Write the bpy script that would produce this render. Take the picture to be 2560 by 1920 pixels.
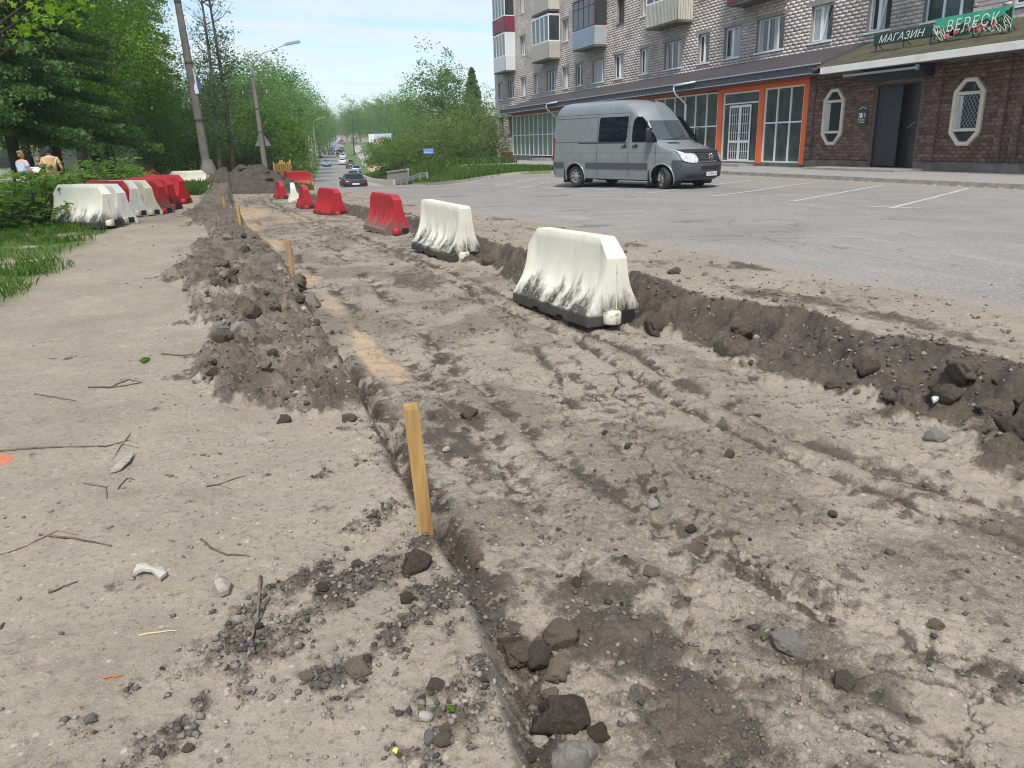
import bpy, bmesh, math, random
import numpy as np
from mathutils import Matrix, Vector

# ---------------------------------------------------------------- camera, sky, sun, exposure
for o_ in list(bpy.data.objects): bpy.data.objects.remove(o_)
S = bpy.context.scene
COL = S.collection
random.seed(7)
RNG = np.random.default_rng(7)
PITCH, ROLL, YAW, EYE, FPX = math.radians(17.477), .02606, math.atan2(.3197, .9475), 1.6, 1923.0
def _rz(v):
    c, s = math.cos(YAW), math.sin(YAW)
    return np.array([v[0]*c+v[1]*s, -v[0]*s+v[1]*c, v[2]])
_R0 = np.array([1, 0, 0.]); _U0 = np.array([0, math.sin(PITCH), math.cos(PITCH)]); _F0 = np.array([0, math.cos(PITCH), -math.sin(PITCH)])
CR = _rz(_R0*math.cos(ROLL)-_U0*math.sin(ROLL)); CU = _rz(_U0*math.cos(ROLL)+_R0*math.sin(ROLL)); CF = _rz(_F0)
CP = np.array([0, 0, EYE])
def ray(u, v): return CF+CR*(u-1280)/FPX-CU*(v-960)/FPX
def pz(u, v, z=0.): d = ray(u, v); return CP+d*(z-CP[2])/d[2]      # surveyed point at a height
def pd(u, v, dist): return CP+ray(u, v)*dist                        # surveyed point at a distance
DS = 2560/2212
camd = bpy.data.cameras.new('camera'); cam = bpy.data.objects.new('camera', camd); COL.objects.link(cam)
camd.sensor_width = 36; camd.lens = FPX/2560*36; camd.clip_start = .1; camd.clip_end = 5000
cam.matrix_world = Matrix(((CR[0], CU[0], -CF[0], 0), (CR[1], CU[1], -CF[1], 0), (CR[2], CU[2], -CF[2], EYE), (0, 0, 0, 1)))
S.camera = cam
SUN_EL, SUN_AZ = math.radians(56), math.atan2(-.4, -.92)       # azimuth from +Y clockwise: behind and right of the camera
W = bpy.data.worlds.new('World'); S.world = W; W.use_nodes = True
nt = W.node_tree; nt.nodes.clear()
N = nt.nodes.new; Lk = nt.links.new
wo = N('ShaderNodeOutputWorld'); bg = N('ShaderNodeBackground'); bg.inputs[1].default_value = .125
sky = N('ShaderNodeTexSky'); sky.sky_type = 'NISHITA'; sky.sun_disc = False
sky.sun_elevation = SUN_EL; sky.sun_rotation = SUN_AZ; sky.air_density = 1.0; sky.dust_density = .6; sky.ozone_density = 1.2
tc = N('ShaderNodeTexCoord'); sep = N('ShaderNodeSeparateXYZ'); Lk(tc.outputs['Generated'], sep.inputs[0])
# thin cloud sheet: project the direction on a high plane
zc = N('ShaderNodeMath'); zc.operation = 'MAXIMUM'; zc.inputs[1].default_value = .04; Lk(sep.outputs[2], zc.inputs[0])
za = N('ShaderNodeMath'); za.operation = 'ADD'; za.inputs[1].default_value = .12; Lk(zc.outputs[0], za.inputs[0])
dv = N('ShaderNodeVectorMath'); dv.operation = 'DIVIDE'; Lk(tc.outputs['Generated'], dv.inputs[0])
cmb = N('ShaderNodeCombineXYZ')
for i_ in range(3): Lk(za.outputs[0], cmb.inputs[i_])
Lk(cmb.outputs[0], dv.inputs[1])
mp = N('ShaderNodeMapping'); mp.inputs['Scale'].default_value = (.55, 1.5, 1); mp.inputs['Rotation'].default_value = (0, 0, 1.05); mp.inputs['Location'].default_value = (2.3, .4, 0); Lk(dv.outputs[0], mp.inputs[0])
n1 = N('ShaderNodeTexNoise'); n1.inputs['Scale'].default_value = 1.1; n1.inputs['Detail'].default_value = 7; n1.inputs['Roughness'].default_value = .52; n1.inputs['Distortion'].default_value = .5; Lk(mp.outputs[0], n1.inputs['Vector'])
cr = N('ShaderNodeValToRGB'); cr.color_ramp.elements[0].position = .40; cr.color_ramp.elements[1].position = .66
cr.color_ramp.elements[0].color = (.14, .14, .14, 1); cr.color_ramp.elements[1].color = (.95, .95, .95, 1); Lk(n1.outputs[0], cr.inputs[0])
mx = N('ShaderNodeMixRGB'); Lk(cr.outputs[0], mx.inputs[0]); sk2 = N('ShaderNodeMixRGB'); sk2.blend_type = 'MULTIPLY'; sk2.inputs[0].default_value = 1; Lk(sky.outputs[0], sk2.inputs[1]); sk2.inputs[2].default_value = (.76, .84, .92, 1); Lk(sk2.outputs[0], mx.inputs[1]); mx.inputs[2].default_value = (4.3, 4.5, 4.55, 1)
Lk(mx.outputs[0], bg.inputs[0]); Lk(bg.outputs[0], wo.inputs[0])
sd = bpy.data.lights.new('sun', 'SUN'); sd.energy = 2.5; sd.angle = math.radians(12); sd.color = (1, .95, .87)
sun = bpy.data.objects.new('sun', sd); COL.objects.link(sun)
sdir = Vector((math.sin(SUN_AZ)*math.cos(SUN_EL), math.cos(SUN_AZ)*math.cos(SUN_EL), math.sin(SUN_EL)))
sun.rotation_euler = sdir.to_track_quat('Z', 'Y').to_euler(); sun.location = (20, -20, 60)
S.view_settings.view_transform = 'Standard'; S.view_settings.look = 'None'; S.view_settings.gamma = 1; S.view_settings.exposure = .80
S.view_settings.use_curve_mapping = False
S.render.resolution_x = 1024; S.render.resolution_y = 768
try:
    S.cycles.max_bounces = 6; S.cycles.transparent_max_bounces = 6; S.cycles.volume_bounces = 0; S.cycles.use_denoising = True; S.cycles.denoiser = 'OPENIMAGEDENOISE'; S.cycles.denoising_input_passes = 'RGB_ALBEDO_NORMAL'; S.cycles.denoising_prefilter = 'ACCURATE'; S.cycles.filter_width = 1.1
except Exception: pass

# ---------------------------------------------------------------- helpers
def link(name, mesh, mats=(), parent=None, loc=None):
    o = bpy.data.objects.new(name, mesh); COL.objects.link(o)
    for m in (mats if isinstance(mats, (list, tuple)) else [mats]):
        if m is not None: mesh.materials.append(m)
    if parent is not None: o.parent = parent
    if loc is not None: o.location = loc
    return o
def tag(o, label=None, cat=None, group=None, kind=None):
    if label: o['label'] = label
    if cat: o['category'] = cat
    if group: o['group'] = group
    if kind: o['kind'] = kind
    return o
def empty(name, loc=(0, 0, 0), rz=0, label=None, cat=None, group=None, parent=None):
    o = bpy.data.objects.new(name, None); COL.objects.link(o); o.location = loc; o.rotation_euler = (0, 0, rz); o.empty_display_size = .2
    if parent is not None: o.parent = parent
    return tag(o, label, cat, group)
def copy_tree(o, parent=None, own=None):
    c = o.copy(); COL.objects.link(c)
    if parent is not None: c.parent = parent
    for ch in o.children: copy_tree(ch, c)
    return c
class MB:
    def __init__(s): s.v = []; s.f = []; s.m = []
    def add(s, vs, fs, mi=0, M=None):
        b = len(s.v)
        if M is not None: vs = [tuple(M @ Vector(p)) for p in vs]
        s.v += [tuple(p) for p in vs]; s.f += [tuple(i+b for i in f) for f in fs]; s.m += [mi]*len(fs); return s
    def box(s, x0, x1, y0, y1, z0, z1, mi=0, M=None):
        v = [(x, y, z) for x in (x0, x1) for y in (y0, y1) for z in (z0, z1)]
        return s.add(v, [(0, 1, 3, 2), (4, 6, 7, 5), (0, 4, 5, 1), (2, 3, 7, 6), (0, 2, 6, 4), (1, 5, 7, 3)], mi, M)
    def bar(s, a, b, w, h=None, mi=0, up=(0, 0, 1)):
        a, b = Vector(a), Vector(b); h = h or w; d = (b-a).normalized(); u = Vector(up)
        if abs(d.dot(u)) > .95: u = Vector((1, 0, 0))
        r = d.cross(u).normalized(); u = r.cross(d)
        v = [p+r*i*w/2+u*j*h/2 for p in (a, b) for i, j in ((-1, -1), (1, -1), (1, 1), (-1, 1))]
        return s.add(v, [(3, 2, 1, 0), (4, 5, 6, 7), (0, 1, 5, 4), (1, 2, 6, 5), (2, 3, 7, 6), (3, 0, 4, 7)], mi)
    def tube(s, pts, rad, n=8, mi=0, cap=True):
        pts = [Vector(p) for p in pts]; k = len(pts)
        if not hasattr(rad, '__len__'): rad = [rad]*k
        vs = []; prev = None
        for i, p in enumerate(pts):
            d = (pts[min(i+1, k-1)]-pts[max(i-1, 0)]).normalized()
            if prev is None:
                u = Vector((0, 0, 1)) if abs(d.z) < .9 else Vector((1, 0, 0))
                r = d.cross(u).normalized()
            else:
                r = (prev-d*prev.dot(d)).normalized()
            prev = r; u = d.cross(r)
            for j in range(n):
                a = 2*math.pi*j/n; vs.append(p+(r*math.cos(a)+u*math.sin(a))*rad[i])
        fs = [(i*n+j, i*n+(j+1) % n, (i+1)*n+(j+1) % n, (i+1)*n+j) for i in range(k-1) for j in range(n)]
        if cap: fs += [tuple(range(n-1, -1, -1)), tuple((k-1)*n+j for j in range(n))]
        return s.add(vs, fs, mi)
    def prism(s, poly, h0, h1, mi=0, M=None, mc=None):   # polygon in xy, extruded in z
        n = len(poly); v = [(x, y, h0) for x, y in poly]+[(x, y, h1) for x, y in poly]
        s.add(v, [(i, (i+1) % n, n+(i+1) % n, n+i) for i in range(n)], mi, M)
        b = len(s.v)-2*n
        s.f += [tuple(b+i for i in range(n-1, -1, -1)), tuple(b+n+i for i in range(n))]; s.m += [mi if mc is None else mc]*2; return s
    def grid(s, fn, us, vs_, mi=0, flip=False):
        nu, nv = len(us), len(vs_)
        v = [fn(a, b) for a in us for b in vs_]
        fs = [(i*nv+j, (i+1)*nv+j, (i+1)*nv+j+1, i*nv+j+1) for i in range(nu-1) for j in range(nv-1)]
        if flip: fs = [f[::-1] for f in fs]
        return s.add(v, fs, mi)
    def lathe(s, prof, n=16, mi=0, M=None, axis='z'):
        v = []
        for r, z in prof:
            for j in range(n):
                a = 2*math.pi*j/n; v.append((r*math.cos(a), r*math.sin(a), z))
        k = len(prof)
        fs = [(i*n+j, i*n+(j+1) % n, (i+1)*n+(j+1) % n, (i+1)*n+j) for i in range(k-1) for j in range(n)]
        return s.add(v, fs, mi, M)
    def mesh(s, name='mesh', smooth=False):
        me = bpy.data.meshes.new(name); me.from_pydata(s.v, [], s.f)
        me.polygons.foreach_set('material_index', s.m)
        if smooth: me.polygons.foreach_set('use_smooth', [True]*len(s.f))
        me.update(); return me
    def obj(s, name, mats, parent=None, smooth=False, loc=None):
        return link(name, s.mesh(name, smooth), mats, parent, loc)
def fix_normals(o):
    b = bmesh.new(); b.from_mesh(o.data); bmesh.ops.remove_doubles(b, verts=b.verts, dist=1e-5); bmesh.ops.recalc_face_normals(b, faces=b.faces); b.to_mesh(o.data); b.free(); return o
def auto_smooth(o, ang=35):
    b = bmesh.new(); b.from_mesh(o.data)
    for f in b.faces: f.smooth = True
    a = math.radians(ang)
    for e in b.edges: e.smooth = not (len(e.link_faces) == 2 and e.calc_face_angle(0) > a)
    b.to_mesh(o.data); b.free(); return o
def np_mesh(name, V, Fq, attrs=None, smooth=False):
    me = bpy.data.meshes.new(name); V = np.asarray(V, np.float32); Fq = np.asarray(Fq, np.int32); k = Fq.shape[1]
    me.vertices.add(len(V)); me.vertices.foreach_set('co', V.ravel())
    me.loops.add(Fq.size); me.loops.foreach_set('vertex_index', Fq.ravel())
    me.polygons.add(len(Fq)); me.polygons.foreach_set('loop_start', np.arange(0, Fq.size, k, dtype=np.int32))
    if smooth: me.polygons.foreach_set('use_smooth', np.ones(len(Fq), bool))
    me.update(calc_edges=True)
    for a, d in (attrs or {}).items():
        at = me.attributes.new(a, 'FLOAT', 'POINT'); at.data.foreach_set('value', np.asarray(d, np.float32))
    return me

# ---------------------------------------------------------------- materials
def srgb(r, g, b):
    f = lambda c: (c/255/12.92) if c/255 <= .04045 else ((c/255+.055)/1.055)**2.4
    return (f(r), f(g), f(b))
def mat(name, col, rough=.6, metal=0., noise=None, bump=None, coat=0., spec=.5, rnd=0., stretch=None):
    """noise=(scale, colour2, low, high); bump=(scale, strength)"""
    m = bpy.data.materials.new(name); m.use_nodes = True; t = m.node_tree; b = t.nodes['Principled BSDF']; n = t.nodes.new; l = t.links.new
    b.inputs['Base Color'].default_value = (*col, 1); b.inputs['Roughness'].default_value = rough; b.inputs['Metallic'].default_value = metal
    b.inputs['Specular IOR Level'].default_value = spec
    if coat: b.inputs['Coat Weight'].default_value = coat; b.inputs['Coat Roughness'].default_value = .08
    tc = n('ShaderNodeTexCoord'); vec = tc.outputs['Object']
    if stretch:
        mp = n('ShaderNodeMapping'); mp.inputs['Scale'].default_value = stretch; l(vec, mp.inputs[0]); vec = mp.outputs[0]
    src = None
    if noise:
        x = n('ShaderNodeTexNoise'); x.inputs['Scale'].default_value = noise[0]; x.inputs['Detail'].default_value = 6; x.inputs['Roughness'].default_value = .62; l(vec, x.inputs['Vector'])
        r = n('ShaderNodeMapRange'); r.inputs[1].default_value = noise[2]; r.inputs[2].default_value = noise[3]; l(x.outputs[0], r.inputs[0])
        q = n('ShaderNodeMixRGB'); q.inputs[1].default_value = (*col, 1); q.inputs[2].default_value = (*noise[1], 1); l(r.outputs[0], q.inputs[0]); src = q.outputs[0]
    if rnd:
        oi = n('ShaderNodeObjectInfo'); hs = n('ShaderNodeHueSaturation'); rr = n('ShaderNodeMapRange'); rr.inputs[3].default_value = 1-rnd; rr.inputs[4].default_value = 1+rnd
        l(oi.outputs['Random'], rr.inputs[0]); l(rr.outputs[0], hs.inputs['Value'])
        if src is not None: l(src, hs.inputs['Color'])
        else: hs.inputs['Color'].default_value = (*col, 1)
        src = hs.outputs[0]
    if src is not None: l(src, b.inputs['Base Color'])
    if bump:
        x = n('ShaderNodeTexNoise'); x.inputs['Scale'].default_value = bump[0]; x.inputs['Detail'].default_value = 8; x.inputs['Roughness'].default_value = .65; l(vec, x.inputs['Vector'])
        bp = n('ShaderNodeBump'); bp.inputs['Strength'].default_value = bump[1]; bp.inputs['Distance'].default_value = .02; l(x.outputs[0], bp.inputs['Height']); l(bp.outputs[0], b.inputs['Normal'])
    return m
def leaf_mat(name, c1, c2, trans=.35, c3=None):
    m = bpy.data.materials.new(name); m.use_nodes = True; t = m.node_tree; b = t.nodes['Principled BSDF']; n = t.nodes.new; l = t.links.new
    at = n('ShaderNodeAttribute'); at.attribute_name = 'tint'
    r = n('ShaderNodeValToRGB'); r.color_ramp.elements[0].color = (*c1, 1); r.color_ramp.elements[1].color = (*c2, 1)
    if c3: e = r.color_ramp.elements.new(.9); e.color = (*c2, 1); r.color_ramp.elements[-1].color = (*c3, 1)
    l(at.outputs['Fac'], r.inputs[0])
    oi = n('ShaderNodeObjectInfo'); hs = n('ShaderNodeHueSaturation'); rr = n('ShaderNodeMapRange'); rr.inputs[3].default_value = .82; rr.inputs[4].default_value = 1.15
    l(oi.outputs['Random'], rr.inputs[0]); l(rr.outputs[0], hs.inputs['Value']); l(r.outputs[0], hs.inputs['Color'])
    l(hs.outputs[0], b.inputs['Base Color']); b.inputs['Roughness'].default_value = .6; b.inputs['Specular IOR Level'].default_value = .15
    tr = n('ShaderNodeBsdfTranslucent'); h2 = n('ShaderNodeMixRGB'); h2.blend_type = 'MULTIPLY'; h2.inputs[0].default_value = 1; l(hs.outputs[0], h2.inputs[1]); h2.inputs[2].default_value = (2.1, 1.8, 1.1, 1); l(h2.outputs[0], tr.inputs[0]); ms = n('ShaderNodeMixShader'); ms.inputs[0].default_value = trans
    l(b.outputs[0], ms.inputs[1]); l(tr.outputs[0], ms.inputs[2]); l(ms.outputs[0], t.nodes['Material Output'].inputs[0])
    return m
ORD = ['nearest', 'second', 'third', 'fourth', 'fifth', 'sixth', 'seventh', 'eighth', 'ninth', 'tenth', 'eleventh', 'twelfth', 'thirteenth', 'fourteenth', 'fifteenth', 'sixteenth', 'seventeenth', 'eighteenth']
def glass_mat(name, col=(.02, .025, .03), rough=.03):
    return mat(name, col, rough, spec=.8)

# ---------------------------------------------------------------- numpy noise
def _hash(ix, iy, seed):
    h = (ix.astype(np.int64)*374761393+iy.astype(np.int64)*668265263+seed*1442695041) & 0xFFFFFFFF
    h = ((h ^ (h >> 13))*1274126177) & 0xFFFFFFFF
    h = ((h ^ (h >> 16))*2246822519) & 0xFFFFFFFF
    return ((h ^ (h >> 15)) & 0xFFFFFF)/float(0xFFFFFF)
def vnoise(x, y, seed=0):
    x = np.asarray(x, float); y = np.asarray(y, float)
    ix = np.floor(x); iy = np.floor(y); fx = x-ix; fy = y-iy; ux = fx*fx*fx*(fx*(fx*6-15)+10); uy = fy*fy*fy*(fy*(fy*6-15)+10)
    def g(a, b):
        an = _hash(ix+a, iy+b, seed)*6.28318; return np.cos(an)*(fx-a)+np.sin(an)*(fy-b)
    n0 = g(0, 0)*(1-ux)+g(1, 0)*ux; n1 = g(0, 1)*(1-ux)+g(1, 1)*ux
    return (n0*(1-uy)+n1*uy)*1.5
def fbm(x, y, oct=4, seed=0, gain=.5):
    t = 0; a = 1.; s = 0
    for i in range(oct):
        t = t+a*vnoise(x*2**i+i*17.3, y*2**i-i*9.1, seed+i*31); s += a; a *= gain
    return t/s
def worley(x, y, seed=0):
    x = np.asarray(x, float); y = np.asarray(y, float); ix = np.floor(x); iy = np.floor(y)
    f1 = np.full(x.shape, 9.); f2 = np.full(x.shape, 9.); cid = np.zeros(x.shape)
    for a in (-1, 0, 1):
        for b in (-1, 0, 1):
            px = ix+a+_hash(ix+a, iy+b, seed); py = iy+b+_hash(ix+a, iy+b, seed+77); d = np.hypot(px-x, py-y)
            c = _hash(ix+a, iy+b, seed+133)
            n = d < f1; f2 = np.where(n, f1, np.minimum(f2, d)); cid = np.where(n, c, cid); f1 = np.where(n, d, f1)
    return f1, f2, cid
def sst(x, a, b):
    t = np.clip((x-a)/(b-a), 0, 1); return t*t*(3-2*t)
def itp(s, pts):
    return np.interp(s, [p[0] for p in pts], [p[1] for p in pts])
# ---------------------------------------------------------------- ground shape
def road_c(s): return itp(s, [(-20, 9), (0, 9), (30, 8.2), (48, 7.9), (66, 8.6), (117, 13.8), (193, 22.2), (256, 29.5), (330, 38.8), (404, 47.7), (900, 108)])
def road_z(s): return itp(s, [(-30, .25), (9, .25), (14, .19), (22, -.07), (30, -.27), (36, -.42), (44, -.68), (50, -.89), (55, -1.09), (62, -1.85), (75, -2.35), (95, -2.95), (120, -3.3), (150, -3.3), (181, -2.95), (200, -2.4), (242, -1.2), (310, .9), (380, 2.7), (450, 3.6), (600, 4.3), (900, 5)])
def right_z(s): return itp(s, [(-30, 0), (31, -.03), (74, -.2), (90, -.6), (120, -2.), (150, -2.4), (200, -1.5), (300, 1.5), (380, 3.), (900, 6)])
def left_z(s): return itp(s, [(-30, 0.0), (8, .02), (13, .08), (18, .12), (26, .08), (36, 0), (45, -.1), (60, -.8), (80, -1.6), (120, -2.4), (181, -2.4), (242, -.9), (310, 1.2), (380, 3), (900, 6)])
def edge_l(s): return itp(s, [(-20, 6.2), (2.5, 5.6), (4, 5.42), (6.5, 5.2), (8.3, 5.08), (14.4, 4.87), (19.5, 4.8), (27, 5.0), (34.9, 5.0), (48, 4.5), (66, 5.3), (117, 10.4), (193, 18.8), (256, 26.1), (330, 35.4), (404, 44.4), (900, 104)])
def edge_r(s): return itp(s, [(-20, 20.6), (37.5, 20.6), (38.6, 18.6), (39.6, 16.2), (40.2, 13.2), (42.5, 11.6), (47, 11.3), (66, 12.0), (117, 17.2), (193, 25.6), (256, 32.9), (330, 42.2), (404, 51), (900, 112)])
def dome(f, r): return np.sqrt(np.clip(1-(f/r)**2, 0, 1))
def rim_o(s): return itp(s, [(0, 4.9), (3.2, 4.42), (3.8, 4.45), (4.2, 4.2), (5, 4.0), (6, 3.86), (7.2, 3.78), (10, 3.42), (12.5, 3.5), (19.4, 3.7), (24.8, 3.3), (34.7, 3.2)])
def toe_o(s): return itp(s, [(0, 4.1), (2.6, 3.6), (3.5, 3.5), (4.1, 3.34), (6, 3.25), (8, 3.1), (12, 2.95), (18.8, 3.04), (25.3, 2.77), (36.8, 2.8)])
def cut_o(s): return itp(s, [(0, .42), (1.57, .53), (2.3, .62), (2.9, .59), (5, .58), (9, .5), (12, .43), (15.6, .12), (23.6, -.26), (34, -.4)])
def bed_z(s): return itp(s, [(0, -.02), (10, -.02), (16, -.11), (22, -.30), (30, -.48), (44, -.85)])
RUTS = [([(0.5, 4.1), (1.5, 3.6), (2.2, 3.18), (2.4, 3.05), (2.8, 2.9), (3.4, 2.77), (4.3, 2.76), (5.5, 2.8), (7.5, 2.68), (12, 2.4), (20, 1.9), (33, 1.3)], .085, .036),
        ([(0.5, 3.6), (1.5, 3.1), (2.4, 2.72), (3.4, 2.5), (4.3, 2.48), (5.5, 2.55), (7.5, 2.42), (12, 2.2), (20, 1.6), (33, 1.0)], .05, .03),
        ([(0.5, 1.3), (1.3, 1.19), (2, 1.15), (2.7, 1.1), (4.1, 1.21), (5.5, 1.11), (9.4, .9), (20, .4), (33, .2)], .10, .024),
        ([(0.5, 1.5), (1.3, 1.7), (2.2, 1.45), (3.3, 1.72), (5, 2.03), (9.6, 2.5), (14, 2.0), (33, .9)], .05, .02),
        ([(0.4, 2.9), (1.2, 2.25), (1.8, 1.85), (2.4, 1.62), (3.2, 1.5), (4, 1.4), (33, 1.4)], .09, .024)]
def bank_u(o, s): return (o-toe_o(s))/(rim_o(s)-toe_o(s))+.60*fbm(s*.9, o*.5, 3, 19)+.20*fbm(s*3.1, o*3.1, 3, 23)
def base(o, s):
    o = np.asarray(o, float); s = np.asarray(s, float)
    zr, zb, zl = road_z(s), right_z(s), left_z(s); c = road_c(s)
    r0 = np.where(s < 48, itp(s, [(36, 9), (48, 10.9)]), c+3.7); r1 = np.where(s < 48, itp(s, [(36, 14), (48, 15.5)]), c+9.)
    wr = sst((o-r0)/(r1-r0), 0, 1)
    z = zr*(1-wr)+zb*wr
    l0 = np.where(s < 44, -3., c-3.7); 
    wl_far = sst(c-3.6-o, 0, 4.0); z_far = z*(1-wl_far)+zl*wl_far
    u = bank_u(o, s); t = .32*sst(u, -.05, .6)+.68*sst(u, .58, 1.02)
    lm = sst(cut_o(s)-o, -.04, .04); bed = bed_z(s)*(1-lm)+(.05+(left_z(s)))*lm
    z_near = np.where(o < 6, bed*(1-t)+z*t, z)
    k = sst(s, 36, 48)
    return z_near*(1-k)+z_far*k
def ground(o, s, full=False):
    """height, and the soil masks when full"""
    o = np.asarray(o, float); s = np.asarray(s, float); z = base(o, s)
    near = 1-sst(s, 36, 46); el, er, toe, rim, cut = edge_l(s), edge_r(s), toe_o(s), rim_o(s), cut_o(s)
    wob = .10*fbm(s*1.7, o*.3, 3, 5); wob2 = .22*fbm(o*1.3, s*.9, 4, 9)
    on_road = sst(o-el-wob2, -.05, .15)
    bedm = near*sst(o-cut, -.02, .06)*(1-sst(o-toe-wob, -.15, .05))
    lft = near*sst(cut-o, -.03, .05)
    bank = near*sst(o-toe-wob, -.12, .08)*(1-sst(o-rim-wob, -.12, .06))
    shoulder = near*sst(o-rim-wob, -.1, .1)*(1-on_road)
    f1, f2, cid = worley(o*5.2, s*5.2, 3); g1, g2, gid = worley(o*11, s*11, 8); k1, k2, kid = worley(o*24, s*24, 18)
    big = fbm(o*.8, s*.8, 4, 21); med = fbm(o*3.1, s*3.1, 4, 31); fine = fbm(o*12, s*12, 4, 41, .6)
    # bed: beaten flat plates, dried cracks, chips, ruts
    h1, h2, hid = worley(o*2.3+.25*med, s*2.3+.25*fine, 28); c1, c2, c3 = worley(o*9+fine, s*9, 38); e1, e2, e3 = worley(o*21, s*21, 48)
    pm = sst(fbm(o*.8, s*.8, 3, 51), -.12, .3); rough = sst(fbm(o*.6+3, s*.6, 4, 53, .6), -.25, .3)
    crack = np.maximum(np.clip(.055-(h2-h1), 0, .055)/.055*pm, np.clip(.09-(f2-f1), 0, .09)/.09*pm*sst(med, -.1, .2)*.8)
    rid = 1-2*np.abs(fbm(o*2.6, s*4.2, 4, 57, .6))
    dz = bedm*(.035*big+.022*med+.007*fine+.012*(hid-.5)*pm+.010*(c3-.5)*rough+.006*(e3-.5)*rough+.020*(rid-.6)*rough*.8-.016*crack+.008*dome(c1, .4)*(c3 > .8)*rough+.005*dome(k1, .4)*(kid > .8))
    dark = bedm*np.clip(.75*sst(fbm(o*1.3, s*1.1, 5, 61, .65)+.35*fine, .16, .42)*rough+.95*crack+.6*sst(fine+.5*med+.5*(c3-.5), .16, .42), 0, 1)  # cracks also darkened in colour, standing in for the shade inside them
    for i, (pl, w, d) in enumerate(RUTS):
        ro = itp(s, pl)+.09*fbm(s*.8, s*0+i, 3, 70+i)+.03*fbm(s*4, o*3, 2, 75+i); w = w*(.8+.5*fbm(s*1.5, s*0, 2, 84+i))
        q = (o-ro)/w; tread = .75+.25*np.sin(s*44+np.abs(q)*2.2+4*med)
        br = sst(fbm(s*.5, o*0+i*3.3, 3, 80+i), -.5, -.05); br = np.maximum(br, .75) if i < 2 else br
        dz += bedm*br*(-d*np.exp(-q*q)*tread+.4*d*np.exp(-((np.abs(q)-1.9)/.8)**2)*(.6+fine+.4*(c3-.4)))
        dark = np.maximum(dark, bedm*br*.95*np.exp(-(q/1.3)**2)*sst(med+.9*fine+.3*(c3-.5), -.45 if i < 2 else -.3, .1 if i < 2 else .2))
    # tread prints of a wheel across the lower bed
    for (ax, ay, bx, by, wd) in [(.95, 2.75, 1.75, 1.35, .13), (1.35, 2.9, 2.1, 1.3, .13), (1.0, 4.9, 1.15, 3.0, .16), (2.15, 5.2, 2.0, 2.4, .12)]:
        L = math.hypot(bx-ax, by-ay); ux, uy = (bx-ax)/L, (by-ay)/L; tt = (o-ax)*ux+(s-ay)*uy; dd = (-(o-ax)*uy+(s-ay)*ux)/wd+.4*med
        mk = np.exp(-dd**4)*sst(tt, 0, .25)*(1-sst(tt, L-.25, L))*sst(med+.3, -.1, .3)*bedm
        lug = np.sin(tt*52+np.sign(dd)*.9*np.abs(dd)*3); dz += mk*(.008*np.clip(lug*1.6, -1, 1)*(.6+.6*fine)-.010); dark = np.maximum(dark, mk*(.35+.4*(lug < 0))*sst(fine, -.3, .2))
    for (bo, bs, ro_, rs, a) in [(1.02, 3.95, .26, .75, .8), (1.55, 1.75, .55, .4, .6), (1.05, 1.5, .4, .5, .75), (2.0, 9.5, .5, 1.2, .7), (2.3, 12.5, .35, 1.5, .7), (1.9, 15.5, .5, 1.5, .5), (1.0, 2.1, .35, .5, .8), (2.9, 2.0, .4, .5, .6), (1.9, 17.5, .8, 2., .5), (2.2, 3.1, .5, .4, .4), (1.5, 6.5, .4, .8, .4)]:
        q = np.exp(-((o-bo)/ro_)**2-((s-bs)/rs)**2)
        dark = np.maximum(dark, bedm*a*sst(q+.55*med+.55*fine+.25*(c3-.5), .35, .95)); dz += bedm*q*(.014*fine+.02*np.abs(med)-.01)
    # left walked path: soft lumps
    dz += lft*(.03*big+.014*med+.006*fine+.007*(e3-.5)*sst(fbm(o*1.5, s*1.5, 3, 89), 0, .3))
    fan = 0
    for (a, b, w, st) in [((-.95, 1.75), (.5, 3.05), .12, .9), ((-.42, 2.05), (.62, 2.82), .17, 1.1), ((-.1, 1.9), (.62, 2.42), .15, 1.1), ((-.75, 1.5), (-.1, 2.25), .16, .85), ((.12, 1.45), (.6, 1.95), .17, 1.1), ((.0, 3.45), (.5, 3.75), .12, .6), ((-.2, 3.7), (.45, 4.2), .1, .5)]:
        ax, ay = a; bx, by = b; L = math.hypot(bx-ax, by-ay); ux, uy = (bx-ax)/L, (by-ay)/L
        tt = (o-ax)*ux+(s-ay)*uy; dd = np.abs(-(o-ax)*uy+(s-ay)*ux)+.04*med
        fan = np.maximum(fan, st*np.exp(-(dd/w)**2)*sst(tt, -.1, .3)*(1-sst(tt, L-.1, L+.2)))
    fan = fan*lft
    fan = np.maximum(fan, lft*.75*np.exp(-((cut-.14-o)/.2)**2)*sst(s, 1.2, 1.8)*(1-sst(s, 4.3, 5.2))*sst(fbm(s*1.3, o*2, 3, 96), -.3, .2)); gm = sst(.62*fan+.62*med+.55*fine+.35*fbm(o*2.2+s*1.1, s*2.2-o*1.1, 3, 95), .30, .85)*sst(fan, .02, .3)
    dark = np.maximum(dark, lft*gm*.8); dz += gm*lft*(.004+.012*dome(k1, .5)*(kid > .45)+.012*fine)
    leftdark = lft*.5*sst(fbm(o*1.3, s*1.3, 5, 91, .6), .18, .5)*sst(o, -1.2, .3); dark = np.maximum(dark, leftdark)
    # edge of the cut and the crevice along it
    ce = o-cut-.10*fbm(s*2.4, s*0, 4, 97)-.03*fine
    cm = near*sst(s, 1.2, 1.6)*(1-sst(s, 5.2, 7))
    dz += cm*(.35+.65*sst(s, 2.5, 3.0))*(-.15*np.exp(-((ce-.07)/.05)**2)*sst(fbm(s*1.6, s*0+4, 2, 98), -.3, .15)+.025*np.exp(-((ce+.1)/.12)**2)*(1+fine))
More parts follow.
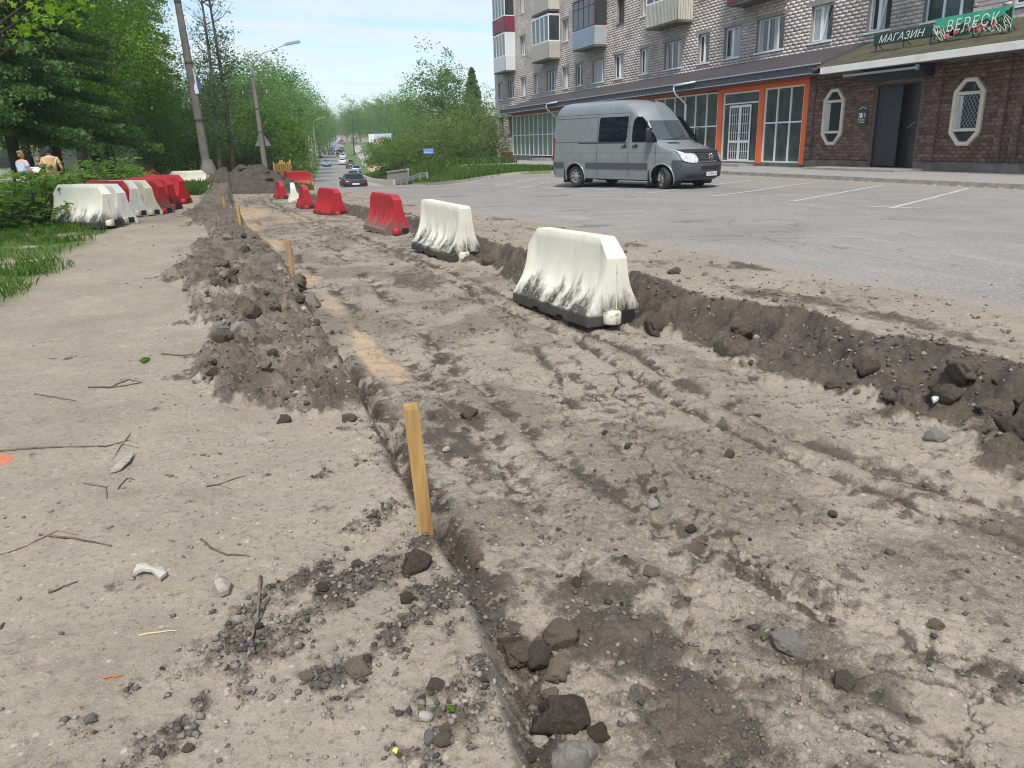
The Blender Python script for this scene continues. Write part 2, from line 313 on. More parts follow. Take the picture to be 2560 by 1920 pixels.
    dark = np.maximum(dark, cm*.9*np.exp(-((ce-.1)/.13)**2)*sst(med+fine, -.5, .0))
    # spoil windrow along the cut
    wl = itp(s, [(4.4, .1), (4.97, .5), (7.4, .55), (10.7, .8), (15.8, .35), (16.8, .55), (20, .65), (24, .45), (30, .5), (34, .6)]); wc = cut-wl*.92
    amp = itp(s, [(4.3, 0), (5.2, .09), (6.5, .17), (7.6, .22), (8.6, .08), (9.6, .12), (10.4, .2), (13.0, .3), (14.4, .06), (16, .12), (18.5, .24), (20.6, .05), (22, .15), (26, .12), (30, .08), (34, .08)])*(.8+.7*fbm(s*.9, o*1.2, 3, 101))
    q = (o-wc-.16*fbm(s*1.1, o*.8, 3, 103))/wl
    mound = np.clip(1-np.abs(q)**2.4, 0, 1)**.8*near*sst(s, 4.1, 5.0)
    clod = dome(g1, .5)*.03*(gid > .45)*(.5+gid)+dome(k1, .5)*.014*(kid > .35)+dome(f1, .48)*.065*(cid > .7)+.02*(c3-.5)+.010*(e3-.5)
    dz += mound*(amp*.34)+sst(mound, .02, .35)*(clod+.02*fine)
    sm = np.exp(-(np.maximum(np.abs(q)-.9, 0)/.4)**2)*near*sst(s, 4.2, 5.2)
    dark = np.maximum(dark, (.72+.5*med)*sst(mound*1.1+.9*med+.7*fine+sm*.38-.9*np.exp(-((s-8.9)/.5)**2)*(q < .3), .3, .8)*.85)
    # bank, hollow and shoulder
    uu = bank_u(o, s); hol = near*np.exp(-((uu-.62)/.16)**2)*(1-sst(s, 10, 22)*.7)
    dz += -.09*hol*sst(fbm(s*1.4, o*0, 3, 111), -.4, .2)
    low = near*sst(uu, -.25, .1)*(1-sst(uu, .75, .9))
    dz += low*(dome(f1, .5)*.09*(cid > .5)+dome(g1, .5)*.04*(gid > .3)+dome(k1, .5)*.012+.05*med+.03*fine)*(.6+.9*np.abs(fbm(s*.8, o*.5, 2, 113)))
    dz += near*sst(uu, .8, .95)*(1-sst(uu, 1.0, 1.25))*(.03*fine+.025*(c3-.5))
    dark = np.maximum(dark, near*sst(uu+.35*med+.2*fine, -.12, .12)*(1-sst(uu+.15*fine, .97, 1.12))*(.95-.3*sst(fbm(o*1.6, s*1.6, 3, 115)+.3*fine, .1, .5)))
    dz += shoulder*(.018*big+.016*med+.010*fine+.012*(c3-.5)+.016*dome(g1, .45)*(gid > .8))
    dark = np.maximum(dark, shoulder*.8*sst(fbm(o*1.2, s*.8, 4, 117, .6)+.3*fine, -.05, .45))
    # road surface: slight waves, potholes
    dz += on_road*(.012*fbm(o*.5, s*.5, 2, 120)+.002*fine)
    hole = 0
    for (ho, hs, a, b) in [(6.9, 16.0, .55, .16), (7.1, 14.0, .6, .14), (5.6, 12.1, .5, .2), (7.3, 11.8, .35, .12), (8.2, 15.2, .5, .12), (9.2, 15.0, .4, .1), (8.6, 14.1, .3, .12), (6.1, 19.5, .8, .2), (5.5, 24, .8, .3), (9.5, 24, .9, .3), (7.4, 27.5, 1., .3)]:
        hole = np.maximum(hole, np.exp(-(((o-ho)*.9475-(s-hs)*.32)/a)**2-(((o-ho)*.32+(s-hs)*.9475)/b)**2))
    hole = sst(hole+.25*med, .35, .7)*on_road
    dz += -.03*hole
    # verge left
    vg = sst(-2.35-o+.35*fbm(o*.7, s*.7, 3, 130)-.0*s, 0, .5)*(1-sst(s, 30, 40)); dz += vg*.05*big
    z = z+dz
    if not full: return z
    sand = 0
    for (bo, bs, ro_, rs, a) in [(.85, 6.2, .13, 1.0, .9), (.72, 10.2, .18, .5, .9), (.80, 8.3, .15, .9, .55), (.45, 15, .3, 1.6, .9), (.2, 20, .35, 2.2, .7), (.2, 27, .7, 5., .8), (.95, 5.5, .1, .35, .8), (1.3, 24, .6, 3, .4)]:
        q = np.exp(-((o-bo)/ro_)**2-((s-bs)/rs)**2); sand = np.maximum(sand, a*sst(q+.35*med+.12*fine, .35, .75))
    sand = sand*bedm
    red = sst(np.exp(-((o+1.45)/.2)**2-((s-4.42)/.13)**2)+.3*fine, .4, .65)*lft
    dust = np.maximum(1-sst(o-el-wob2*1.6, -.1, .75), 1-sst(er-o+1.2*fbm(o*.6, s*.6, 4, 140), .0, 2.2)*1.0)
    dust = np.maximum(dust, sst(fbm(o*.35, s*.9, 4, 142), .25, .55)*.4)
    grass = vg*sst(fbm(o*1.1, s*1.1, 4, 150)+.25+.1*(-2.4-o), .0, .2)
    return z, dict(dark=np.maximum(dark, .43*bedm*sst(big+.4*med, -.25, .2)), sand=sand, red=red, dust=np.clip(dust, 0, 1)*on_road, grass=grass, hole=hole, road=on_road, bank=bank, mound=sst(mound, .05, .4), fan=gm*lft, bed=bedm, left=lft)
def gz(o, s): return float(ground(np.array([o]), np.array([s]))[0])
def onz(u, v, z0=0., it=3):      # surveyed point on the built ground
    z = z0
    for _ in range(it): p = pz(u, v, z); z = gz(p[0], p[1])*.7+z*.3
    return p[0], p[1], z

# ---------------------------------------------------------------- ground materials
def soil_mat(name, asphalt=False, grassy=False):
    m = bpy.data.materials.new(name); m.use_nodes = True; t = m.node_tree; b = t.nodes['Principled BSDF']; n = t.nodes.new; l = t.links.new
    geo = n('ShaderNodeNewGeometry'); P = geo.outputs['Position']
    def noise(sc, det=5, ro=.6, dis=0., stretch=None):
        x = n('ShaderNodeTexNoise'); x.inputs['Scale'].default_value = sc; x.inputs['Detail'].default_value = det; x.inputs['Roughness'].default_value = ro; x.inputs['Distortion'].default_value = dis
        if stretch: mp = n('ShaderNodeMapping'); mp.inputs['Scale'].default_value = stretch; l(P, mp.inputs[0]); l(mp.outputs[0], x.inputs['Vector'])
        else: l(P, x.inputs['Vector'])
        return x.outputs[0]
    def rng(x, a, b_, c=0., d=1.):
        r = n('ShaderNodeMapRange'); r.inputs[1].default_value = a; r.inputs[2].default_value = b_; r.inputs[3].default_value = c; r.inputs[4].default_value = d; l(x, r.inputs[0]); return r.outputs[0]
    def mix(f, a, c, mode='MIX'):
        q = n('ShaderNodeMixRGB'); q.blend_type = mode
        if isinstance(f, float): q.inputs[0].default_value = f
        else: l(f, q.inputs[0])
        for i, x in ((1, a), (2, c)):
            if isinstance(x, tuple): q.inputs[i].default_value = (*x, 1)
            else: l(x, q.inputs[i])
        return q.outputs[0]
    def mth(op, a, c):
        q = n('ShaderNodeMath'); q.operation = op; q.use_clamp = True
        for i, x in ((0, a), (1, c)):
            if isinstance(x, float): q.inputs[i].default_value = x
            else: l(x, q.inputs[i])
        return q.outputs[0]
    def attr(a): x = n('ShaderNodeAttribute'); x.attribute_name = a; return x.outputs['Fac']
    nb, nm, nf, nx = noise(.9, 6, .62), noise(6, 6, .65), noise(34, 5, .65), noise(150, 3, .6)
    vo = n('ShaderNodeTexVoronoi'); vo.inputs['Scale'].default_value = 42; l(P, vo.inputs['Vector'])
    sc = n('ShaderNodeSeparateColor'); l(vo.outputs['Color'], sc.inputs[0])
    peb = mth('MULTIPLY', rng(sc.outputs[0], .94, .96), rng(vo.outputs['Distance'], .40, .25))
    pebd = mth('MULTIPLY', rng(sc.outputs[1], .90, .94), rng(vo.outputs['Distance'], .45, .3))
    light = mix(rng(nb, .3, .7), (.246, .210, .163), (.362, .314, .247))
    light = mix(rng(nm, .35, .7, 0., .6), light, (.225, .19, .15))
    light = mix(rng(nf, .5, .72, 0., .7), light, (.16, .136, .112)); light = mix(rng(nx, .56, .7, 0., .6), light, (.13, .112, .095)); light = mix(rng(nx, .42, .3, 0., .5), light, (.46, .40, .31))  # dark speckle painted in for the shade of small crevices
    light = mix(mth('MULTIPLY', peb, .55), light, (.46, .42, .36)); light = mix(mth('MULTIPLY', pebd, .6), light, (.12, .11, .10))
    dk = mix(rng(nm, .3, .7), (.050, .042, .034), (.105, .088, .071)); dk = mix(rng(nf, .5, .75, 0., .7), dk, (.15, .13, .108)); dk = mix(mth('MULTIPLY', peb, .55), dk, (.36, .34, .31))
    da = attr('dark'); da = mth('ADD', da, rng(nf, .3, .7, -.12, .12)); da = mth('ADD', da, rng(nx, .3, .7, -.15, .15)); soil = mix(rng(da, .15, .75), light, dk)
    sa = mth('MULTIPLY', attr('sand'), rng(nm, .32, .58, .25, .95)); soil = mix(sa, soil, mix(rng(nm, .3, .7), (.42, .285, .17), (.47, .345, .23)))
    soil = mix(mth('MULTIPLY', attr('red'), .85), soil, (.55, .16, .075))
    hgt = mth('ADD', mth('MULTIPLY', nf, .7), mth('MULTIPLY', nx, .5))
    col = soil; bs = .55; rough = .95
    if asphalt:
        a = mix(rng(nb, .3, .7), (.245, .234, .217), (.315, .30, .278)); a = mix(rng(noise(.25, 4, .6, .3, (1, .35, 1)), .42, .62, 0., .5), a, (.235, .225, .21))
        v2 = n('ShaderNodeTexVoronoi'); v2.inputs['Scale'].default_value = 75; l(P, v2.inputs['Vector']); s2 = n('ShaderNodeSeparateColor'); l(v2.outputs['Color'], s2.inputs[0])
        a = mix(rng(s2.outputs[0], 0., 1., 0., .4), a, (.10, .10, .105)); a = mix(rng(s2.outputs[1], .9, .97, 0., .75), a, (.46, .45, .43))
        a = mix(rng(nf, .5, .8, 0., .35), a, (.12, .12, .125)); a = mix(rng(noise(.16, 5, .65, .6, (1, .45, 1)), .5, .66, 0., .42), a, (.15, .145, .135)); a = mix(rng(noise(.9, 4, .7, .2, (1.6, .25, 1)), .56, .7, 0., .4), a, (.37, .34, .30))
        v3 = n('ShaderNodeTexVoronoi'); v3.feature = 'DISTANCE_TO_EDGE'; v3.inputs['Scale'].default_value = .55; mpv = n('ShaderNodeMapping'); mpv.inputs['Scale'].default_value = (1, .7, 1)
        av = n('ShaderNodeVectorMath'); av.operation = 'ADD'; xn = n('ShaderNodeTexNoise'); xn.inputs['Scale'].default_value = 1.3; xn.inputs['Detail'].default_value = 5; l(P, xn.inputs['Vector']); l(P, av.inputs[0]); l(xn.outputs['Color'], av.inputs[1]); l(av.outputs[0], mpv.inputs[0]); l(mpv.outputs[0], v3.inputs['Vector'])
        ck = mth('MULTIPLY', rng(v3.outputs['Distance'], .012, .004), rng(noise(.5, 3), .42, .6)); a = mix(mth('MULTIPLY', ck, .5), a, (.08, .08, .08))
        a = mix(mth('MULTIPLY', attr('hole'), .85), a, (.085, .08, .076))
        du = mth('MULTIPLY', attr('dust'), rng(nm, .25, .6, .45, 1.)); col = mix(du, a, mix(rng(nf, .35, .65), (.32, .275, .225), (.25, .215, .175)))
        bs = .3; rough = .97
    if grassy:
        g = mix(rng(nm, .3, .7), (.045, .085, .018), (.09, .14, .035)); g = mix(rng(nf, .5, .75), g, (.14, .12, .07)); col = mix(attr('grass'), soil, g)
    l(col, b.inputs['Base Color']); b.inputs['Roughness'].default_value = rough; b.inputs['Specular IOR Level'].default_value = .12
    bp = n('ShaderNodeBump'); bp.inputs['Strength'].default_value = bs; bp.inputs['Distance'].default_value = .012; l(hgt, bp.inputs['Height']); l(bp.outputs[0], b.inputs['Normal'])
    return m
M_soil = soil_mat('soil', grassy=True); M_asph = soil_mat('asphalt', True)
M_green = mat('grass_ground', (.06, .11, .022), .95, noise=(3, (.11, .16, .04), .35, .65), bump=(20, .6))
M_pave = mat('pavement', (.24, .23, .215), .92, noise=(2.5, (.32, .30, .27), .3, .7), bump=(40, .3))
M_pathr = mat('path_pinkish', (.36, .31, .27), .95, noise=(1.2, (.42, .37, .33), .3, .7))
M_sand = mat('orange_sand', (.55, .34, .19), .95, noise=(1.2, (.48, .32, .2), .3, .7))

# ---------------------------------------------------------------- ground mesh: a fan of rows from the camera's feet to the hills
def build_ground():
    rr = [.75]
    while rr[-1] < 950:
        r = rr[-1]; rr.append(r+max(.0085, min(.00085*r*r, .011*r)) if r < 60 else r*1.025)
    r = np.array(rr); na = 860+120
    a = YAW+np.radians(np.concatenate([np.linspace(-82, -45.5, 60), np.linspace(-45, 45, 860), np.linspace(45.5, 82, 60)]))
    A, Rr = np.meshgrid(a, r); o = Rr*np.sin(A); s = Rr*np.cos(A)
    z, at = ground(o, s, True)
    # kerb upstand: pavement and lawn stand above the road
    er = edge_r(s); lawn = (s > 38.7) & (s < 66) & (o > er+.12) & (o < itp(s, [(38, 19), (44, 17.6), (66, 15.5)]))
    pav = (o > 20.72) & (s < 90) & ~lawn
    z = z+np.where(pav, .13, 0)+np.where(lawn, .12+.10*sst(o-er, .1, 3), 0)+np.where((o > 14) & (s > 40) & (s < 90) & ~lawn & ~pav, .12, 0)
    nr = len(r); idx = np.arange(nr*na).reshape(nr, na)
    F = np.stack([idx[:-1, :-1], idx[:-1, 1:], idx[1:, 1:], idx[1:, :-1]], -1).reshape(-1, 4)[:, ::-1]
    fo = o.ravel()[F].mean(1); fs = s.ravel()[F].mean(1)
    rd = at['road'].ravel()[F].mean(1); e_r = edge_r(fs); c = road_c(fs)
    reg = np.zeros(len(F), int)                                                     # 0 soil / verge
    reg[(fs >= 46) & (fo < c-3.6)] = 2; reg[(fs >= 34) & (fo < -3)] = 2; reg[(fs > 36) & (fo > e_r)] = 2              # grass
    pv = pav.ravel()[F].mean(1) > .5; reg[pv] = 3
    reg[(fo > 14) & (fs > 40) & (fs < 90) & (lawn.ravel()[F].mean(1) < .5) & (fo > e_r+.1) & (fo > itp(fs, [(38, 19), (44, 17.6), (66, 15.5)]))] = 3
    reg[(rd > .5) & (fo < e_r) & ((fs < 46) | (fo > c-3.6))] = 1
    reg[(fs > 62) & (fs < 420) & (fo > c-9.4) & (fo < c-6.6)] = 4
    reg[(fs > 125) & (fs < 190) & (fo > c+6.2) & (fo < c+11)] = 5
    reg[(fs >= 190) & (fs < 330) & (fo > c+6.6) & (fo < c+9.2)] = 4
    V = np.stack([o, s, z], -1).reshape(-1, 3)
    for k, (nm, mt, keys) in enumerate([('dirt_ground', M_soil, ('dark', 'sand', 'red', 'grass')), ('road', M_asph, ('dark', 'sand', 'red', 'dust', 'hole')), ('grass_verge', M_green, ()), ('pavement', M_pave, ()), ('footpath', M_pathr, ()), ('sand_path', M_sand, ())]):
        f = F[reg == k]
        if not len(f): continue
        u, inv = np.unique(f, return_inverse=True); f = inv.reshape(f.shape)
        me = np_mesh(nm, V[u], f, {q: at[q].ravel()[u] for q in keys}, True)
        tag(link(nm, me, mt), kind='structure')
    # the land around, out to the horizon
    q = np.linspace(-1, 1, 90); gx = np.sign(q)*np.abs(q)**2.2*2200; X, Y = np.meshgrid(gx, gx)
    zz = np.where(np.hypot(X, Y) < 70, -4.5, -6.)+np.clip(np.hypot(X, Y)-900, 0, 1300)*.006
    ix = np.arange(8100).reshape(90, 90); Fq = np.stack([ix[:-1, :-1], ix[:-1, 1:], ix[1:, 1:], ix[1:, :-1]], -1).reshape(-1, 4)
    tag(link('land', np_mesh('land', np.stack([X, Y, zz], -1).reshape(-1, 3), Fq, None, True), M_green), kind='structure')
build_ground()
# ---------------------------------------------------------------- apartment building and its two shop extensions
def brick_mat(name, c1, c2, c3, attr):
    m = bpy.data.materials.new(name); m.use_nodes = True; t = m.node_tree; b = t.nodes['Principled BSDF']; n = t.nodes.new; l = t.links.new
    if attr: a = n('ShaderNodeAttribute'); a.attribute_name = 'tint'; f = a.outputs['Fac']
    else: a = n('ShaderNodeObjectInfo'); f = a.outputs['Random']
    r = n('ShaderNodeValToRGB'); r.color_ramp.elements[0].color = (*c1, 1); r.color_ramp.elements[1].color = (*c3, 1); e = r.color_ramp.elements.new(.55); e.color = (*c2, 1); l(f, r.inputs[0])
    g = n('ShaderNodeNewGeometry'); x = n('ShaderNodeTexNoise'); x.inputs['Scale'].default_value = .7; x.inputs['Detail'].default_value = 7; l(g.outputs['Position'], x.inputs['Vector'])
    mr = n('ShaderNodeMapRange'); mr.inputs[1].default_value = .3; mr.inputs[2].default_value = .7; mr.inputs[3].default_value = .72; mr.inputs[4].default_value = 1.15; l(x.outputs[0], mr.inputs[0])
    q = n('ShaderNodeMixRGB'); q.blend_type = 'MULTIPLY'; q.inputs[0].default_value = 1; l(r.outputs[0], q.inputs[1]); l(mr.outputs[0], q.inputs[2]); l(q.outputs[0], b.inputs['Base Color'])
    b.inputs['Roughness'].default_value = .9; b.inputs['Specular IOR Level'].default_value = .2
    return m
M_wb_i = brick_mat('grey_brick', (.50, .435, .405), (.565, .495, .46), (.62, .55, .515), False); M_wb_j = brick_mat('grey_brick_wall', (.50, .435, .405), (.565, .495, .46), (.62, .55, .515), True)
M_db_i = brick_mat('brown_brick', (.13, .08, .063), (.19, .12, .097), (.25, .17, .14), False); M_db_j = brick_mat('brown_brick_wall', (.13, .08, .063), (.19, .12, .097), (.25, .17, .14), True)
M_mort = mat('grey_mortar', (.24, .205, .19), .95, noise=(5, (.31, .27, .25), .3, .7)); M_mortd = mat('brown_mortar', (.24, .185, .155), .95, noise=(4, (.12, .09, .08), .35, .65))
M_pvc = mat('white_plastic', (.78, .80, .80), .35); M_conc = mat('concrete', (.33, .315, .29), .9, noise=(3, (.22, .21, .2), .35, .7), bump=(30, .3)); M_concd = mat('dark_plinth', (.10, .095, .09), .9, noise=(2, (.2, .185, .17), .4, .7), bump=(25, .4))
M_glass = glass_mat('window_glass', (.03, .04, .045)); M_glassg = mat('green_tinted_glass', (.20, .27, .235), .12, noise=(.6, (.14, .20, .18), .3, .7)); M_glassd = mat('dark_shop_glass', (.045, .06, .06), .06, noise=(.9, (.10, .125, .12), .35, .7))
M_curt = mat('curtain', (.5, .52, .52), .9, noise=(9, (.35, .37, .38), .4, .6), stretch=(1, 3, .1)); M_brn = mat('brown_wood', (.10, .045, .03), .6); M_orange = mat('orange_cladding', (.80, .135, .03), .45); M_orshade = mat('orange_beam_shaded', (.52, .10, .04), .5, noise=(.5, (.40, .085, .045), .3, .7))
M_roof = mat('dark_roof_sheet', (.038, .032, .036), .7, noise=(1.2, (.065, .055, .058), .35, .7)); M_fasc = mat('slate_cladding', (.055, .065, .085), .5); M_edge = mat('grey_edge_trim', (.32, .34, .37), .5)
M_moss = mat('mossy_roof', (.05, .045, .035), .95, noise=(1.6, (.085, .085, .03), .4, .65), bump=(9, 1.)); M_wfasc = mat('white_cladding', (.70, .70, .66), .6, noise=(1.4, (.55, .52, .44), .5, .75)); M_door = mat('dark_metal_door', (.022, .026, .034), .5, noise=(1.5, (.035, .038, .045), .3, .7)); M_cream = mat('cream_paint', (.62, .58, .47), .7, noise=(3, (.36, .28, .18), .58, .78)); M_intshade = mat('interior_shade_black', (.006, .006, .007), .8)
M_maroon = mat('maroon_sheet', (.20, .02, .055), .5); M_beige = mat('beige_siding', (.44, .40, .35), .6); M_bluegrey = mat('bluegrey_siding', (.24, .32, .40), .5); M_greys = mat('grey_siding', (.36, .37, .38), .55); M_cream2 = mat('cream_sheet', (.55, .53, .45), .6, noise=(.7, (.44, .42, .36), .4, .7)); M_whitesheet = mat('white_panel', (.66, .69, .70), .4)
M_brickred = mat('red_render', (.30, .10, .06), .9, noise=(2, (.2, .08, .055), .4, .7))

def wall_cells(mb, X, y0, y1, z0, z1, ops, depth, mi=0):
    ys = sorted({y0, y1, *[a for o in ops for a in o[:2] if y0 < a < y1]}); zs = sorted({z0, z1, *[a for o in ops for a in o[2:4] if z0 < a < z1]})
    for a, b in zip(ys, ys[1:]):
        for c, d in zip(zs, zs[1:]):
            if not any(o[0] <= (a+b)/2 <= o[1] and o[2] <= (c+d)/2 <= o[3] for o in ops):
                mb.add([(X, a, c), (X, b, c), (X, b, d), (X, a, d)], [(0, 3, 2, 1)], mi)
    for a, b, c, d in [o[:4] for o in ops]:
        v = [(x, y, z) for x in (X, X+depth) for y, z in ((a, c), (b, c), (b, d), (a, d))]
        mb.add(v, [(0, 1, 5, 4), (1, 2, 6, 5), (2, 3, 7, 6), (3, 0, 4, 7)], mi)
def lay_bricks(parent, X, y0, y1, z0, ztop, ops, L, H, J, mi_i, mi_j, n_ind, proud=.016, jit=.004, name='brick', margin=.03):
    rng = np.random.default_rng(3); bl = []
    row = 0; z = z0
    while z < ztop(y0)+99 and z+H < max(ztop(y0), ztop(y1)):
        iv = [(y0, y1)]
        for o in ops:
            if o[2]-margin < z+H and o[3]+margin > z:
                nv = []
                for a, b in iv:
                    if o[1] <= a or o[0] >= b: nv.append((a, b)); continue
                    if o[0] > a: nv.append((a, o[0]))
                    if o[1] < b: nv.append((o[1], b))
                iv = nv
        off = (L+J)/2 if row % 2 else 0.
        for a, b in iv:
            k = math.floor((a-y0-off)/(L+J)); y = y0+off+k*(L+J)
            while y < b:
                p, q = max(a, y)+.002, min(b-.002, y+L)
                if q-p > .05 and z+H < ztop((p+q)/2): bl.append((p, q, z, z+H, abs((q-p)-L) < .02))
                y += L+J
        z += H+J; row += 1
    bl.sort(key=lambda b: b[0])
    full = [b for b in bl if b[4] and b[0] > y0+.1][:n_ind]; fs = set(full); rest = [b for b in bl if b not in fs]
    me = None
    for b in full:
        if me is None:
            mb = MB(); mb.box(-proud, .01, -L/2, L/2, -H/2, H/2); me = mb.mesh('brick'); me.materials.append(mi_i)
        o = bpy.data.objects.new(name, me); COL.objects.link(o); o.parent = parent
        o.location = (X+rng.uniform(-jit, jit), (b[0]+b[1])/2+rng.uniform(-.004, .004), (b[2]+b[3])/2+rng.uniform(-.004, .004)); o.rotation_euler = (rng.uniform(-.006, .006), rng.uniform(-.006, .006), 0)
    B = np.array([b[:4] for b in rest]); n = len(B)
    xf = X-proud+rng.uniform(-jit, jit, n); xb = np.full(n, X+.005)
    V = np.zeros((n, 8, 3))
    for i, (xx, ya, za) in enumerate([(xf, 0, 2), (xf, 1, 2), (xf, 1, 3), (xf, 0, 3), (xb, 0, 2), (xb, 1, 2), (xb, 1, 3), (xb, 0, 3)]):
        V[:, i, 0] = xx; V[:, i, 1] = B[:, ya]+rng.uniform(-.004, .004, n); V[:, i, 2] = B[:, za]+rng.uniform(-.004, .004, n)
    fq = np.array([(0, 3, 2, 1), (0, 1, 5, 4), (1, 2, 6, 5), (2, 3, 7, 6), (3, 0, 4, 7)]); F = (np.arange(n)[:, None, None]*8+fq[None]).reshape(-1, 4)
    o = link('brickwork', np_mesh('brickwork', V.reshape(-1, 3), F, {'tint': np.repeat(rng.random(n), 8)}), mi_j, parent); tag(o, kind='stuff')
BX = 27.5
apt = empty('apartment_building', (BX, 50, 0), label='long grey brick apartment block with glazed balconies above the street shops', cat='building')
def rel(o): o.location = Vector(o.location)-Vector((BX, 50, 0)); return o
W2 = [(82.07, 83.46, 1), (78.27, 80.30, 2), (74.98, 76.31, 1), (71.54, 72.68, 1), (67.40, 69.48, 2), (64.43, 65.67, 1), (61.46, 62.93, 1), (57.51, 59.62, 3), (54.28, 55.79, 1), (50.55, 51.80, 1), (46.23, 48.41, 2), (43.11, 44.36, 1), (40.0, 41.59, 1), (36.2, 38.57, 2), (32.66, 34.22, 4), (29.04, 30.46, 4), (24.9, 27.31, 2), (21.80, 23.28, 1), (17.5, 19.2, 1), (13.2, 15.4, 2)]
OPS = [(a, b, 5.85, 7.5) for a, b, k in W2]
W3 = [(74.86, 76.3, 1), (64.41, 65.62, 1), (54.26, 55.44, 5), (50.6, 51.81, 1), (71.5, 72.7, 1), (61.4, 62.9, 1), (43.1, 44.4, 1), (32.7, 34.2, 1)]
OPS3 = [(a, b, 9.55, 11.2) for a, b, k in W3]
W4 = [(75.0, 76.3, 1), (64.4, 65.7, 1), (54.3, 55.5, 1)]
OPS4 = [(a, b, 13.28, 14.95) for a, b, k in W4]
W1 = [(82.1, 83.55, 5), (79.25, 80.67, 5)]
OPS1 = [(a, b, 2.33, 4.05) for a, b, k in W1]
ALL = OPS+OPS3+OPS4+OPS1
mb = MB(); wall_cells(mb, BX+.012, 9, 84.7, -1., 18.9, ALL, .34)
mb.add([(BX+.012, 84.7, -1), (BX+13, 84.7, -1), (BX+13, 84.7, 18.9), (BX+.012, 84.7, 18.9)], [(3, 2, 1, 0)]); mb.add([(BX+.012, 9, -1), (BX+13, 9, -1), (BX+13, 9, 18.9), (BX+.012, 9, 18.9)], [(0, 1, 2, 3)])
mb.add([(BX+13, 84.7, -1), (BX+13, 9, -1), (BX+13, 9, 18.9), (BX+13, 84.7, 18.9)], [(3, 2, 1, 0)])
rel(mb.obj('wall', M_mort, apt))
mb = MB(); mb.box(BX-.5, BX+13.3, 8.6, 85.1, 18.9, 19.3); rel(mb.obj('roof', M_concd, apt))
grp = empty('wall_front', (0, 0, 0), parent=None); bpy.data.objects.remove(grp)
ztop = lambda y: float(itp(y, [(9, 7.0), (21, 7.6), (45, 11.6), (70, 14.8), (85, 16.6)]))
class _P: pass
_before = set(bpy.data.objects)
zlow = [(73.3, -1.0)]
lay_bricks(apt, BX, 9, 84.7, 5.42, ztop, ALL, .40, .138, .024, M_wb_i, M_wb_j, 300)
def ztop2(y): return 5.42
lay_bricks(apt, BX, 74.0, 84.7, .55, ztop2, ALL, .40, .138, .024, M_wb_i, M_wb_j, 0)
for o in set(bpy.data.objects)-_before: rel(o)
mb = MB(); mb.box(BX-.02, BX+.1, 74, 84.7, -1, .55); rel(mb.obj('plinth', M_brickred, apt)); mb = MB(); mb.box(BX-.05, BX+.0, 83.2, 84.55, -.3, .5); rel(mb.obj('notice_panel', M_pvc, apt))

def window(parent, base, y0, y1, z0, z1, kind, X, lint=True, frame=M_pvc):
    """opening seen from -X; base is the parent's origin"""
    R = lambda o: setattr(o, 'location', Vector(o.location)-Vector(base)) or o
    xf = X+.17; mb = MB(); fw = .07
    mb.box(xf, xf+.08, y0, y1, z0, z0+fw); mb.box(xf, xf+.08, y0, y1, z1-fw, z1); mb.box(xf, xf+.08, y0, y0+fw, z0+fw, z1-fw); mb.box(xf, xf+.08, y1-fw, y1, z0+fw, z1-fw)
    if kind == 2: cuts = [.36, .70]
    elif kind == 3: cuts = [.70]
    elif kind == 5: cuts = [.6]
    else: cuts = [.42]
    cuts = [y0+(y1-y0)*(1-c) for c in cuts]; cuts.sort()
    for c in cuts: mb.box(xf-.004, xf+.08, c-.055, c+.055, z0+fw, z1-fw)
    if kind in (1, 4):
        c = cuts[0]; a, b = (c+.055, y1-fw)
        mb.box(xf-.02, xf, a, a+.05, z0+fw, z1-fw); mb.box(xf-.02, xf, b-.05, b, z0+fw, z1-fw); mb.box(xf-.02, xf, a+.05, b-.05, z0+fw, z0+fw+.06); mb.box(xf-.02, xf, a+.05, b-.05, z1-fw-.06, z1-fw)
    w = R(mb.obj('window', frame, parent)); ed = [y0+fw]+cuts+[y1-fw]
    for i, (a, b) in enumerate(zip(ed, ed[1:])):
        m2 = MB(); tilt = random.uniform(-.012, .012)
        m2.add([(xf+.04+tilt, a, z0+fw), (xf+.04, b, z0+fw), (xf+.04-tilt, b, z1-fw), (xf+.04+random.uniform(-.006, .006), a, z1-fw)], [(0, 3, 2, 1)])
        p = m2.obj('pane', M_glass, w)
        if random.random() < .55:
            m3 = MB(); cy = a+.0; wd = (b-a)*random.choice((.3, .45, .95)); q = random.random() < .5
            ya, yb = (a, a+wd) if q else (b-wd, b)
            m3.grid(lambda u, v: (xf+.031+.004*math.sin(u*34), u, v), np.linspace(ya+.01, yb-.01, 9), [z0+fw, z1-fw]); m3.obj('curtain', M_curt, w)
    mb = MB(); mb.box(X-.07, X+.17, y0-.06, y1+.06, z0-.07, z0-.0); mb.obj('window_sill', M_pvc if kind != 5 else M_concd, w)
    if lint: mb = MB(); mb.box(X-.024, X+.01, y0-.28, y1+.28, z1+.01, z1+.19); mb.obj('lintel', M_conc, w)
    if kind == 4:   # sash tilted inwards at the top is read as a leaning white frame
        mb = MB(); a, b = y0+fw, cuts[0]-.05; x0 = xf-.03
        for p, q in (((x0, b-.03, z0+.1), (x0+.0, b-.38, z1-.1)),): mb.bar(p, q, .05, .05)
        mb.obj('tilted_sash', M_pvc, w)
    return w
for (a, b, k) in W2: window(apt, (BX, 50, 0), a, b, 5.85, 7.5, k, BX)
for (a, b, k) in W3: window(apt, (BX, 50, 0), a, b, 9.55, 11.2, k, BX, frame=M_brn if k == 5 else M_pvc)
for (a, b, k) in W4: window(apt, (BX, 50, 0), a, b, 13.28, 14.95, k, BX)
for (a, b, k) in W1: window(apt, (BX, 50, 0), a, b, 2.33, 4.05, k, BX, lint=False, frame=M_brn)

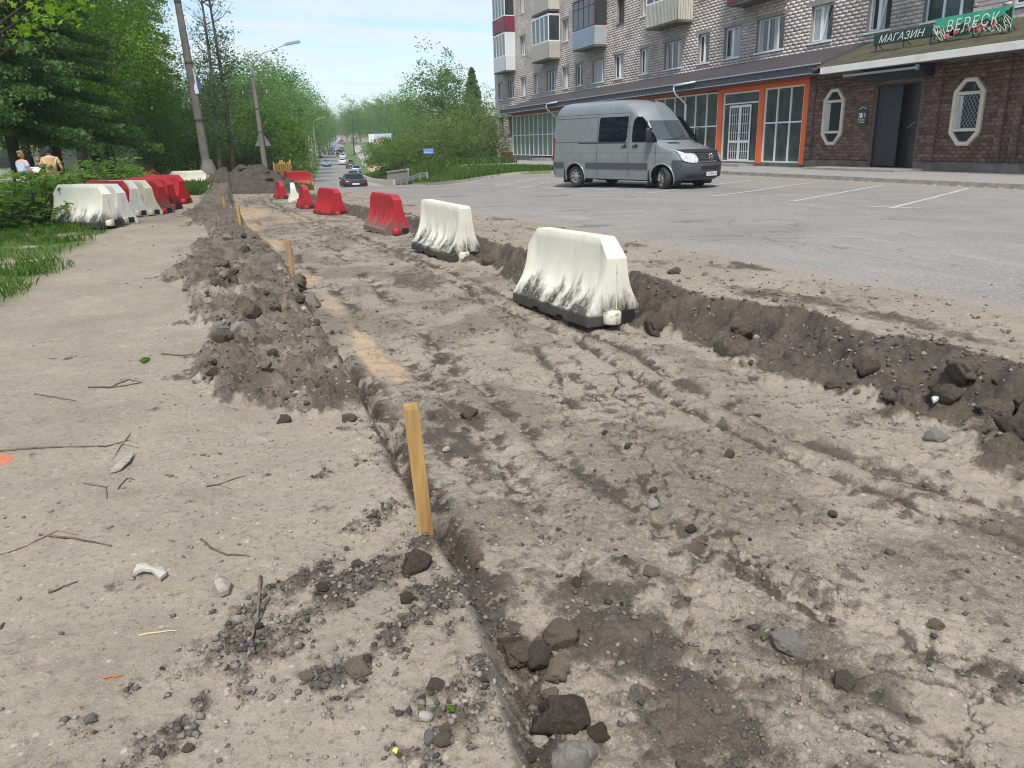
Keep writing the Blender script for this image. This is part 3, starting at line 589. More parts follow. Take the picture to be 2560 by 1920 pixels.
def balcony(y0, y1, z, par, parm, frm, side, label, glaz=True, style='h', sidem=None):
    X0 = BX-1.05; mb = MB(); mb.box(X0, BX, y0, y1, z-.02, z+.12); b = rel(mb.obj('balcony', M_concd, apt)); b['label'] = label
    zt = z+1.42; mb = MB()
    def face(a, c, xa, xb):     # one face of the parapet between two plan points, built of strips
        v = Vector((xb-xa, c-a, 0)); L = v.length; d = v/L; nrm = Vector((-d.y, d.x, 0))
        if nrm.x > 0 and abs(nrm.x) > .5: nrm = -nrm
        if abs(nrm.y) > .5: nrm = Vector((0, -1, 0))*(1 if a < (y0+y1)/2 else -1)
        if style == 'h':
            k = 9
            for i in range(k):
                za, zb = z+.12+i*(zt-z-.12)/k, z+.12+(i+1)*(zt-z-.12)/k
                p0, p1 = Vector((xa, a, za)), Vector((xb, c, za)); off = nrm*.035
                q = [p0+off, p1+off, Vector((xb, c, zb))+off*.3, Vector((xa, a, zb))+off*.3]
                mb.add([tuple(w) for w in q], [(0, 1, 2, 3)]); mb.add([tuple(p0), tuple(p1), tuple(p1+off), tuple(p0+off)], [(0, 1, 2, 3)])
        else:
            k = max(4, int(L/.17))
            for i in range(k):
                t0, t1 = i/k, (i+.8)/k; p0 = Vector((xa, a, z+.1)).lerp(Vector((xb, c, z+.1)), t0); p1 = Vector((xa, a, z+.1)).lerp(Vector((xb, c, z+.1)), t1); h = Vector((0, 0, zt-z-.1)); off = nrm*.03
                mb.add([tuple(p0+off), tuple(p1+off), tuple(p1+off+h), tuple(p0+off+h)], [(0, 1, 2, 3)])
                p2 = Vector((xa, a, z+.1)).lerp(Vector((xb, c, z+.1)), (i+1)/k); mb.add([tuple(p1), tuple(p2), tuple(p2+h), tuple(p1+h)], [(0, 1, 2, 3)])
                mb.add([tuple(p1+off), tuple(p1), tuple(p1+h), tuple(p1+off+h)], [(0, 1, 2, 3)])
    face(y0, y1, X0, X0); mb.obj('parapet', parm, b); 
    for yy in (y0, y1): mb = MB(); face(yy, yy, X0, BX); mb.obj('side_parapet', sidem or parm, b)
    zg = z+3.5
    if glaz:
        mb = MB(); e = .06
        for zz in (zt, zg-.08): mb.box(X0-.02, X0+e, y0, y1, zz, zz+.08); mb.box(X0+e, BX, y0, y0+e, zz, zz+.08); mb.box(X0+e, BX, y1-e, y1, zz, zz+.08)
        n = 4; ys = np.linspace(y0, y1-e, n+1)
        for y in ys: mb.box(X0-.015, X0+e, y, y+e, zt+.08, zg-.08)
        mb.box(BX-.06, BX, y0, y0+e, zt+.08, zg-.08); mb.box(BX-.06, BX, y1-e, y1, zt+.08, zg-.08)
        if side == 'transom': mb.box(X0-.012, X0+e, y0, y1, zg-.62, zg-.56)
        mb.obj('glazing_frame', frm, b)
        for i in range(n):
            m2 = MB(); m2.add([(X0+.02+random.uniform(-.01, .01), ys[i]+e, zt+.08), (X0+.02+random.uniform(-.01, .01), ys[i+1], zt+.08), (X0+.02, ys[i+1], zg-.08), (X0+.02+random.uniform(-.01, .01), ys[i]+e, zg-.08)], [(0, 3, 2, 1)]); m2.obj('pane', M_glass, b)
        if side == 'panel':
            m2 = MB(); m2.box(X0+e, BX-.06, y0+.01, y0+.05, zt+.08, zg-.08); m2.obj('side_panel', M_whitesheet, b)
        else:
            m2 = MB(); m2.add([(X0+e, y0+.02, zt+.08), (BX-.06, y0+.02, zt+.08), (BX-.06, y0+.02, zg-.08), (X0+e, y0+.02, zg-.08)], [(0, 1, 2, 3)]); m2.obj('side_pane', M_glass, b)
    mb = MB(); mb.box(X0-.03, BX, y0-.02, y1+.02, zg+.0, zg+.06); mb.obj('cover_strip', frm, b)
    return b
balcony(77.8, 81.6, 8.3, 0, M_whitesheet, M_pvc, 'panel', 'white balcony closed with plain panels', style='v'); balcony(77.8, 81.6, 11.9, 0, M_maroon, M_pvc, 'glass', 'maroon clad balcony with white glazing', style='v')
balcony(66.3, 70.3, 8.3, 0, M_beige, M_pvc, 'glass', 'beige sided balcony with white sliding glazing'); balcony(66.3, 70.3, 12.1, 0, M_cream2, M_greys, 'glass', 'balcony with cream upright ribbed sheets', style='v')
balcony(57.1, 61.1, 8.3, 0, M_bluegrey, M_brn, 'transom', 'bluegrey sided balcony with brown wooden glazing', sidem=M_greys); balcony(57.1, 61.1, 12.1, 0, M_greys, M_greys, 'glass', 'grey sided balcony under the roof', glaz=False)
balcony(45.1, 49.1, 8.35, 0, M_cream2, M_pvc, 'glass', 'balcony clad in cream upright sheets', style='v'); balcony(35.9, 39.9, 8.35, 0, M_maroon, M_pvc, 'glass', 'maroon ribbed balcony', style='v'); balcony(24.1, 28.1, 8.35, 0, M_beige, M_pvc, 'glass', 'beige balcony')

# ---- glazed shop: low extension with dark roof
SX = 25.5
gs = empty('glazed_shop', (SX, 50, 0), label='low glazed shop front with orange beam and dark sloping canopy roof', cat='shop')
def G(mb, name, m, parent=gs, base=(SX, 50, 0), smooth=False):
    o = mb.obj(name, m, parent, smooth)
    if parent in (gs,): o.location = Vector((0, 0, 0))-Vector(base)
    return o
mb = MB()
A = [(BX-.02, 72.2, 5.45), (BX-.02, 30.3, 5.5), (24.6, 29.85, 4.55), (24.6, 74.45, 4.55)]
mb.add(A, [(0, 1, 2, 3)]); mb.add([(BX-.02, 72.2, 5.45), (24.6, 74.45, 4.55), (BX-.02, 74.45, 4.55)], [(0, 1, 2)]); mb.add([(BX-.02, 30.3, 5.5), (BX-.02, 29.85, 4.55), (24.6, 29.85, 4.55)], [(0, 1, 2)])
G(mb, 'canopy_roof', M_roof); mb = MB(); mb.box(24.62, BX-.02, 29.9, 74.4, 4.12, 4.17); G(mb, 'soffit', M_fasc)
mb = MB(); k = 0; y = 29.86
mb.box(24.6, 24.63, 29.85, 74.45, 4.17, 4.545); mb.box(24.63, 27.4, 74.40, 74.45, 4.17, 4.545); mb.box(24.63, 27.4, 29.85, 29.9, 4.17, 4.545)
while y < 74.4: mb.box(24.575, 24.6, y, y+.09, 4.17, 4.50); y += .18
G(mb, 'fascia', M_fasc); mb = MB(); mb.box(24.55, 24.66, 29.8, 74.5, 4.5, 4.56); mb.box(24.56, 24.62, 29.84, 74.46, 4.14, 4.18); G(mb, 'edge_trim', M_edge)
mb = MB(); mb.box(SX+.3, BX, 31.0, 73.5, -.5, 4.1); G(mb, 'room_shade_box', M_intshade)  # solid black box stands in for the darkness of the unlit room
mb = MB(); mb.box(SX-.04, SX+.28, 31.3, 73.6, -.6, .28); G(mb, 'plinth', M_concd)
mb = MB(); mb.box(SX-.06, SX+.2, 40, 73.6, 3.95, 4.12); mb.box(SX-.06, SX+.2, 31.35, 40, 4.0, 4.12); G(mb, 'beam', M_orshade)  # the beam's orange is darkened in its colour for the shade there
for y0, y1 in ((31.35, 31.68), (34.70, 35.08), (38.32, 38.75)): mb = MB(); mb.box(SX-.07, SX+.2, y0, y1, .22, 4.0); G(mb, 'orange_post', M_orange)
mb = MB(); mb.box(SX-.065, SX+.2, 31.68, 34.70, 3.82, 4.0); mb.box(SX-.065, SX+.2, 35.08, 38.32, 3.82, 4.0); G(mb, 'orange_header', M_orange)
def glazing(y0, y1, z0, z1, n, rows, gm, name='display_window', fw=.07, dep=.1):
    mb = MB(); ys = np.linspace(y0, y1, n+1); zs = [z0]+[z0+(z1-z0)*r for r in rows]+[z1]; x = SX
    for i, y in enumerate(ys): w = fw if 0 < i < n else fw*1.3; c = min(max(y, y0+w/2), y1-w/2); mb.box(x, x+dep, c-w/2, c+w/2, z0, z1)
    for z in zs: c = min(max(z, z0+fw/2), z1-fw/2); mb.box(x-.004, x+dep-.004, y0, y1, c-fw/2, c+fw/2)
    w = G(mb, name, M_pvc)
    for i in range(n):
        for j in range(len(zs)-1):
            m2 = MB(); t = random.uniform(-.006, .006); m2.add([(x+.06+t, ys[i], zs[j]), (x+.06-t, ys[i+1], zs[j]), (x+.06, ys[i+1], zs[j+1]), (x+.06+t, ys[i], zs[j+1])], [(0, 3, 2, 1)])
            m2.obj('pane', gm, w)
    return w
glazing(31.7, 34.68, .28, 3.82, 3, [.535], M_glassd)
glazing(56.5, 73.45, .36, 3.93, 15, [.50], M_glassg); glazing(38.8, 56.3, .36, 3.93, 15, [.50], M_glassd)
# white barred double door
w = glazing(35.1, 38.3, .28, 3.8, 1, [.84], M_glassd, 'door_surround')
mb = MB(); z0, z1 = .3, 3.14
for a, b in ((35.75, 36.68), (36.7, 37.65)):
    for y in (a, b-.1): mb.box(SX-.03, SX-.006, y, y+.1, z0, z1)
    for z in (z0, 1.25, z1-.12): mb.box(SX-.032, SX-.006, a+.1, b-.1, z, z+.12)
    for i in range(1, 4): y = a+.1+(b-a-.2)*i/4; mb.box(SX-.028, SX-.008, y-.012, y+.012, z0+.12, z1-.12)
    for z in (.8, 1.75, 2.2, 2.65): mb.box(SX-.024, SX-.01, a+.1, b-.1, z, z+.022)
d = G(mb, 'barred_door', M_pvc); mb = MB(); mb.bar((SX-.07, 36.62, 1.5), (SX-.07, 36.62, 1.8), .03); mb.obj('handle', M_edge, d)
for y in (41.9, 62.0):
    mb = MB(); mb.tube([(24.5, y, 4.44), (24.5, y, 4.2), (24.62, y, 4.0), (25.25, y+.05, 3.55), (25.38, y+.05, 3.4), (25.38, y+.05, .3)], .055, 8); mb.bar((24.5, y-2.2, 4.50), (24.5, y, 4.44), .11, .09); G(mb, 'downspout', M_pvc, smooth=True)
for i, (a, b, z) in enumerate(((63, 66.5, .02), (63.2, 66.2, .17))): mb = MB(); mb.box(SX-1.1+.35*i, SX-.045, a, b, -.3, z); G(mb, 'entrance_step', M_conc)
mb = MB(); mb.box(SX-1.0, SX-.045, 35.2, 38.4, -.2, .2); G(mb, 'entrance_step', M_conc)

# ---- brick shop: brown brick with octagonal windows and a mossy roof
bs = empty('brick_shop', (SX, 25, 0), label='brown brick shop front with octagonal cream windows under a mossy roof', cat='shop')
def B(mb, name, m, parent=bs, smooth=False):
    o = mb.obj(name, m, parent, smooth)
    if parent is bs: o.location = (-SX, -25, 0)
    return o
def octo(y0, y1, z0, z1, c=.32): # octagon corner list in (y,z)
    cz = (z1-z0)*.19; cy = (y1-y0)*c; return [(y0, z0+cz), (y0+cy, z0), (y1-cy, z0), (y1, z0+cz), (y1, z1-cz), (y1-cy, z1), (y0+cy, z1), (y0, z1-cz)]
OC = [(28.99, 30.28, 1.10, 3.48), (22.02, 23.33, 1.05, 3.40), (16.2, 17.5, 1.05, 3.40)]
opsb = [(a+.13, b-.13, c+.42, d-.42) for a, b, c, d in OC]+[(24.95, 27.2, .2, 3.45)]
opsbr = []
for a, b, c, d in OC:
    opsbr += [(a+.04, b-.04, c+.4, d-.4), (a+.18, b-.18, c+.22, d-.22), (a+.34, b-.34, c+.04, d-.04)]
opsbr += [(24.9, 27.25, 0, 3.5)]
mb = MB(); wall_cells(mb, SX+.01, 12, 31.33, -.3, 4.15, opsb, .3); mb.add([(SX+.01, 31.33, -.3), (BX, 31.33, -.3), (BX, 31.33, 4.15), (SX+.01, 31.33, 4.15)], [(3, 2, 1, 0)]); B(mb, 'wall', M_mortd)
_before = set(bpy.data.objects)
pil = [(30.94, 31.30), (27.28, 28.2), (23.97, 24.33), (21.14, 21.38), (20.5, 20.75), (18.6, 18.85)]
lay_bricks(bs, SX, 12, 31.33, .47, lambda y: 4.02, opsbr+[(a, b, 0, 5) for a, b in pil], .30, .118, .022, M_db_i, M_db_j, 300)
for i, (a, b) in enumerate(pil):
    for zz in np.arange(.47, 3.9, .14):
        pass
for o in set(bpy.data.objects)-_before: o.location = Vector(o.location)-Vector((SX, 25, 0))
for a, b in pil:
    g0 = set(bpy.data.objects); mb = MB(); mb.box(SX-.1, SX+.0, a+.01, b-.01, .47, 4.0); p = B(mb, 'pilaster', M_mortd)
    lay_bricks(p, SX-.1, a, b, .48, lambda y: 4.0, [], max(.2, (b-a)/2-.03), .118, .022, M_db_i, M_db_j, 0)
mb = MB(); mb.box(SX-.05, SX+.2, 12, 24.85, -.4, .45); mb.box(SX-.05, SX+.2, 27.3, 31.3, -.4, .45); B(mb, 'plinth', M_concd)
for a, b, c, d in OC:
    o1, o2 = octo(a, b, c, d), octo(a+.13, b-.13, c+.14, d-.14); mb = MB(); v = []
    for x in (SX-.11, SX+.1): v += [(x, y, z) for y, z in o1]
    v += [(SX-.13, y, z) for y, z in octo(a+.05, b-.05, c+.05, d-.05)]; v += [(SX-.10, y, z) for y, z in o2]; v += [(SX+.16, y, z) for y, z in o2]
    for i in range(8):
        j = (i+1) % 8
        for p, q in ((8, 0), (0, 16), (16, 24), (24, 32)): mb.add([v[p+i], v[p+j], v[q+j], v[q+i]], [(0, 1, 2, 3)])
    w = B(mb, 'octagonal_window', M_cream); fix_normals(w)
    mb = MB()
    for z in (c+.50, d-.58): mb.box(SX-.09, SX+.05, a+.13, b-.13, z, z+.11)
    mb.box(SX-.06, SX+.05, a+.13, a+.2, c+.61, d-.58); mb.box(SX-.06, SX+.05, b-.2, b-.13, c+.61, d-.58); mb.obj('glazing_bar', M_cream, w)
    mb = MB(); mb.add([(SX-.03, y, z) for y, z in o2], [tuple(range(7, -1, -1))]); mb.obj('pane', M_glass, w)
    mb = MB(); mb.box(SX-.045, SX-.034, b-.42, b-.2, c+.62, d-.6); mb.obj('curtain', M_curt, w)
    if a < 25:
        mb = MB(); n = 7; ya, yb, za, zb = a+.2, b-.42, c+.62, d-.6
        def clip(p, q):
            t0, t1 = 0., 1.; dx, dz = q[0]-p[0], q[1]-p[1]
            for dd, lo, hi, s0 in ((dx, ya, yb, p[0]), (dz, za, zb, p[1])):
                if abs(dd) < 1e-9:
                    if not lo <= s0 <= hi: return None
                    continue
                u, v_ = (lo-s0)/dd, (hi-s0)/dd; u, v_ = min(u, v_), max(u, v_); t0, t1 = max(t0, u), min(t1, v_)
            return None if t0 >= t1 else ((p[0]+dx*t0, p[1]+dz*t0), (p[0]+dx*t1, p[1]+dz*t1))
        for k in range(-9, 12):
            for sg in (1, -1):
                r = clip((ya+k*.15 if sg > 0 else yb-k*.15, za), ((ya+k*.15)+1.4 if sg > 0 else (yb-k*.15)-1.4, za+2.0))
                if r: mb.bar((SX-.06, *r[0]), (SX-.06, *r[1]), .012)
        mb.obj('lattice_grille', M_edge, w)
mb = MB(); mb.box(SX-.0, SX+.25, 24.95, 25.02, .2, 3.45); mb.box(SX-.0, SX+.25, 27.13, 27.2, .2, 3.45); mb.box(SX-.002, SX+.25, 25.02, 27.13, 3.38, 3.45); B(mb, 'door_frame', M_door)
mb = MB(); mb.box(SX+.3, SX+1.6, 24.9, 27.3, .1, 3.5); B(mb, 'hall_shade_box', M_intshade)  # black box put in for the darkness seen through the door gap
mb = MB(); mb.box(SX+.04, SX+.09, 25.9, 27.12, .24, 3.37); 
for z in (.3, 3.25): mb.box(SX+.03, SX+.04, 25.95, 27.07, z, z+.06)
d = B(mb, 'metal_door', M_door)
M = Matrix.Translation((SX+.06, 25.03, 0)) @ Matrix.Rotation(math.radians(-24), 4, 'Z')
mb = MB(); mb.box(-.03, .02, 0, 1.0, .24, 3.37, 0, M); mb.box(-.05, -.03, .9, .98, .3, 3.3, 0, M); d2 = B(mb, 'metal_door', M_door); d2['label'] = 'leaf of the dark metal door standing ajar'
mb = MB(); mb.bar(M @ Vector((-.08, .9, 1.55)), M @ Vector((-.08, .9, 1.75)), .03); mb.bar(M @ Vector((-.05, .9, 1.7)), (SX-.3, 24.75, 1.95), .02); mb.obj('handle', M_edge, d2)
mb = MB(); mb.box(SX-.55, SX-.03, 24.4, 27.9, 3.58, 3.98); B(mb, 'door_canopy', M_door); mb = MB(); mb.tube([(24.3, 24.1, 3.86), (24.3, 27.9, 3.86)], .05, 8); mb.box(24.24, 24.36, 24.05, 24.13, 3.78, 3.96); B(mb, 'awning_roller', M_edge)
mb = MB(); nn = 60
mb.grid(lambda u, v: (BX-.02-u*3.28, v, 5.45-u*1.17+.03*float(fbm(u*5, v*1.3, 3, 5))+.05*float(vnoise(u*14, v*4, 9))*(u > .05)), np.linspace(0, 1, 26), np.linspace(12, 29.83, 110), flip=True); mr = B(mb, 'mossy_roof', M_moss, smooth=True)
mb = MB(); mb.box(24.14, 24.2, 12, 29.12, 4.02, 4.29); y = 12.05
while y < 29.1: mb.box(24.13, 24.14, y, y+.10, 4.03, 4.28); y += .115
B(mb, 'white_fascia', M_wfasc); mb = MB(); mb.box(24.2, BX-.02, 12, 29.84, 4.05, 4.09); mb.box(24.2, BX-.02, 29.78, 29.84, 4.09, 4.2); B(mb, 'soffit', M_concd)
mb = MB(); mb.box(SX-1.5, SX-.06, 24.3, 29.6, -.2, .19); B(mb, 'entrance_slab', M_conc)

# ---- signs on the roof and the house plate
FONT_X = -.004
def text_mesh(body, size, shear=0., ext=.0, spacing=1.):
    c = bpy.data.curves.new('lettering', 'FONT'); c.body = body; c.size = size; c.shear = shear; c.extrude = ext; c.space_character = spacing; c.resolution_u = 3
    o = bpy.data.objects.new('lettering', c); T_ = bpy.data.scenes.new('tmp'); T_.collection.objects.link(o); vl = T_.view_layers[0]; vl.update(); me = bpy.data.meshes.new_from_object(o.evaluated_get(vl.depsgraph)); bpy.data.objects.remove(o); bpy.data.scenes.remove(T_)
    return me
def fit_text(me, w, h):
    v = np.zeros(len(me.vertices)*3); me.vertices.foreach_get('co', v); v = v.reshape(-1, 3); lo, hi = v.min(0), v.max(0)
    v[:, 0] = (v[:, 0]-(lo[0]+hi[0])/2)*w/(hi[0]-lo[0]); v[:, 1] = (v[:, 1]-(lo[1]+hi[1])/2)*h/(hi[1]-lo[1]); me.vertices.foreach_set('co', v.ravel()); me.update(); return me
# text local x -> -Y (reading direction seen from -X), local y -> Z
TXT = Matrix(((0, 0, -1, 0), (-1, 0, 0, 0), (0, 1, 0, 0), (0, 0, 0, 1)))
M_sgreen = mat('sign_green', (.012, .05, .045), .5); M_sletter = mat('sign_letter', (.80, .80, .74), .5); M_banner = mat('banner_green', (.03, .30, .17), .45, noise=(1.2, (.06, .42, .28), .4, .6)); M_bdark = mat('banner_dark', (.012, .02, .014), .5); M_rose = mat('print_rose', (.62, .07, .09), .5, noise=(9, (.75, .30, .30), .45, .6)); M_leafp = mat('print_leaf', (.10, .28, .08), .5); M_steel = mat('rusty_steel', (.06, .045, .038), .7)
sg = empty('shop_sign', (25.4, 26.17, 5.2), label='dark green roof sign with pale lettering on the mossy shop roof', cat='sign')
mb = MB(); mb.box(0, .04, -1.45, 1.45, -.19, .20); mb.obj('board', M_sgreen, sg)
o = link('lettering', fit_text(text_mesh('МАГАЗИН', 1, .28), 2.3, .29), M_sletter, sg); o.matrix_local = Matrix.Translation((-.012, 0, .0)) @ TXT
mb = MB()
for y in (-1.4, -.1, 1.35): mb.bar((.06, y, -.65), (.06, y, .15), .04); mb.bar((.06, y, -.1), (.75, y-.1, -.62), .035)
mb.bar((.06, -1.45, -.19), (.06, 1.45, -.19), .04); mb.obj('frame', M_steel, sg)
bn = empty('banner_sign', (25.38, 22.98, 5.2), label='green banner with flowers and pale lettering beside the roof sign', cat='sign')
mb = MB(); mb.box(0, .04, -1.6, 1.6, -.36, .38); mb.obj('board', M_banner, bn)
rg = random.Random(4); mb = MB()
pts = [(-1.58, -.34), (1.58, -.34), (1.58, .06)]+[(1.58-3.16*t, .02+.06*math.sin(t*21)+.05*rg.uniform(-1, 1)+(.22*(t-.78)/.22 if t > .78 else 0)) for t in np.linspace(.03, 1, 40)]
mb.add([(-.004, y, z) for y, z in pts], [tuple(range(len(pts)-1, -1, -1))]); mb.obj('dark_ground', M_bdark, bn)
mb = MB()
for i in range(95):
    y, z = rg.uniform(-1.5, 1.5), rg.uniform(-.33, -.0); a = rg.uniform(0, 3.1); L, w = rg.uniform(.05, .13), rg.uniform(.02, .04); c, s_ = math.cos(a), math.sin(a)
    mb.add([(-.007, y-c*L, z-s_*L), (-.007, y+s_*w, z-c*w), (-.007, y+c*L, z+s_*L), (-.007, y-s_*w, z+c*w)], [(0, 1, 2, 3)], 0 if i % 3 else 1)
mb.obj('printed_leaves', [M_leafp, M_sletter], bn)
mb = MB()
for i in range(17):
    y, z = rg.uniform(-1.0, 1.1), rg.uniform(-.28, -.05); r = rg.uniform(.05, .10); n = 9
    mb.add([(-.010, y+r*math.cos(2*math.pi*k/n)*rg.uniform(.8, 1.1), z+r*math.sin(2*math.pi*k/n)*rg.uniform(.8, 1.1)) for k in range(n)], [tuple(range(n))])
mb.obj('printed_roses', M_rose, bn)
mb = MB()
for sgn in (-1, 1):
    for i in range(6):
        y0_, z0_ = sgn*rg.uniform(1.1, 1.5), rg.uniform(-.3, .05); pp = [(-.012, y0_+.16*math.cos(t*1.3+i)*t*.5, z0_+.14*math.sin(t*1.7+i)) for t in np.linspace(0, 3, 9)]
        for p, q in zip(pp, pp[1:]): mb.bar(p, q, .02, .004)
mb.obj('printed_scrolls', M_sletter, bn)
o = link('lettering', fit_text(text_mesh('ВЕРЕСК', 1, .12, spacing=1.25), 2.15, .40), M_sletter, bn); o.matrix_local = Matrix.Translation((-.014, -.05, .06)) @ TXT
mb = MB()
for y in (-1.5, -.1, 1.35): mb.bar((.06, y, -.95), (.06, y, .3), .04); mb.bar((.06, y, -.2), (.9, y-.1, -.75), .035)
mb.obj('frame', M_steel, bn)
hp = empty('house_plate', (SX-.135, 27.74, 2.27), label='small dark green house number plate between the octagonal window and the metal door', cat='sign')
mb = MB(); pl = [(-.26, -.36), (.26, -.36), (.26, .24), (.2, .28), (.12, .29), (.06, .38), (-.06, .38), (-.12, .29), (-.2, .28), (-.26, .24)]
mb.add([(x, y, z) for x in (-.03, 0) for y, z in pl], [tuple(range(9, -1, -1))]+[(i, (i+1) % 10, 10+(i+1) % 10, 10+i) for i in range(10)]); fix_normals(mb.obj('board', M_sgreen, hp))
mb = MB(); mb.box(-.036, -.031, .02, .13, -.08, .12); 
for z in (-.16, -.21, -.27): mb.box(-.036, -.031, -.15, .12, z, z+.018)
for i in range(6): mb.box(-.036, -.031, .16, .21, -.22+.065*i, -.19+.065*i)
mb.tube([(-.034, .2, .28), (-.034, .1, .32), (-.034, 0, .36), (-.034, -.1, .32), (-.034, -.2, .28)], .014, 5); mb.obj('printed_marks', M_sletter, hp)
o = link('lettering', fit_text(text_mesh('19', 1), .17, .2), M_sletter, hp); o.matrix_local = Matrix.Translation((-.036, -.09, .02)) @ TXT
# ---- kerb of single stones along the shop pavement, and the lawn's kerb
kb = empty('kerb', (20.6, 24, 0), label='concrete kerb of long stones along the shop pavement', cat='kerb'); mk = MB(); mk.box(-.08, .08, -.492, .492, -.2, .0); mk = mk.mesh('kerbstone'); mk.materials.append(M_conc)
for i in range(30):
    y = 8.5+i; o = bpy.data.objects.new('kerbstone', mk); COL.objects.link(o); o.parent = kb
    o.location = (.06+random.uniform(-.008, .008), y-24, float(base(20.6, y))+.14+random.uniform(-.006, .006))
kb2 = empty('kerb', (13, 40, 0), label='curving concrete kerb around the lawn beside the road', cat='kerb'); pts = [(20.5, 38.0), (19.2, 38.5), (18.3, 38.8), (17.2, 39.3), (16.1, 39.75), (15.1, 40.0), (14.1, 40.2), (13.2, 40.35), (12.4, 41.2), (11.8, 42.3), (11.3, 43.8), (11.0, 45.5), (10.85, 47.5)]
for a, b in zip(pts, pts[1:]):
    mb = MB(); za, zb = float(base(*a))+.13, float(base(*b))+.13; d = (Vector((*b, zb))-Vector((*a, za))).normalized()*.012
    mb.bar(Vector((a[0]-13, a[1]-40, za-.1))+d, Vector((b[0]-13, b[1]-40, zb-.1))-d, .15, .22); mb.obj('kerbstone', M_conc, kb2)
# ---- painted parking lines, draped 4 mm above the asphalt
M_line = mat('line_paint', (.62, .61, .57), .8, noise=(11, (.30, .29, .275), .40, .60))
def drape(name, a, b, w, n=24):
    a, b = np.array(a, float), np.array(b, float); d = (b-a)/np.linalg.norm(b-a); pn = np.array([-d[1], d[0]])*w/2; t = np.linspace(0, 1, n)[:, None]; c = a+(b-a)*t
    P = np.concatenate([c-pn, c+pn]); z = base(P[:, 0], P[:, 1]); z = ground(P[:, 0], P[:, 1])+.006; V = np.column_stack([P, z]); F = [(i, i+1, n+i+1, n+i) for i in range(n-1)]
    tag(link(name, np_mesh(name, V, F), M_line), kind='structure')
for k in range(8):
    a = (13.65-.5*k, 13.8+2.75*k); drape('parking_line', a, (a[0]+6.3, a[1]+3.55), .11); drape('parking_line', (a[0]+.55, a[1]-.4), (a[0]-.1, a[1]+.55), .10, 8)
for s0 in (47, 52, 57, 63, 70, 80, 90): drape('road_line', (road_c(s0)+2.9, s0), (road_c(s0+2)+2.9, s0+2.), .10, 6)
# ---------------------------------------------------------------- water-filled barriers
def barrier_mat(name, c1, c2, grime, gc=(.018, .017, .016), hi=.5):
    """c1 plastic, c2 faded plastic, grime: height under which black road dirt clings"""
    m = bpy.data.materials.new(name); m.use_nodes = True; t = m.node_tree; b = t.nodes['Principled BSDF']; n = t.nodes.new; l = t.links.new
    tc = n('ShaderNodeTexCoord'); sp = n('ShaderNodeSeparateXYZ'); l(tc.outputs['Object'], sp.inputs[0])
    oi = n('ShaderNodeObjectInfo'); ad = n('ShaderNodeVectorMath'); ad.operation = 'ADD'; l(tc.outputs['Object'], ad.inputs[0]); l(oi.outputs['Random'], ad.inputs[1])
    def noise(sc, st, d=6, ro=.65):
        mp = n('ShaderNodeMapping'); mp.inputs['Scale'].default_value = st; l(ad.outputs[0], mp.inputs[0]); x = n('ShaderNodeTexNoise'); x.inputs['Scale'].default_value = sc; x.inputs['Detail'].default_value = d; x.inputs['Roughness'].default_value = ro; l(mp.outputs[0], x.inputs['Vector']); return x.outputs[0]
    def rng(x, a, b_, c=0., d=1.):
        r = n('ShaderNodeMapRange'); r.inputs[1].default_value = a; r.inputs[2].default_value = b_; r.inputs[3].default_value = c; r.inputs[4].default_value = d; l(x, r.inputs[0]); return r.outputs[0]
    def mth(op, a, c):
        q = n('ShaderNodeMath'); q.operation = op
        for i, x in ((0, a), (1, c)):
            if isinstance(x, float): q.inputs[i].default_value = x
            else: l(x, q.inputs[i])
        return q.outputs[0]
    def mix(f, a, c):
        q = n('ShaderNodeMixRGB'); l(f, q.inputs[0])
        for i, x in ((1, a), (2, c)):
            if isinstance(x, tuple): q.inputs[i].default_value = (*x, 1)
            else: l(x, q.inputs[i])
        return q.outputs[0]
    base = mix(rng(noise(2.2, (1, 1, 1)), .3, .7), c1, c2)
    base = mix(rng(noise(9, (1, 1, .35)), .56, .75, 0., .45), base, tuple(x*.55 for x in c2))
    g = mth('ADD', sp.outputs[2], mth('MULTIPLY', rng(noise(3.2, (1.6, 1, .35)), .3, .7, -1., 1.), .20)); g = mth('ADD', g, mth('MULTIPLY', rng(noise(26, (1, 1, .3), 5, .7), .3, .7, -1., 1.), .07))
    f = rng(g, grime, grime-.22, 0., .96); f = mth('MULTIPLY', f, rng(noise(40, (1, 1, 1), 4, .7), .30, .46, .35, 1.))
    if grime > .2: f = mth('MAXIMUM', f, rng(sp.outputs[2], .125, .085, 0., .93))
    col = mix(f, base, gc); l(col, b.inputs['Base Color']); b.inputs['Roughness'].default_value = .5; b.inputs['Specular IOR Level'].default_value = .35
    bp = n('ShaderNodeBump'); bp.inputs['Strength'].default_value = .15; bp.inputs['Distance'].default_value = .02; l(noise(7, (1, 1, 1)), bp.inputs['Height']); l(bp.outputs[0], b.inputs['Normal'])
    return m
WH1, WH2 = (.72, .70, .60), (.62, .59, .48); RD1, RD2 = (.43, .020, .028), (.32, .019, .025)
MB_white = barrier_mat('white_plastic_grimy', WH1, WH2, .31); MB_white2 = barrier_mat('white_plastic_very_grimy', WH1, WH2, .34); MB_wclean = barrier_mat('white_plastic_clean', (.72, .71, .66), (.66, .64, .56), .02); MB_cream = barrier_mat('cream_plastic', (.66, .61, .46), (.60, .55, .40), .0)
MB_red = barrier_mat('red_plastic', RD1, RD2, .20, (.04, .03, .03)); MB_redd = barrier_mat('red_plastic_dirty', RD1, (.30, .03, .03), .34, (.15, .125, .105)); MB_redc = barrier_mat('red_plastic_clean', RD1, RD2, .02); MB_redb = barrier_mat('red_plastic_black_foot', RD1, RD2, .34)
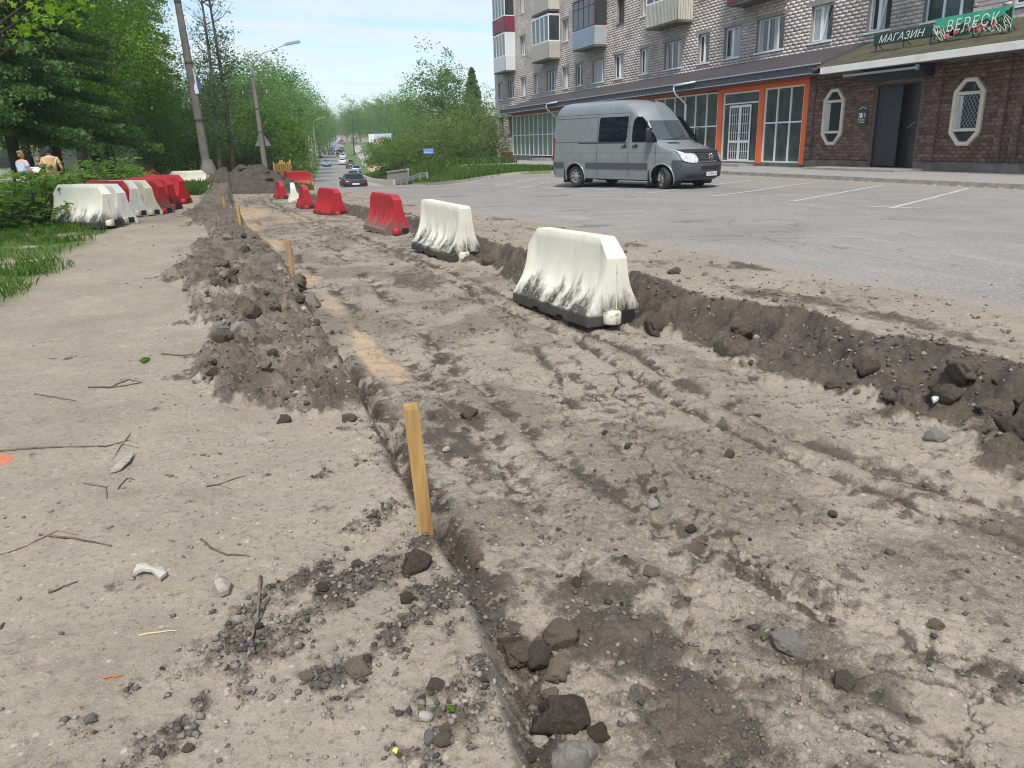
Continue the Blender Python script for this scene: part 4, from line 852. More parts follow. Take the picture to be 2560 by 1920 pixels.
MB_lugw = mat('pale_lug', (.62, .58, .45), .5, noise=(6, (.06, .06, .055), .5, .6)); MB_lugr = mat('red_lug', (.42, .018, .028), .5, noise=(6, (.05, .03, .03), .5, .65)); M_sockshade = mat('socket_shade', (.012, .012, .013), .6)
def barrier_mesh(L=1.55, Wd=.58, H=.77, cx=.17, cz=.18, ribs=.012, lip=.105, dent=None):
    prof = [(0, .5), (.04, .5), (lip/H, .49), (lip/H+.015, .455), (.20, .425), (.28, .36), (.36, .30), (.45, .25), (.55, .215), (.66, .19), (.78, .172), (.9, .158), (.985, .142), (1., .125)]
    xs = sorted(set([-L/2, -L/2+.03, -L/2+cx, -L/2+cx*.5, L/2-cx*.5, L/2-cx, L/2-.03, L/2]+[round(x, 4) for x in np.linspace(-L/2+.08, L/2-.08, 46)]))
    n = len(prof); V = []; rings = []
    for x in xs:
        e = L/2-abs(x); top = H if e >= cx else H-cz*(1-e/cx); ring = []
        ins = sst(np.array(e), .03, .17)*1.
        for sgn in (1, -1):
            pl = prof if sgn == 1 else prof[::-1]
            for zf, wf in pl:
                z = min(zf*H, top); w = wf
                if zf*H > top: w = float(np.interp(top/H, [p[0] for p in prof], [p[1] for p in prof]))-.004*(zf*H-top)
                y = w*Wd*(1-.0*ins)
                if lip < z < top-.01: y -= float(ins)*(.028*math.sin(math.pi*min(1, (z-lip)/(H-lip)))+.0)
                rb = math.exp(-((z/H-.33)/.16)**2)*ribs*(1-abs(math.sin(math.pi*(x/L+.5)*5)))**.6*1.6 if e > .1 else 0
                y -= rb*(1 if z > lip else 0)
                if z <= lip and zf < .1 and e > .12 and abs(math.sin(math.pi*(x/L+.5)*3)) < .35 and zf == 0: z = .035
                if dent and math.hypot(x-dent[0], z-dent[1]) < dent[2] and sgn == dent[3]: y -= dent[4]*(1-math.hypot(x-dent[0], z-dent[1])/dent[2])
                ring.append((x, sgn*y, z))
        rings.append(ring)
    mb = MB(); m = len(rings[0])
    mb.v = [p for r in rings for p in r]
    for i in range(len(xs)-1):
        for j in range(m): mb.f.append((i*m+j, i*m+(j+1) % m, (i+1)*m+(j+1) % m, (i+1)*m+j)); mb.m.append(0)
    mb.f += [tuple(range(m)), tuple((len(xs)-1)*m+j for j in range(m-1, -1, -1))]; mb.m += [0, 0]
    return mb
def make_barrier(label, cn, rz, m, lug, z=None, tilt=(0, 0), grp='plastic road barriers', **kw):
    z = gz(cn[0], cn[1]) if z is None else z
    r = empty('road_barrier', (cn[0], cn[1], z), rz, label, 'barrier', grp); r.rotation_euler = (tilt[0], tilt[1], rz)
    o = barrier_mesh(**kw).obj('body', m, r); fix_normals(o); auto_smooth(o, 38)
    L = kw.get('L', 1.55)
    for sx in (1, -1):      # coupling lug, and a dark plate painted for the shade in its socket
        mb = MB(); pr = [(0, .02), (.075, .02), (.082, .03), (.082, .12), (.07, .135), (0, .135)]; mb.lathe(pr, 12, 0, Matrix.Translation((sx*(L/2+.03), -.06*sx, 0))); l = mb.obj('coupling_lug', lug, r, True)
        mb = MB(); mb.box(sx*(L/2+.002)-.004, sx*(L/2+.002)+.004, .06 if sx > 0 else -.2, .2 if sx > 0 else -.06, .015, .125); mb.obj('coupling_socket_shade', M_sockshade, r)
        mb = MB(); mb.box(sx*(L/2+.004)-.003, sx*(L/2+.004)+.003, -.006, .006, .14, .55); mb.obj('moulding_seam', lug, r)
    return r
def ang(d): return math.atan2(d[1], d[0])
def from_end(pl, pr, d, L=1.55, zz=0.):
    a, b = onz(*pl, zz), onz(*pr, zz); return ((a[0]+b[0])/2+d[0]*L/2, (a[1]+b[1])/2+d[1]*L/2)
def nrm(d): k = math.hypot(*d); return (d[0]/k, d[1]/k)
def cr_(c, x, y): k = (c[2]-c[0])/2212.; return (c[0]+x*k, c[1]+y*k)
C2 = (0, 320, 600); C3 = (480, 300, 1080); C4 = (640, 280, 1040); C1 = (0, 0, 700); C5 = (1020, 60, 1553.4)
q = lambda x, y: (x*DS, y*DS)
def ldir(n, f, zz=0.): a, b = onz(*n, zz), onz(*f, zz); return nrm((b[0]-a[0], b[1]-a[1]))
d = nrm((-.11, .99)); make_barrier('nearest large white barrier with blackened foot beside the dug trench', from_end(q(1275, 715), q(1385, 690), d), ang(d), MB_white, MB_lugw, tilt=(math.radians(1), math.radians(1.0)))
d = nrm((-.14, .99)); make_barrier('second white barrier from the camera with streaked black ribs and thick black base', from_end(q(975, 568), q(1042, 550), d), ang(d), MB_white2, MB_lugw, cx=.05, cz=.03, ribs=.028, lip=.13, tilt=(0, math.radians(-1)))
d = nrm((-.12, .99)); make_barrier('red barrier with dented torn end next to the second white barrier', from_end(q(838, 507), q(886, 497), d), ang(d), MB_redd, MB_lugr, cx=.14, cz=.10, ribs=.024, dent=(-.81, .45, .3, 1, .07))
d = nrm((-.22, .97)); make_barrier('red barrier turned a little across the trench, fourth along the road side', from_end(cr_(C3, 1270, 875), cr_(C3, 1440, 830), d), ang(d), MB_red, MB_lugr, cx=.2, cz=.12, ribs=.018)
d = nrm((-.02, 1)); make_barrier('red barrier seen end on, just before the far white one by the road', from_end(cr_(C3, 1005, 805), cr_(C3, 1140, 780), d), ang(d), MB_red, MB_lugr, tilt=(math.radians(-3), 0), cx=.2, cz=.12)
d = nrm((.05, 1)); make_barrier('far white barrier between two red ones on the road side', from_end(cr_(C3, 915, 745), cr_(C3, 985, 700), d), ang(d), MB_wclean, MB_lugw, tilt=(math.radians(-5), 0))
d = nrm((-.06, .98)); make_barrier('farthest red barrier on the road side in front of the yellow fence', from_end(cr_(C3, 800, 710), cr_(C3, 875, 690), d), ang(d), MB_red, MB_lugr)
dA = nrm((-.70, .72)); GA = 'plastic barriers parked in a row by the bushes'
for i, (x0, y0, x1, y1, m, lg, lb, k) in enumerate([(910, 928, 1182, 925, MB_white2, MB_lugw, 'front white barrier of the parked row with a black scorched side', 0), (1110, 892, 1222, 895, MB_wclean, MB_lugw, 'white barrier pressed against the back of the front one in the parked row', 1), (1170, 825, 1300, 820, MB_redc, MB_lugr, 'red barrier squeezed between white ones in the parked row', 0), (1240, 822, 1356, 820, MB_wclean, MB_lugw, 'clean tall white barrier with a dark vertical scratch in the parked row', 0), (1362, 808, 1468, 812, MB_cream, MB_lugw, 'cream coloured barrier in the middle of the parked row', 0), (1462, 795, 1582, 790, MB_redd, MB_lugr, 'red barrier with a dusty grey end in the parked row', 0), (1560, 758, 1640, 752, MB_redb, MB_lugr, 'red barrier with a black foot in the parked row', 0), (1625, 700, 1778, 697, MB_redc, MB_lugr, 'bright red barrier at the far end of the parked row', 0)]):
    make_barrier(lb, from_end(cr_(C2, x0, y0), cr_(C2, x1, y1), dA, 1.55, .1), ang(dA)+math.radians(random.uniform(-3, 3)), m, lg, grp=GA, H=.80 if i < 8 else .77)
p = pz(*cr_(C2, 1745, 545), -.1); make_barrier('white barrier standing behind the grass tuft beside the leaning concrete pole', (p[0]*.9, p[1]*.9), math.radians(172), MB_white2, MB_lugw, z=-.02, grp=GA)
p = pz(*cr_(C2, 1335, 475), .45); make_barrier('small red barrier half hidden behind the parked row', (p[0], p[1]), math.radians(150), MB_redc, MB_lugr, z=.12, grp=GA, L=1.2)

# ---------------------------------------------------------------- survey stakes
M_wood = mat('stake_wood', (.45, .27, .095), .8, noise=(16, (.25, .135, .045), .38, .66), bump=(40, .5), stretch=(1, 1, .12)); M_woodo = mat('stake_wood_weathered', (.36, .22, .11), .85, noise=(12, (.22, .13, .07), .4, .65), stretch=(1, 1, .12))
def stake(px_b, px_t, w, lab, m, zb):
    bt = onz(*px_b, zb); b = Vector(bt); dd = ray(*px_t); t = (b.y+.02)/dd[1]; tp = Vector(CP+dd*t)
    if True: tp.y = b.y+.02
    ax = (tp-b); L = ax.length; ax.normalize(); r = empty('survey_stake', b, 0, lab, 'stake', 'wooden survey stakes along the cut edge')
    mb = MB(); Q = ax.to_track_quat('Z', 'X').to_matrix().to_4x4(); Q = Q @ Matrix.Rotation(math.radians(28), 4, 'Z')
    mb.add([(sx*w/2, sy*w*.5, z) for z in (-.25, L-.012) for sx, sy in ((-1, -1), (1, -1), (1, 1), (-1, 1))]+[(sx*w*.44, sy*w*.44, L) for sx, sy in ((-1, -1), (1, -1), (1, 1), (-1, 1))], [(3, 2, 1, 0), (0, 1, 5, 4), (1, 2, 6, 5), (2, 3, 7, 6), (3, 0, 4, 7), (4, 5, 9, 8), (5, 6, 10, 9), (6, 7, 11, 10), (7, 4, 8, 11), (8, 9, 10, 11)], 0, Q)
    for v in range(0): pass
    mb.obj('shaft', m, r)
    if w > .04:
        mb = MB(); mb.lathe([(0, .002), (.008, .003), (.013, .0)], 10, 0, Q @ Matrix.Translation((-w/2-.001, 0, L*.64)) @ Matrix.Rotation(math.radians(-90), 4, 'Y')); mb.obj('knot', mat('knot', (.14, .065, .025), .8), r)
    return r
stake((1067, 1347), (1026, 1012), .058, 'nearest wooden survey stake standing in the cut in the foreground', M_wood, 0)
stake((735, 703), (718, 600), .05, 'second wooden survey stake rising from the long soil heap', M_woodo, .05)
stake((603, 567), (594, 516), .05, 'third wooden survey stake on the heap edge, short and leaning', M_wood, .05)
stake((561, 525), (557, 490), .05, 'farthest short survey stake near the grass tuft', M_wood, .05)

# ---------------------------------------------------------------- poles and lamps
M_pole = mat('pole_concrete', (.24, .215, .19), .9, noise=(1.5, (.15, .135, .12), .35, .65), bump=(22, .4)); M_polel = mat('pale_pole_concrete', (.36, .34, .30), .9, noise=(1.5, (.27, .25, .22), .35, .65)); M_lamp = mat('lamp_metal', (.50, .53, .55), .4, .6)
def pole(u, v, z, top, r0, r1, lab, m=M_pole, n=8, lamp=None, dist=None, foot=False, arms=True, ht=None):
    b = Vector(onz(u, v, z)) if dist is None else Vector(pd(u, v, dist))
    dd = ray(*top); t = (b.y)/dd[1]; tp = Vector(CP+dd*t)
    r = empty('utility_pole', b, 0, lab, 'pole', 'street poles along the road'); ax = tp-b
    mb = MB(); mb.tube([(0, 0, -.4), tuple(ax*.5), tuple(ax)], [r0, (r0+r1)/2, r1], n); mb.obj('shaft', m, r)
    if foot: mb = MB(); mb.lathe([(r0*2.0, -.3), (r0*1.9, .55), (r0*1.35, 1.0), (r0*1.05, 1.25)], 8); mb.obj('foot', M_pole, r)
    if lamp is not None:
        L = lamp; side = Vector((CR[0], CR[1], 0)).normalized()
        mb = MB(); e = tp-b; pts = [e, e+side*.05+Vector((0, 0, L*.35)), e+side*L*.35+Vector((0, 0, L*.62)), e+side*L+Vector((0, 0, L*.82))]; mb.tube(pts, .035, 6); a = mb.obj('lamp_arm', M_lamp, r, True)
        mb = MB(); h = pts[-1]; mb.bar(h-side*.05, h+side*.75+Vector((0, 0, .12)), .26, .12, up=(0, 0, 1)); mb.obj('lamp_head', M_lamp, r)
    if arms:
        mb = MB(); e = ax*.86; sd = Vector((CR[0], CR[1], 0)).normalized(); mb.bar(e-sd*.75, e+sd*.75, .07); k = mb.obj('crossarm', M_steel, r)
        mb = MB()
        for s_ in (-.68, .68): mb.tube([e+sd*s_, e+sd*s_+Vector((0, 0, .18))], [.05, .03], 6)
        mb.obj('insulators', M_polel, k)
        for f in (.72, .5): mb = MB(); mb.tube([ax*f-ax.normalized()*.03, ax*f+ax.normalized()*.03], r0*.98-(r0-r1)*f+.02, 8); mb.obj('steel_band', M_steel, r)
    return r, b, ax
r, b, ax = pole(525, 455, 0, (436, -40), .245, .16, 'big leaning octagonal concrete pole with a torn poster beside the dirt heap', foot=True, arms=False)
for f in (.33, .62, .915): mb = MB(); mb.tube([ax*f-ax.normalized()*.06, ax*f+ax.normalized()*.06], .245-.085*f+.014, 8); mb.obj('steel_band', M_steel, r)
po = empty('torn_poster', b+ax*.53, 0, 'torn white and blue paper hanging on the leaning concrete pole', 'poster'); sd = Vector((CR[0], CR[1], 0)).normalized(); fw = Vector((-CF[0], -CF[1], 0)).normalized()
M_paper = mat('white_paper', (.72, .74, .78), .8); M_paperb = mat('blue_paper', (.05, .10, .26), .8)
def sheet(pts, nm, m):
    mb = MB(); mb.grid(lambda u, v: tuple(sd*(pts[0]+(pts[1]-pts[0])*u+pts[4]*v)+Vector((0, 0, pts[2]+(pts[3]-pts[2])*v))+fw*(.10+.05*math.sin(u*3+v*4))), np.linspace(0, 1, 5), np.linspace(0, 1, 7)); mb.obj(nm, m, po)
sheet((.08, .32, -.62, .62, -.10), 'white_sheet', M_paper); sheet((.32, .46, -.5, .25, -.06), 'blue_sheet', M_paperb)
r2, b2, ax2 = pole(669, 458, -.3, (632, 196), .17, .10, 'dark concrete lamp pole behind the dirt heap with the back of a triangular sign', lamp=2.1)
sgn = empty('road_sign', b2+ax2*.43, 0, 'grey back of a triangular road sign mounted on the dark lamp pole', 'sign'); mb = MB(); fz = Vector((CF[0], CF[1], 0)).normalized()
tri = [sd*x+Vector((0, 0, z))+fz*.17 for x, z in ((-.48, -.36), (.48, -.36), (0, .48))]; mb.add([tuple(p) for p in tri]+[tuple(p+fz*.03) for p in tri], [(0, 1, 2), (5, 4, 3), (0, 3, 4, 1), (1, 4, 5, 2), (2, 5, 3, 0)]); mb.obj('plate', mat('grey_sign_back', (.16, .17, .18), .6), sgn)
pole(725, 437, -.6, (694, 226), .16, .10, 'pale lamp pole standing behind the yellow fence', M_polel, lamp=1.9, arms=False)
pole(757, 424, -1, (741, 302), .15, .10, 'thin pale pole beside the far footpath, first after the lamp poles', M_polel, arms=True)
for (u, v, tu, tv, ds, lb, ar) in [(778, 420, 771, 339, 105, 'short pole with a clutter of insulators by the far footpath', True), (786, 410, 778, 344, 118, 'second short pole beside the far footpath', True), (792, 396, 783, 315, 135, 'pale lamp pole by the white parked car', False), (811, 372, 808, 330, 230, 'tiny distant pole on the left of the rising road', False), (831, 360, 829, 328, 300, 'tiny white distant pole at the top of the road', False)]:
    pole(u, v, 0, (tu, tv), .15, .09, lb, M_polel, 6, dist=ds, arms=ar, lamp=1.6 if not ar and ds < 200 else None)

# ---------------------------------------------------------------- the heap of dug soil at the end of the bed
M_spoil = mat('dug_soil', (.046, .037, .03), .95, noise=(4, (.085, .072, .06), .35, .65), bump=(18, .8))
def heap():
    c = (.75, 43.0); n = 120; u = np.linspace(-1.35, 1.35, n); X, Y = np.meshgrid(u*3.3, u*2.6); o = X+c[0]; s = Y+c[1]
    d = np.hypot(X/2.55+.16*fbm(X*.5, Y*.5, 3, 7), Y/2.4); h = 1.45*np.clip(1-d, -.05, 1)**.8 if False else 1.12*np.clip(1-d**1.6, -.2, 1)
    f1, f2, ci = worley(X*1.5, Y*1.5, 5); g1, _, gi = worley(X*3.5, Y*3.5, 9); h = h+np.clip(h, 0, .4)*1.6*((1-f1)*.28*(ci > .4)+(1-g1)*.12*(gi > .3)+.12*fbm(X*2, Y*2, 4, 11))
    z = ground(o, s)*0+base(o, s)+h-.12; ix = np.arange(n*n).reshape(n, n); F = np.stack([ix[:-1, :-1], ix[:-1, 1:], ix[1:, 1:], ix[1:, :-1]], -1).reshape(-1, 4)
    r = empty('soil_heap', (c[0], c[1], 0), 0, 'big heap of dark dug soil with lumps at the end of the excavated strip', 'soil heap'); V = np.stack([X, Y, z], -1).reshape(-1, 3); link('mound', np_mesh('mound', V, F, None, False), M_spoil, r)
    for i in range(26):
        a, rr = random.uniform(0, 6.28), random.uniform(.1, .9); x, y = rr*2.4*math.cos(a), rr*2.3*math.sin(a); hh = 1.12*(1-rr**1.6)+float(base(c[0]+x, c[1]+y))-.05
        k = random.uniform(.12, .34); mb = MB(); ico(mb, (x, y, hh), (k*1.4, k, k*.7), i); mb.obj('clod', M_spoil if i % 4 else M_conc, r)
def ico(mb, c, sc, seed, sub=1, rough=.28, flat=False, mi=0):
    b = bmesh.new(); bmesh.ops.create_icosphere(b, subdivisions=sub, radius=1.); rg = random.Random(seed); R = Matrix.Rotation(rg.uniform(0, 6.28), 3, Vector((rg.uniform(-1, 1), rg.uniform(-1, 1), rg.uniform(-1, 1))).normalized())
    vs = []
    for v in b.verts:
        p = v.co*(1+rg.uniform(-rough, rough*.6)); p = R @ p; vs.append((c[0]+p.x*sc[0], c[1]+p.y*sc[1], c[2]+p.z*sc[2]))
    fs = [tuple(v.index for v in f.verts) for f in b.faces]; b.free(); mb.add(vs, fs, mi)
heap()
# ---------------------------------------------------------------- vehicles, lofted from level slices
class Slices:
    def __init__(s, w, x0, x1, cf, taper=(9, 0), kx=1., ky=1., kz=1.):
        s.w, s.x0, s.x1, s.cf, s.taper, s.k = w, x0, x1, cf, taper, (kx, ky, kz)
    def half(s, x, z):
        w = float(itp(z, s.w)); t = s.taper
        if x > t[0]: w *= 1-t[1]*((x-t[0])/(float(itp(z, s.x1))-t[0]+1e-6))**2 if float(itp(z, s.x1)) > t[0]+.05 else 1
        return w
    def front(s, y, z): w = float(itp(z, s.w)); return float(itp(z, s.x1))-float(itp(z, s.cf))*min(1, abs(y)/w)**2.6
    def rear(s, y, z): w = float(itp(z, s.w)); return float(itp(z, s.x0))+.10*min(1, abs(y)/w)**4
    def ring(s, z, n):
        w = float(itp(z, s.w)); P = []
        for y in np.linspace(0, .97, 6): P.append((s.rear(y*w, z), y*w))
        xr, xf = s.rear(w, z), s.front(w*.97, z)
        for x in np.linspace(xr+.02, xf, n): P.append((x, s.half(x, z)*(1-.03*max(0, (x-xf+.12)/.12) if x > xf-.12 else 1)))
        wf = s.half(xf, z)*.97
        for y in np.linspace(.93, 0, 9): P.append((s.front(y*w, z), y*wf/.97))
        return P+[(x, -y) for x, y in P[-2:0:-1]]
    def sc(s, p): return (p[0]*s.k[0], p[1]*s.k[1], p[2]*s.k[2])
    def build(s, zs, n, parts, name='body', root=None, wheels=(), wr=.4, wz=.34):
        """parts: list of (name, material, test(x,y,z)); faces go to the first test that is true"""
        R = [[(x, y, z) for x, y in s.ring(z, n)] for z in zs]; m = len(R[0]); mbs = [MB() for _ in parts]
        for i in range(len(zs)-1):
            for j in range(m):
                q = [R[i][j], R[i+1][j], R[i+1][(j+1) % m], R[i][(j+1) % m]]; c = [sum(p[k] for p in q)/4 for k in range(3)]
                if any(math.hypot(c[0]-wx, c[2]-wz) < wr for wx in wheels) and abs(c[1]) > .5: continue
                for mb, pt in zip(mbs, parts):
                    if pt[2](*c): mb.add([s.sc(p) for p in q], [(0, 1, 2, 3)]); break
        mbs[0].add([s.sc(p) for p in R[-1]], [tuple(range(m-1, -1, -1))]); mbs[0].add([s.sc(p) for p in R[0]], [tuple(range(m))])
        out = []
        for mb, pt in zip(mbs, parts):
            o = fix_normals(mb.obj(pt[0], pt[1], root)); auto_smooth(o, 40); out.append(o)
        return out
    def side(s, poly, sg, off=.006, nx=14, nz=6):
        """panel lying on the flank: poly = [(z, xa, xb)] rows from bottom to top"""
        mb = MB(); zs = np.linspace(poly[0][0], poly[-1][0], nz)
        def f(u, v): a = float(itp(v, [(p[0], p[1]) for p in poly])); b = float(itp(v, [(p[0], p[2]) for p in poly])); x = a+(b-a)*u; return s.sc((x, sg*(s.half(x, v)+off), v))
        mb.grid(f, np.linspace(0, 1, nx), zs, flip=sg > 0); return mb
    def face(s, rows, end, off=.006, ny=16, nz=8):
        """panel on the nose (end=1) or the tail (-1): rows = [(z, ya, yb)]"""
        mb = MB(); zs = np.linspace(rows[0][0], rows[-1][0], nz)
        def f(u, v): a = float(itp(v, [(p[0], p[1]) for p in rows])); b = float(itp(v, [(p[0], p[2]) for p in rows])); y = a+(b-a)*u; return s.sc(((s.front(y, v)+off) if end > 0 else (s.rear(y, v)-off), y, v))
        mb.grid(f, np.linspace(0, 1, ny), zs, flip=end < 0); return mb
M_tyre = mat('tyre', (.022, .022, .023), .8, noise=(9, (.05, .047, .042), .4, .7)); M_rim = mat('rim', (.50, .51, .52), .35, .7); M_trim = mat('black_trim', (.02, .022, .025), .5); M_dgrey = mat('grey_trim', (.06, .066, .075), .55); M_chrome = mat('chrome', (.75, .76, .77), .15, 1.); M_hl = mat('headlight', (.62, .64, .64), .12, .2, noise=(9, (.35, .37, .38), .45, .6)); M_tl = mat('tail_light', (.26, .012, .014), .25); M_plate = mat('plate_white', (.72, .72, .70), .5); M_ptxt = mat('plate_text', (.02, .02, .02), .5); M_aglass = mat('auto_glass', (.006, .009, .013), .06, spec=.28); M_aglassl = mat('windscreen_glass', (.045, .06, .066), .03, spec=.9)
def wheel(root, x, y, r, wdt, sg, steer=0., spokes=6, hub=M_rim, k=(1, 1, 1)):
    M = Matrix.Translation((x*k[0], y*k[1], r)) @ Matrix.Rotation(steer, 4, 'Z') @ Matrix.Rotation(math.radians(-90*sg), 4, 'X')
    mb = MB(); h = wdt/2; mb.lathe([(r*.62, -h), (r*.9, -h), (r*.985, -h*.75), (r, -h*.35), (r, h*.35), (r*.985, h*.75), (r*.9, h), (r*.64, h*.95), (r*.62, h*.6)], 28, 0, M); t = mb.obj('wheel', M_tyre, root, True)
    mb = MB(); mb.lathe([(0, h*.35), (r*.3, h*.38), (r*.62, h*.30)], 24, 1, M); mb.lathe([(r*.56, h*.45), (r*.60, h*.8), (r*.64, h*.82)], 24, 0, M)
    for i in range(spokes):
        a = 2*math.pi*i/spokes; c, s_ = math.cos(a), math.sin(a); v = []
        for rr, ww in ((.08, .09), (.58, .05)):
            for q_ in (-1, 1): v.append((r*rr*c-q_*r*ww*s_, r*rr*s_+q_*r*ww*c, h*.72))
        v += [(a_, b_, c_-h*.3) for a_, b_, c_ in v]; mb.add(v, [(0, 1, 3, 2), (0, 2, 6, 4), (1, 5, 7, 3)], 0, M)
    mb.lathe([(0, h*.86), (r*.13, h*.84), (r*.14, h*.5)], 12, 0, M); mb.obj('rim', [hub, M_trim], t)
    return t
def paint(name, c, metal=.35, rough=.35): return mat(name, c, rough, metal, coat=.6, noise=(3, tuple(x*.85 for x in c), .35, .7))
def arch(root, S_, x, sg, r, m, k, zc=.34):
    mb = MB(); pts = []
    for a in np.linspace(math.radians(-18), math.radians(198), 22):
        xx, zz = x+r*math.cos(a), zc+r*math.sin(a); pts.append((xx*k[0], sg*(S_.half(xx, max(zz, .3))+.012)*k[1], zz*k[2]))
    mb.tube(pts, .028, 6); mb.obj('wheel_arch', m, root, True)
    mb = MB(); n = 20; c = [(x+r*1.02*math.cos(a), zc+r*1.02*math.sin(a)) for a in np.linspace(-.5, math.pi+.5, n)]
    for y in (.55,): mb.add([(p[0]*k[0], sg*y*k[1], p[1]*k[2]) for p in c], [tuple(range(n))])
    for p, q_ in zip(c, c[1:]): mb.add([(p[0]*k[0], sg*.55*k[1], p[1]*k[2]), (q_[0]*k[0], sg*.55*k[1], q_[1]*k[2]), (q_[0]*k[0], sg*.95*k[1], q_[1]*k[2]), (p[0]*k[0], sg*.95*k[1], p[1]*k[2])], [(0, 1, 2, 3)])
    mb.obj('wheel_well', M_trim, root)
def make_van():
    K = (1.12, 1.10, 1.08)
    V = Slices([(.28, .93), (.5, .97), (.9, .985), (1.25, .98), (1.45, .955), (1.9, .925), (2.25, .885), (2.42, .85), (2.55, .80), (2.64, .70), (2.70, .54), (2.735, .28)],
               [(.28, -1.12), (.45, -1.17), (1.2, -1.17), (1.8, -1.13), (2.3, -1.05), (2.5, -.98), (2.64, -.85), (2.735, -.6)],
               [(.28, 4.55), (.36, 4.68), (.55, 4.74), (.72, 4.74), (.85, 4.69), (.95, 4.65), (1.08, 4.57), (1.14, 4.48), (1.20, 4.32), (1.32, 3.98), (1.42, 3.72), (1.46, 3.63), (2.02, 3.16), (2.12, 3.06), (2.25, 2.97), (2.4, 2.85), (2.52, 2.72), (2.6, 2.58), (2.66, 2.38), (2.70, 2.1), (2.735, 1.5)],
               [(.28, .35), (.9, .34), (1.1, .36), (1.3, .45), (1.46, .42), (2.1, .36), (2.5, .5), (2.735, .4)], (3.3, .08), *K)
    Pn = paint('silver_grey_paint', (.27, .29, .295), .35, .3)
    r = empty('delivery_van', (11.95, 27.2, 0), 0, 'silver grey high-roofed van parked in front of the shop', 'van'); hd = math.radians(-69.5); r.location = (11.95+.0, 27.2, -.03)
    c, s_ = math.cos(hd), math.sin(hd); r.rotation_euler = (0, math.radians(.2), hd); off = Vector((-s_, c, 0))*.86*1.1; r.location = Vector(r.location)+off; r.location.z = gz(13.2, 26.4)-.0
    zs = np.array([.28, .34, .42, .5, .58, .66, .72, .80, .88, .95, 1.02, 1.08, 1.14, 1.20, 1.26, 1.32, 1.38, 1.42, 1.46, 1.55, 1.65, 1.75, 1.85, 1.95, 2.02, 2.12, 2.2, 2.3, 2.4, 2.48, 2.55, 2.6, 2.64, 2.67, 2.70, 2.72, 2.735])
    V.build(zs, 110, [('body', Pn, lambda x, y, z: not (z < .86 and x > 4.02) and not (z < .62 and x < -1.0)), ('front_bumper', M_dgrey, lambda x, y, z: x > 2), ('rear_bumper', M_dgrey, lambda x, y, z: True)], root=r, wheels=(0, 3.665), wr=.43)
    P = lambda mb, n, m, par=r, sm=True: mb.obj(n, m, par, sm)
    P(V.face([(1.47, -.86, .86), (2.05, -.74, .74)], 1, .008, 20, 8), 'windscreen', M_aglassl)
    mb = V.face([(1.47, -.89, .89), (1.50, -.88, .88)], 1, .012, 20, 2); P(mb, 'windscreen_seal', M_trim)
    for sg in (-1, 1):
        P(V.side([(1.42, 2.48, 3.46), (1.6, 2.46, 3.36), (1.9, 2.47, 3.10), (2.12, 2.52, 2.90), (2.17, 2.6, 2.82)], sg, .010, 12, 8), 'cab_window', M_aglass)
        P(V.side([(1.42, 3.16, 3.20), (2.05, 3.0, 3.03)], sg, .016, 2, 6), 'window_bar', M_trim)
        P(V.side([(1.44, 1.06, 2.20), (1.5, 1.05, 2.25), (2.16, 1.07, 2.28), (2.2, 1.09, 2.26)], sg, .010, 14, 8), 'side_window', M_aglass)
        P(V.side([(.60, -1.0, 3.2), (.79, -1.0, 3.2)], sg, .016, 60, 3), 'side_strip', M_dgrey) if False else None
        for a, b_ in ((-1.02, -.52), (.50, 3.12)): P(V.side([(.60, a, b_), (.62, a-.0, b_), (.77, a, b_), (.79, a, b_)], sg, .018, 40, 4), 'side_strip', M_dgrey)
        for x in (1.0, 2.33, 3.42):
            P(V.side([(.36, x, x+.012), (1.42 if x > 3 else 2.3, x-.0+(0 if x < 3 else .0), x+.012)], sg, .008, 2, 24), 'door_gap', M_trim)
        P(V.side([(1.40, .15, 2.28), (1.425, .15, 2.28)], sg, .012, 12, 2), 'slide_rail', M_trim) if sg < 0 else None
        P(V.side([(2.30, -.9, 2.35), (2.308, -.9, 2.35)], sg, .006, 30, 2), 'roof_crease_shade', M_dgrey); P(V.side([(1.10, -1.0, 4.0), (1.106, -1.0, 4.0)], sg, .006, 40, 2), 'flank_crease_shade', M_dgrey)  # grey strips painted as shade lines of body creases and panel edges
        for z0, z1, xa, xb in ((1.44, 1.452, -.95, 1.0), (2.2, 2.212, -.9, 1.0)): P(V.side([(z0, xa, xb), (z1, xa, xb)], sg, .007, 24, 2), 'panel_edge_shade', M_dgrey)
        for x in (2.18, 2.62):
            mb = MB(); y = sg*(V.half(x, 1.30)+.02); mb.bar(V.sc((x-.10, y, 1.30)), V.sc((x+.10, y, 1.30)), .03, .045); mb.bar(V.sc((x-.0, y, 1.27)), V.sc((x+.04, y, 1.36)), .02, .06); P(mb, 'door_handle', M_trim, sm=False)
        for x in (0, 3.665): arch(r, V, x, sg, .44, Pn, K)
        wheel(r, 0, sg*.84, .37, .23, sg, 0, 8, k=K); wheel(r, 3.665, sg*.84, .37, .23, sg, math.radians(-24), 8, k=K)
        for x in (-.50, 3.16): mb = MB(); mb.box((x-.02)*K[0], (x+.02)*K[0], sg*.68*K[1] if sg > 0 else sg*.98*K[1], sg*.98*K[1] if sg > 0 else sg*.68*K[1], .12, .62); P(mb, 'mudflap', M_trim, sm=False)
        # mirror
        yb = sg*(V.half(3.2, 1.55)); mb = MB(); mb.bar(V.sc((3.30, yb, 1.50)), V.sc((3.30, yb+sg*.12, 1.50)), .10, .12); a = P(mb, 'mirror_arm', M_trim, sm=False)
